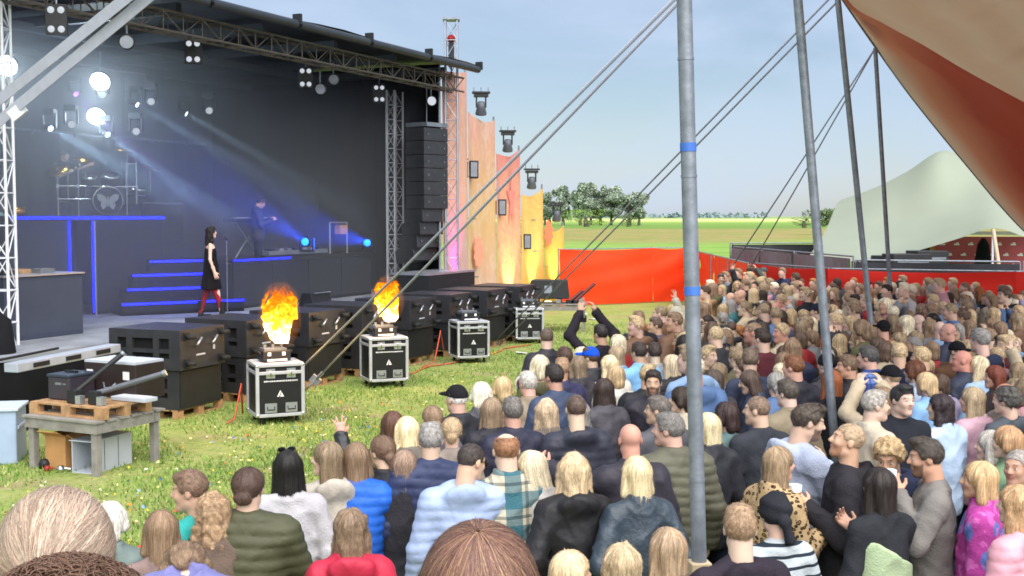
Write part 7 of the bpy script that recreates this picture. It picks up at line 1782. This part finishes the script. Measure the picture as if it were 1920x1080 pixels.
def ftight(X, Y, Z):
    d = 9 + 0 * X
    for s in (-1, 1):
        k = (0, .19) if s > 0 else (0, -.2)
        d = np.minimum(d, np.minimum(cone(X, Y, Z, (s * .085, 0, .75), (s * .09, k[1] * .5, .46), .085, .062), cone(X, Y, Z, (s * .09, k[1] * .5, .46), (s * .09, k[1], .12), .060, .046)))
    return d
P, Q = nets(ftight, (-.25, -.36, .1), (.25, .36, .8), .014); link('tights', mesh_np('tights', P, Q, CL['cloth']), sg_, lin('8c2c34'))
for s, yy in ((1, .19), (-1, -.19)):
    MB().tube((s * .097, yy, .33), (s * .1, yy, .06), .064, .05, 14).box((s * .1, yy + .06, .04), (.085, .24, .07)).build('boot', M['rubber'], sg_, .008)
o = link('hair', hair_mesh('wavy', 1, 1), sg_, lin('221a1a')); o.matrix_basis = head_matrix(10, 0, 0)
kp = at(483, 440, 25.6); person((kp.x, kp.y), R(-70), 1.76, 'm', 'short', '3c2a22', 'jacket', '2b2f40', 'keyboard player in dark clothes bent over the keys', pose='cup', poseL='cup', turn=0, nod=28, lod=1, seed=3, zb=ZD + .62, group='band members')
dp = at(118, 320, 25.4); person((dp.x, dp.y), R(-110), 1.74, 'm', 'short', '2c2420', 'tee', '1a1a1e', 'drummer in a black shirt leaning over the drum kit', pose='cup', poseL='out', turn=0, nod=25, lod=1, seed=5, zb=ZD + 1.65, group='band members')

# ------------------------------------------------------------------ the rest of the crowd
crng = random.Random(21)
COLN = [('black', '1b1b20', 9), ('navy', '262d48', 6), ('charcoal', '34363d', 6), ('grey', '7b7d82', 5), ('beige', 'b8a88e', 5), ('white', 'b4b2b0', 5), ('light blue', '8aa6c8', 5), ('denim blue', '4f6a94', 5), ('dusty pink', 'bf8f98', 3), ('olive', '5c5a40', 4), ('red', '9c2c30', 2), ('brown', '6a4c38', 4), ('cream', 'b5aa96', 4), ('dark green', '33463a', 2), ('maroon', '5a2630', 2), ('tan', 'a5845e', 3), ('teal', '3d6f74', 1), ('lilac', 'a79bb8', 2), ('orange', 'c0643a', 1)]
HN = [('blond', 'blond', 9), ('pale blond', 'white blond', 5), ('light brown', 'light brown', 8), ('brown', 'brown', 5), ('dark brown', 'dark brown', 3), ('black', 'black', 1), ('grey', 'grey', 3), ('ginger', 'ginger', 2), ('dirty blond', 'dirty blond', 6)]
GAR = [('jacket', 'jacket', 5), ('hoodie', 'hoodie', 4), ('sweater', 'sweater', 4), ('padded jacket', 'puffer', 2), ('hooded jacket', 'hoodjacket', 2), ('T-shirt', 'tee', 2)]
FH = [('long', 'long', 5), ('wavy', 'wavy', 4), ('shoulder-length', 'mid', 4), ('tied-back', 'tied', 2), ('bobbed', 'bob', 3), ('ponytailed', 'pony', 2)]
MH = [('short', 'short', 6), ('cropped', 'buzz', 3), ('swept-up', 'quiff', 2), ('curly', 'curlyshort', 1)]
def wpick(L): return crng.choices(L, [x[-1] for x in L])[0]
def zone(x, y, px):
    a = 'back rows' if y > 22.5 else 'far crowd' if y > 17 else 'middle crowd' if y > 12.5 else 'nearer crowd'
    b_ = 'left of thick pole' if px < 1290 else 'right of thick pole' if px < 1400 else 'left of middle pole' if px < 1520 else 'between slanted poles' if px < 1640 else 'right of thinnest pole' if px < 1770 else 'near right edge'
    return a + ' ' + b_
def left_edge(y): return float(np.interp(y, [7, 8, 9, 11, 12.5, 14.8, 17, 20, 24, 26, 28], [-.9, -.6, -.2, .25, .7, 1.5, 2.1, 3.0, 4.1, 4.6, 5.0]))
def far_edge(x): return float(np.interp(x, [5, 5.9, 6.9, 10.4, 14], [27.6, 26.8, 24.6, 23.2, 22.4]))
used = set(); cand = []
tries = 0
while tries < 60000 and len(cand) < 520:
    tries += 1; y = crng.uniform(6.5, 27.5); x = crng.uniform(-1, 12)
    if x < left_edge(y) or x > .445 * y + .3 or y > far_edge(x) or y < (9.3 if x < 3.0 else 8.3): continue
    md = .37 if y < 12 else (.38 if y < 18 else .42)
    if any((x - a) ** 2 + (y - b_) ** 2 < (md if k >= len(placed) else .38) ** 2 for k, (a, b_) in enumerate(placed + cand)): continue
    if y < 8.6 and (x - left_edge(y) < .2): continue
    if any(b_ - 1.7 < y < b_ and abs(x / y - a / b_) * b_ < .17 for a, b_ in placed): continue
    cand.append((x, y))
cand.sort(key=lambda c: c[1])
NIND = 300 - len(placed) - 7
SP, SQ, SCc, sn = [], [], [], 0
def mesh_arrays(me):
    if me.name in CACHE: return CACHE[me.name]
    p = np.empty(len(me.vertices) * 3, np.float32); me.vertices.foreach_get('co', p); q_ = np.empty(len(me.loops), np.int32); me.loops.foreach_get('vertex_index', q_)
    CACHE[me.name] = (p.reshape(-1, 3), q_.reshape(-1, 4)); return CACHE[me.name]
for k, (x, y) in enumerate(cand):
    px = 960 + F * x / y; sex = crng.choice('fffmm')
    for _ in range(60):
        hd, hk, _w = wpick(FH if sex == 'f' else MH); hn, hc, _w = wpick(HN); gn, gk, _w = wpick(GAR); cn, cc, _w = wpick(COLN)
        bald = sex == 'm' and crng.random() < .08; hatk = crng.random() < .05
        if bald: lab = 'bald man in a %s %s %s' % (cn, gn, zone(x, y, px))
        elif hatk: lab = 'person in a dark cap and %s %s %s' % (cn, gn, zone(x, y, px))
        else: lab = '%s %s hair, %s %s, %s' % (hd, hn, cn, gn, zone(x, y, px))
        if lab not in used: break
    pose = crng.choices(['down', 'fold', 'pocket', 'phone', 'up', 'film', 'cup'], [8, 5, 4, 1.2, .3, .6, 1.2])[0]; poseL = None
    if pose in ('up', 'phone', 'cup'): poseL = 'down'
    turn = crng.choice((-40, -20, 0, 0, 20, 35, 60)); fc = stage_face(x, y) + crng.gauss(0, .3)
    if crng.random() < .10: fc = crng.uniform(1.6, 4.2)
    h = crng.gauss(1.78, .075) if sex == 'm' else crng.gauss(1.67, .07)
    if k < NIND:
        used.add(lab); lod = 1 if y < 9.5 else 2
        person((x, y), fc, h, sex, None if bald else (hk if not hatk else ('buzz' if sex == 'm' else 'tied')), hc, gk, cc, lab, pose=pose, poseL=poseL, turn=turn, lod=lod, seed=k % 3 + 3 * (k % 5), hat='cap' if hatk and not bald else None, hatc=crng.choice(('1c1c20', '232838', '30302c')), legs=crng.choice(('1d2230', '232a3c', '17181c', '3b4a66', '4a5a78')), group='farther concert crowd', parts=y < 9)
    else:   # past 300 people: the farthest heads as one mass
        turn = crng.choice((-30, 0, 35)); mtx = Matrix.Translation((x, y, 0)) @ Matrix.Rotation(fc, 4, 'Z') @ Matrix.Diagonal((h / 1.755,) * 3 + (1,)); hm = head_matrix(turn, 0, 0)
        sk = lin(crng.choice(SKINS))[:3]; lst = [(body_mesh(sex, turn, 0, 0, 'down', 'down', None, 3), mtx, sk), (top_mesh(gk, sex, 'fold' if k % 2 else 'down', 'fold' if k % 2 else 'down', 3), mtx, lin(cc)[:3])]
        if not bald: lst.append((hair_mesh(hk, 3), mtx @ hm, hcol(hc, crng.uniform(.85, 1.15))[:3]))
        for me, m_, c in lst:
            p, q_ = mesh_arrays(me); A = np.array(m_); SP.append(p @ A[:3, :3].T + A[:3, 3]); SQ.append(q_ + sn); sn += len(p)
            SCc.append(np.tile(np.array(c, np.float32), (len(p), 1)))
if SP:
    me = mesh_np('crowd_mass', np.concatenate(SP), np.concatenate(SQ), BM); a_ = me.attributes.new('tint', 'FLOAT_COLOR', 'POINT'); c4 = np.ones((sn, 4), np.float32); c4[:, :3] = np.concatenate(SCc); a_.data.foreach_set('color', c4.ravel())
    tag(link('crowd', me), 'dense mass of the farthest people in front of the deep red fence', 'crowd', kind='stuff')
print('CROWD', len(placed), len(cand), NIND, 'y of last individual', cand[min(NIND, len(cand)) - 1][1])
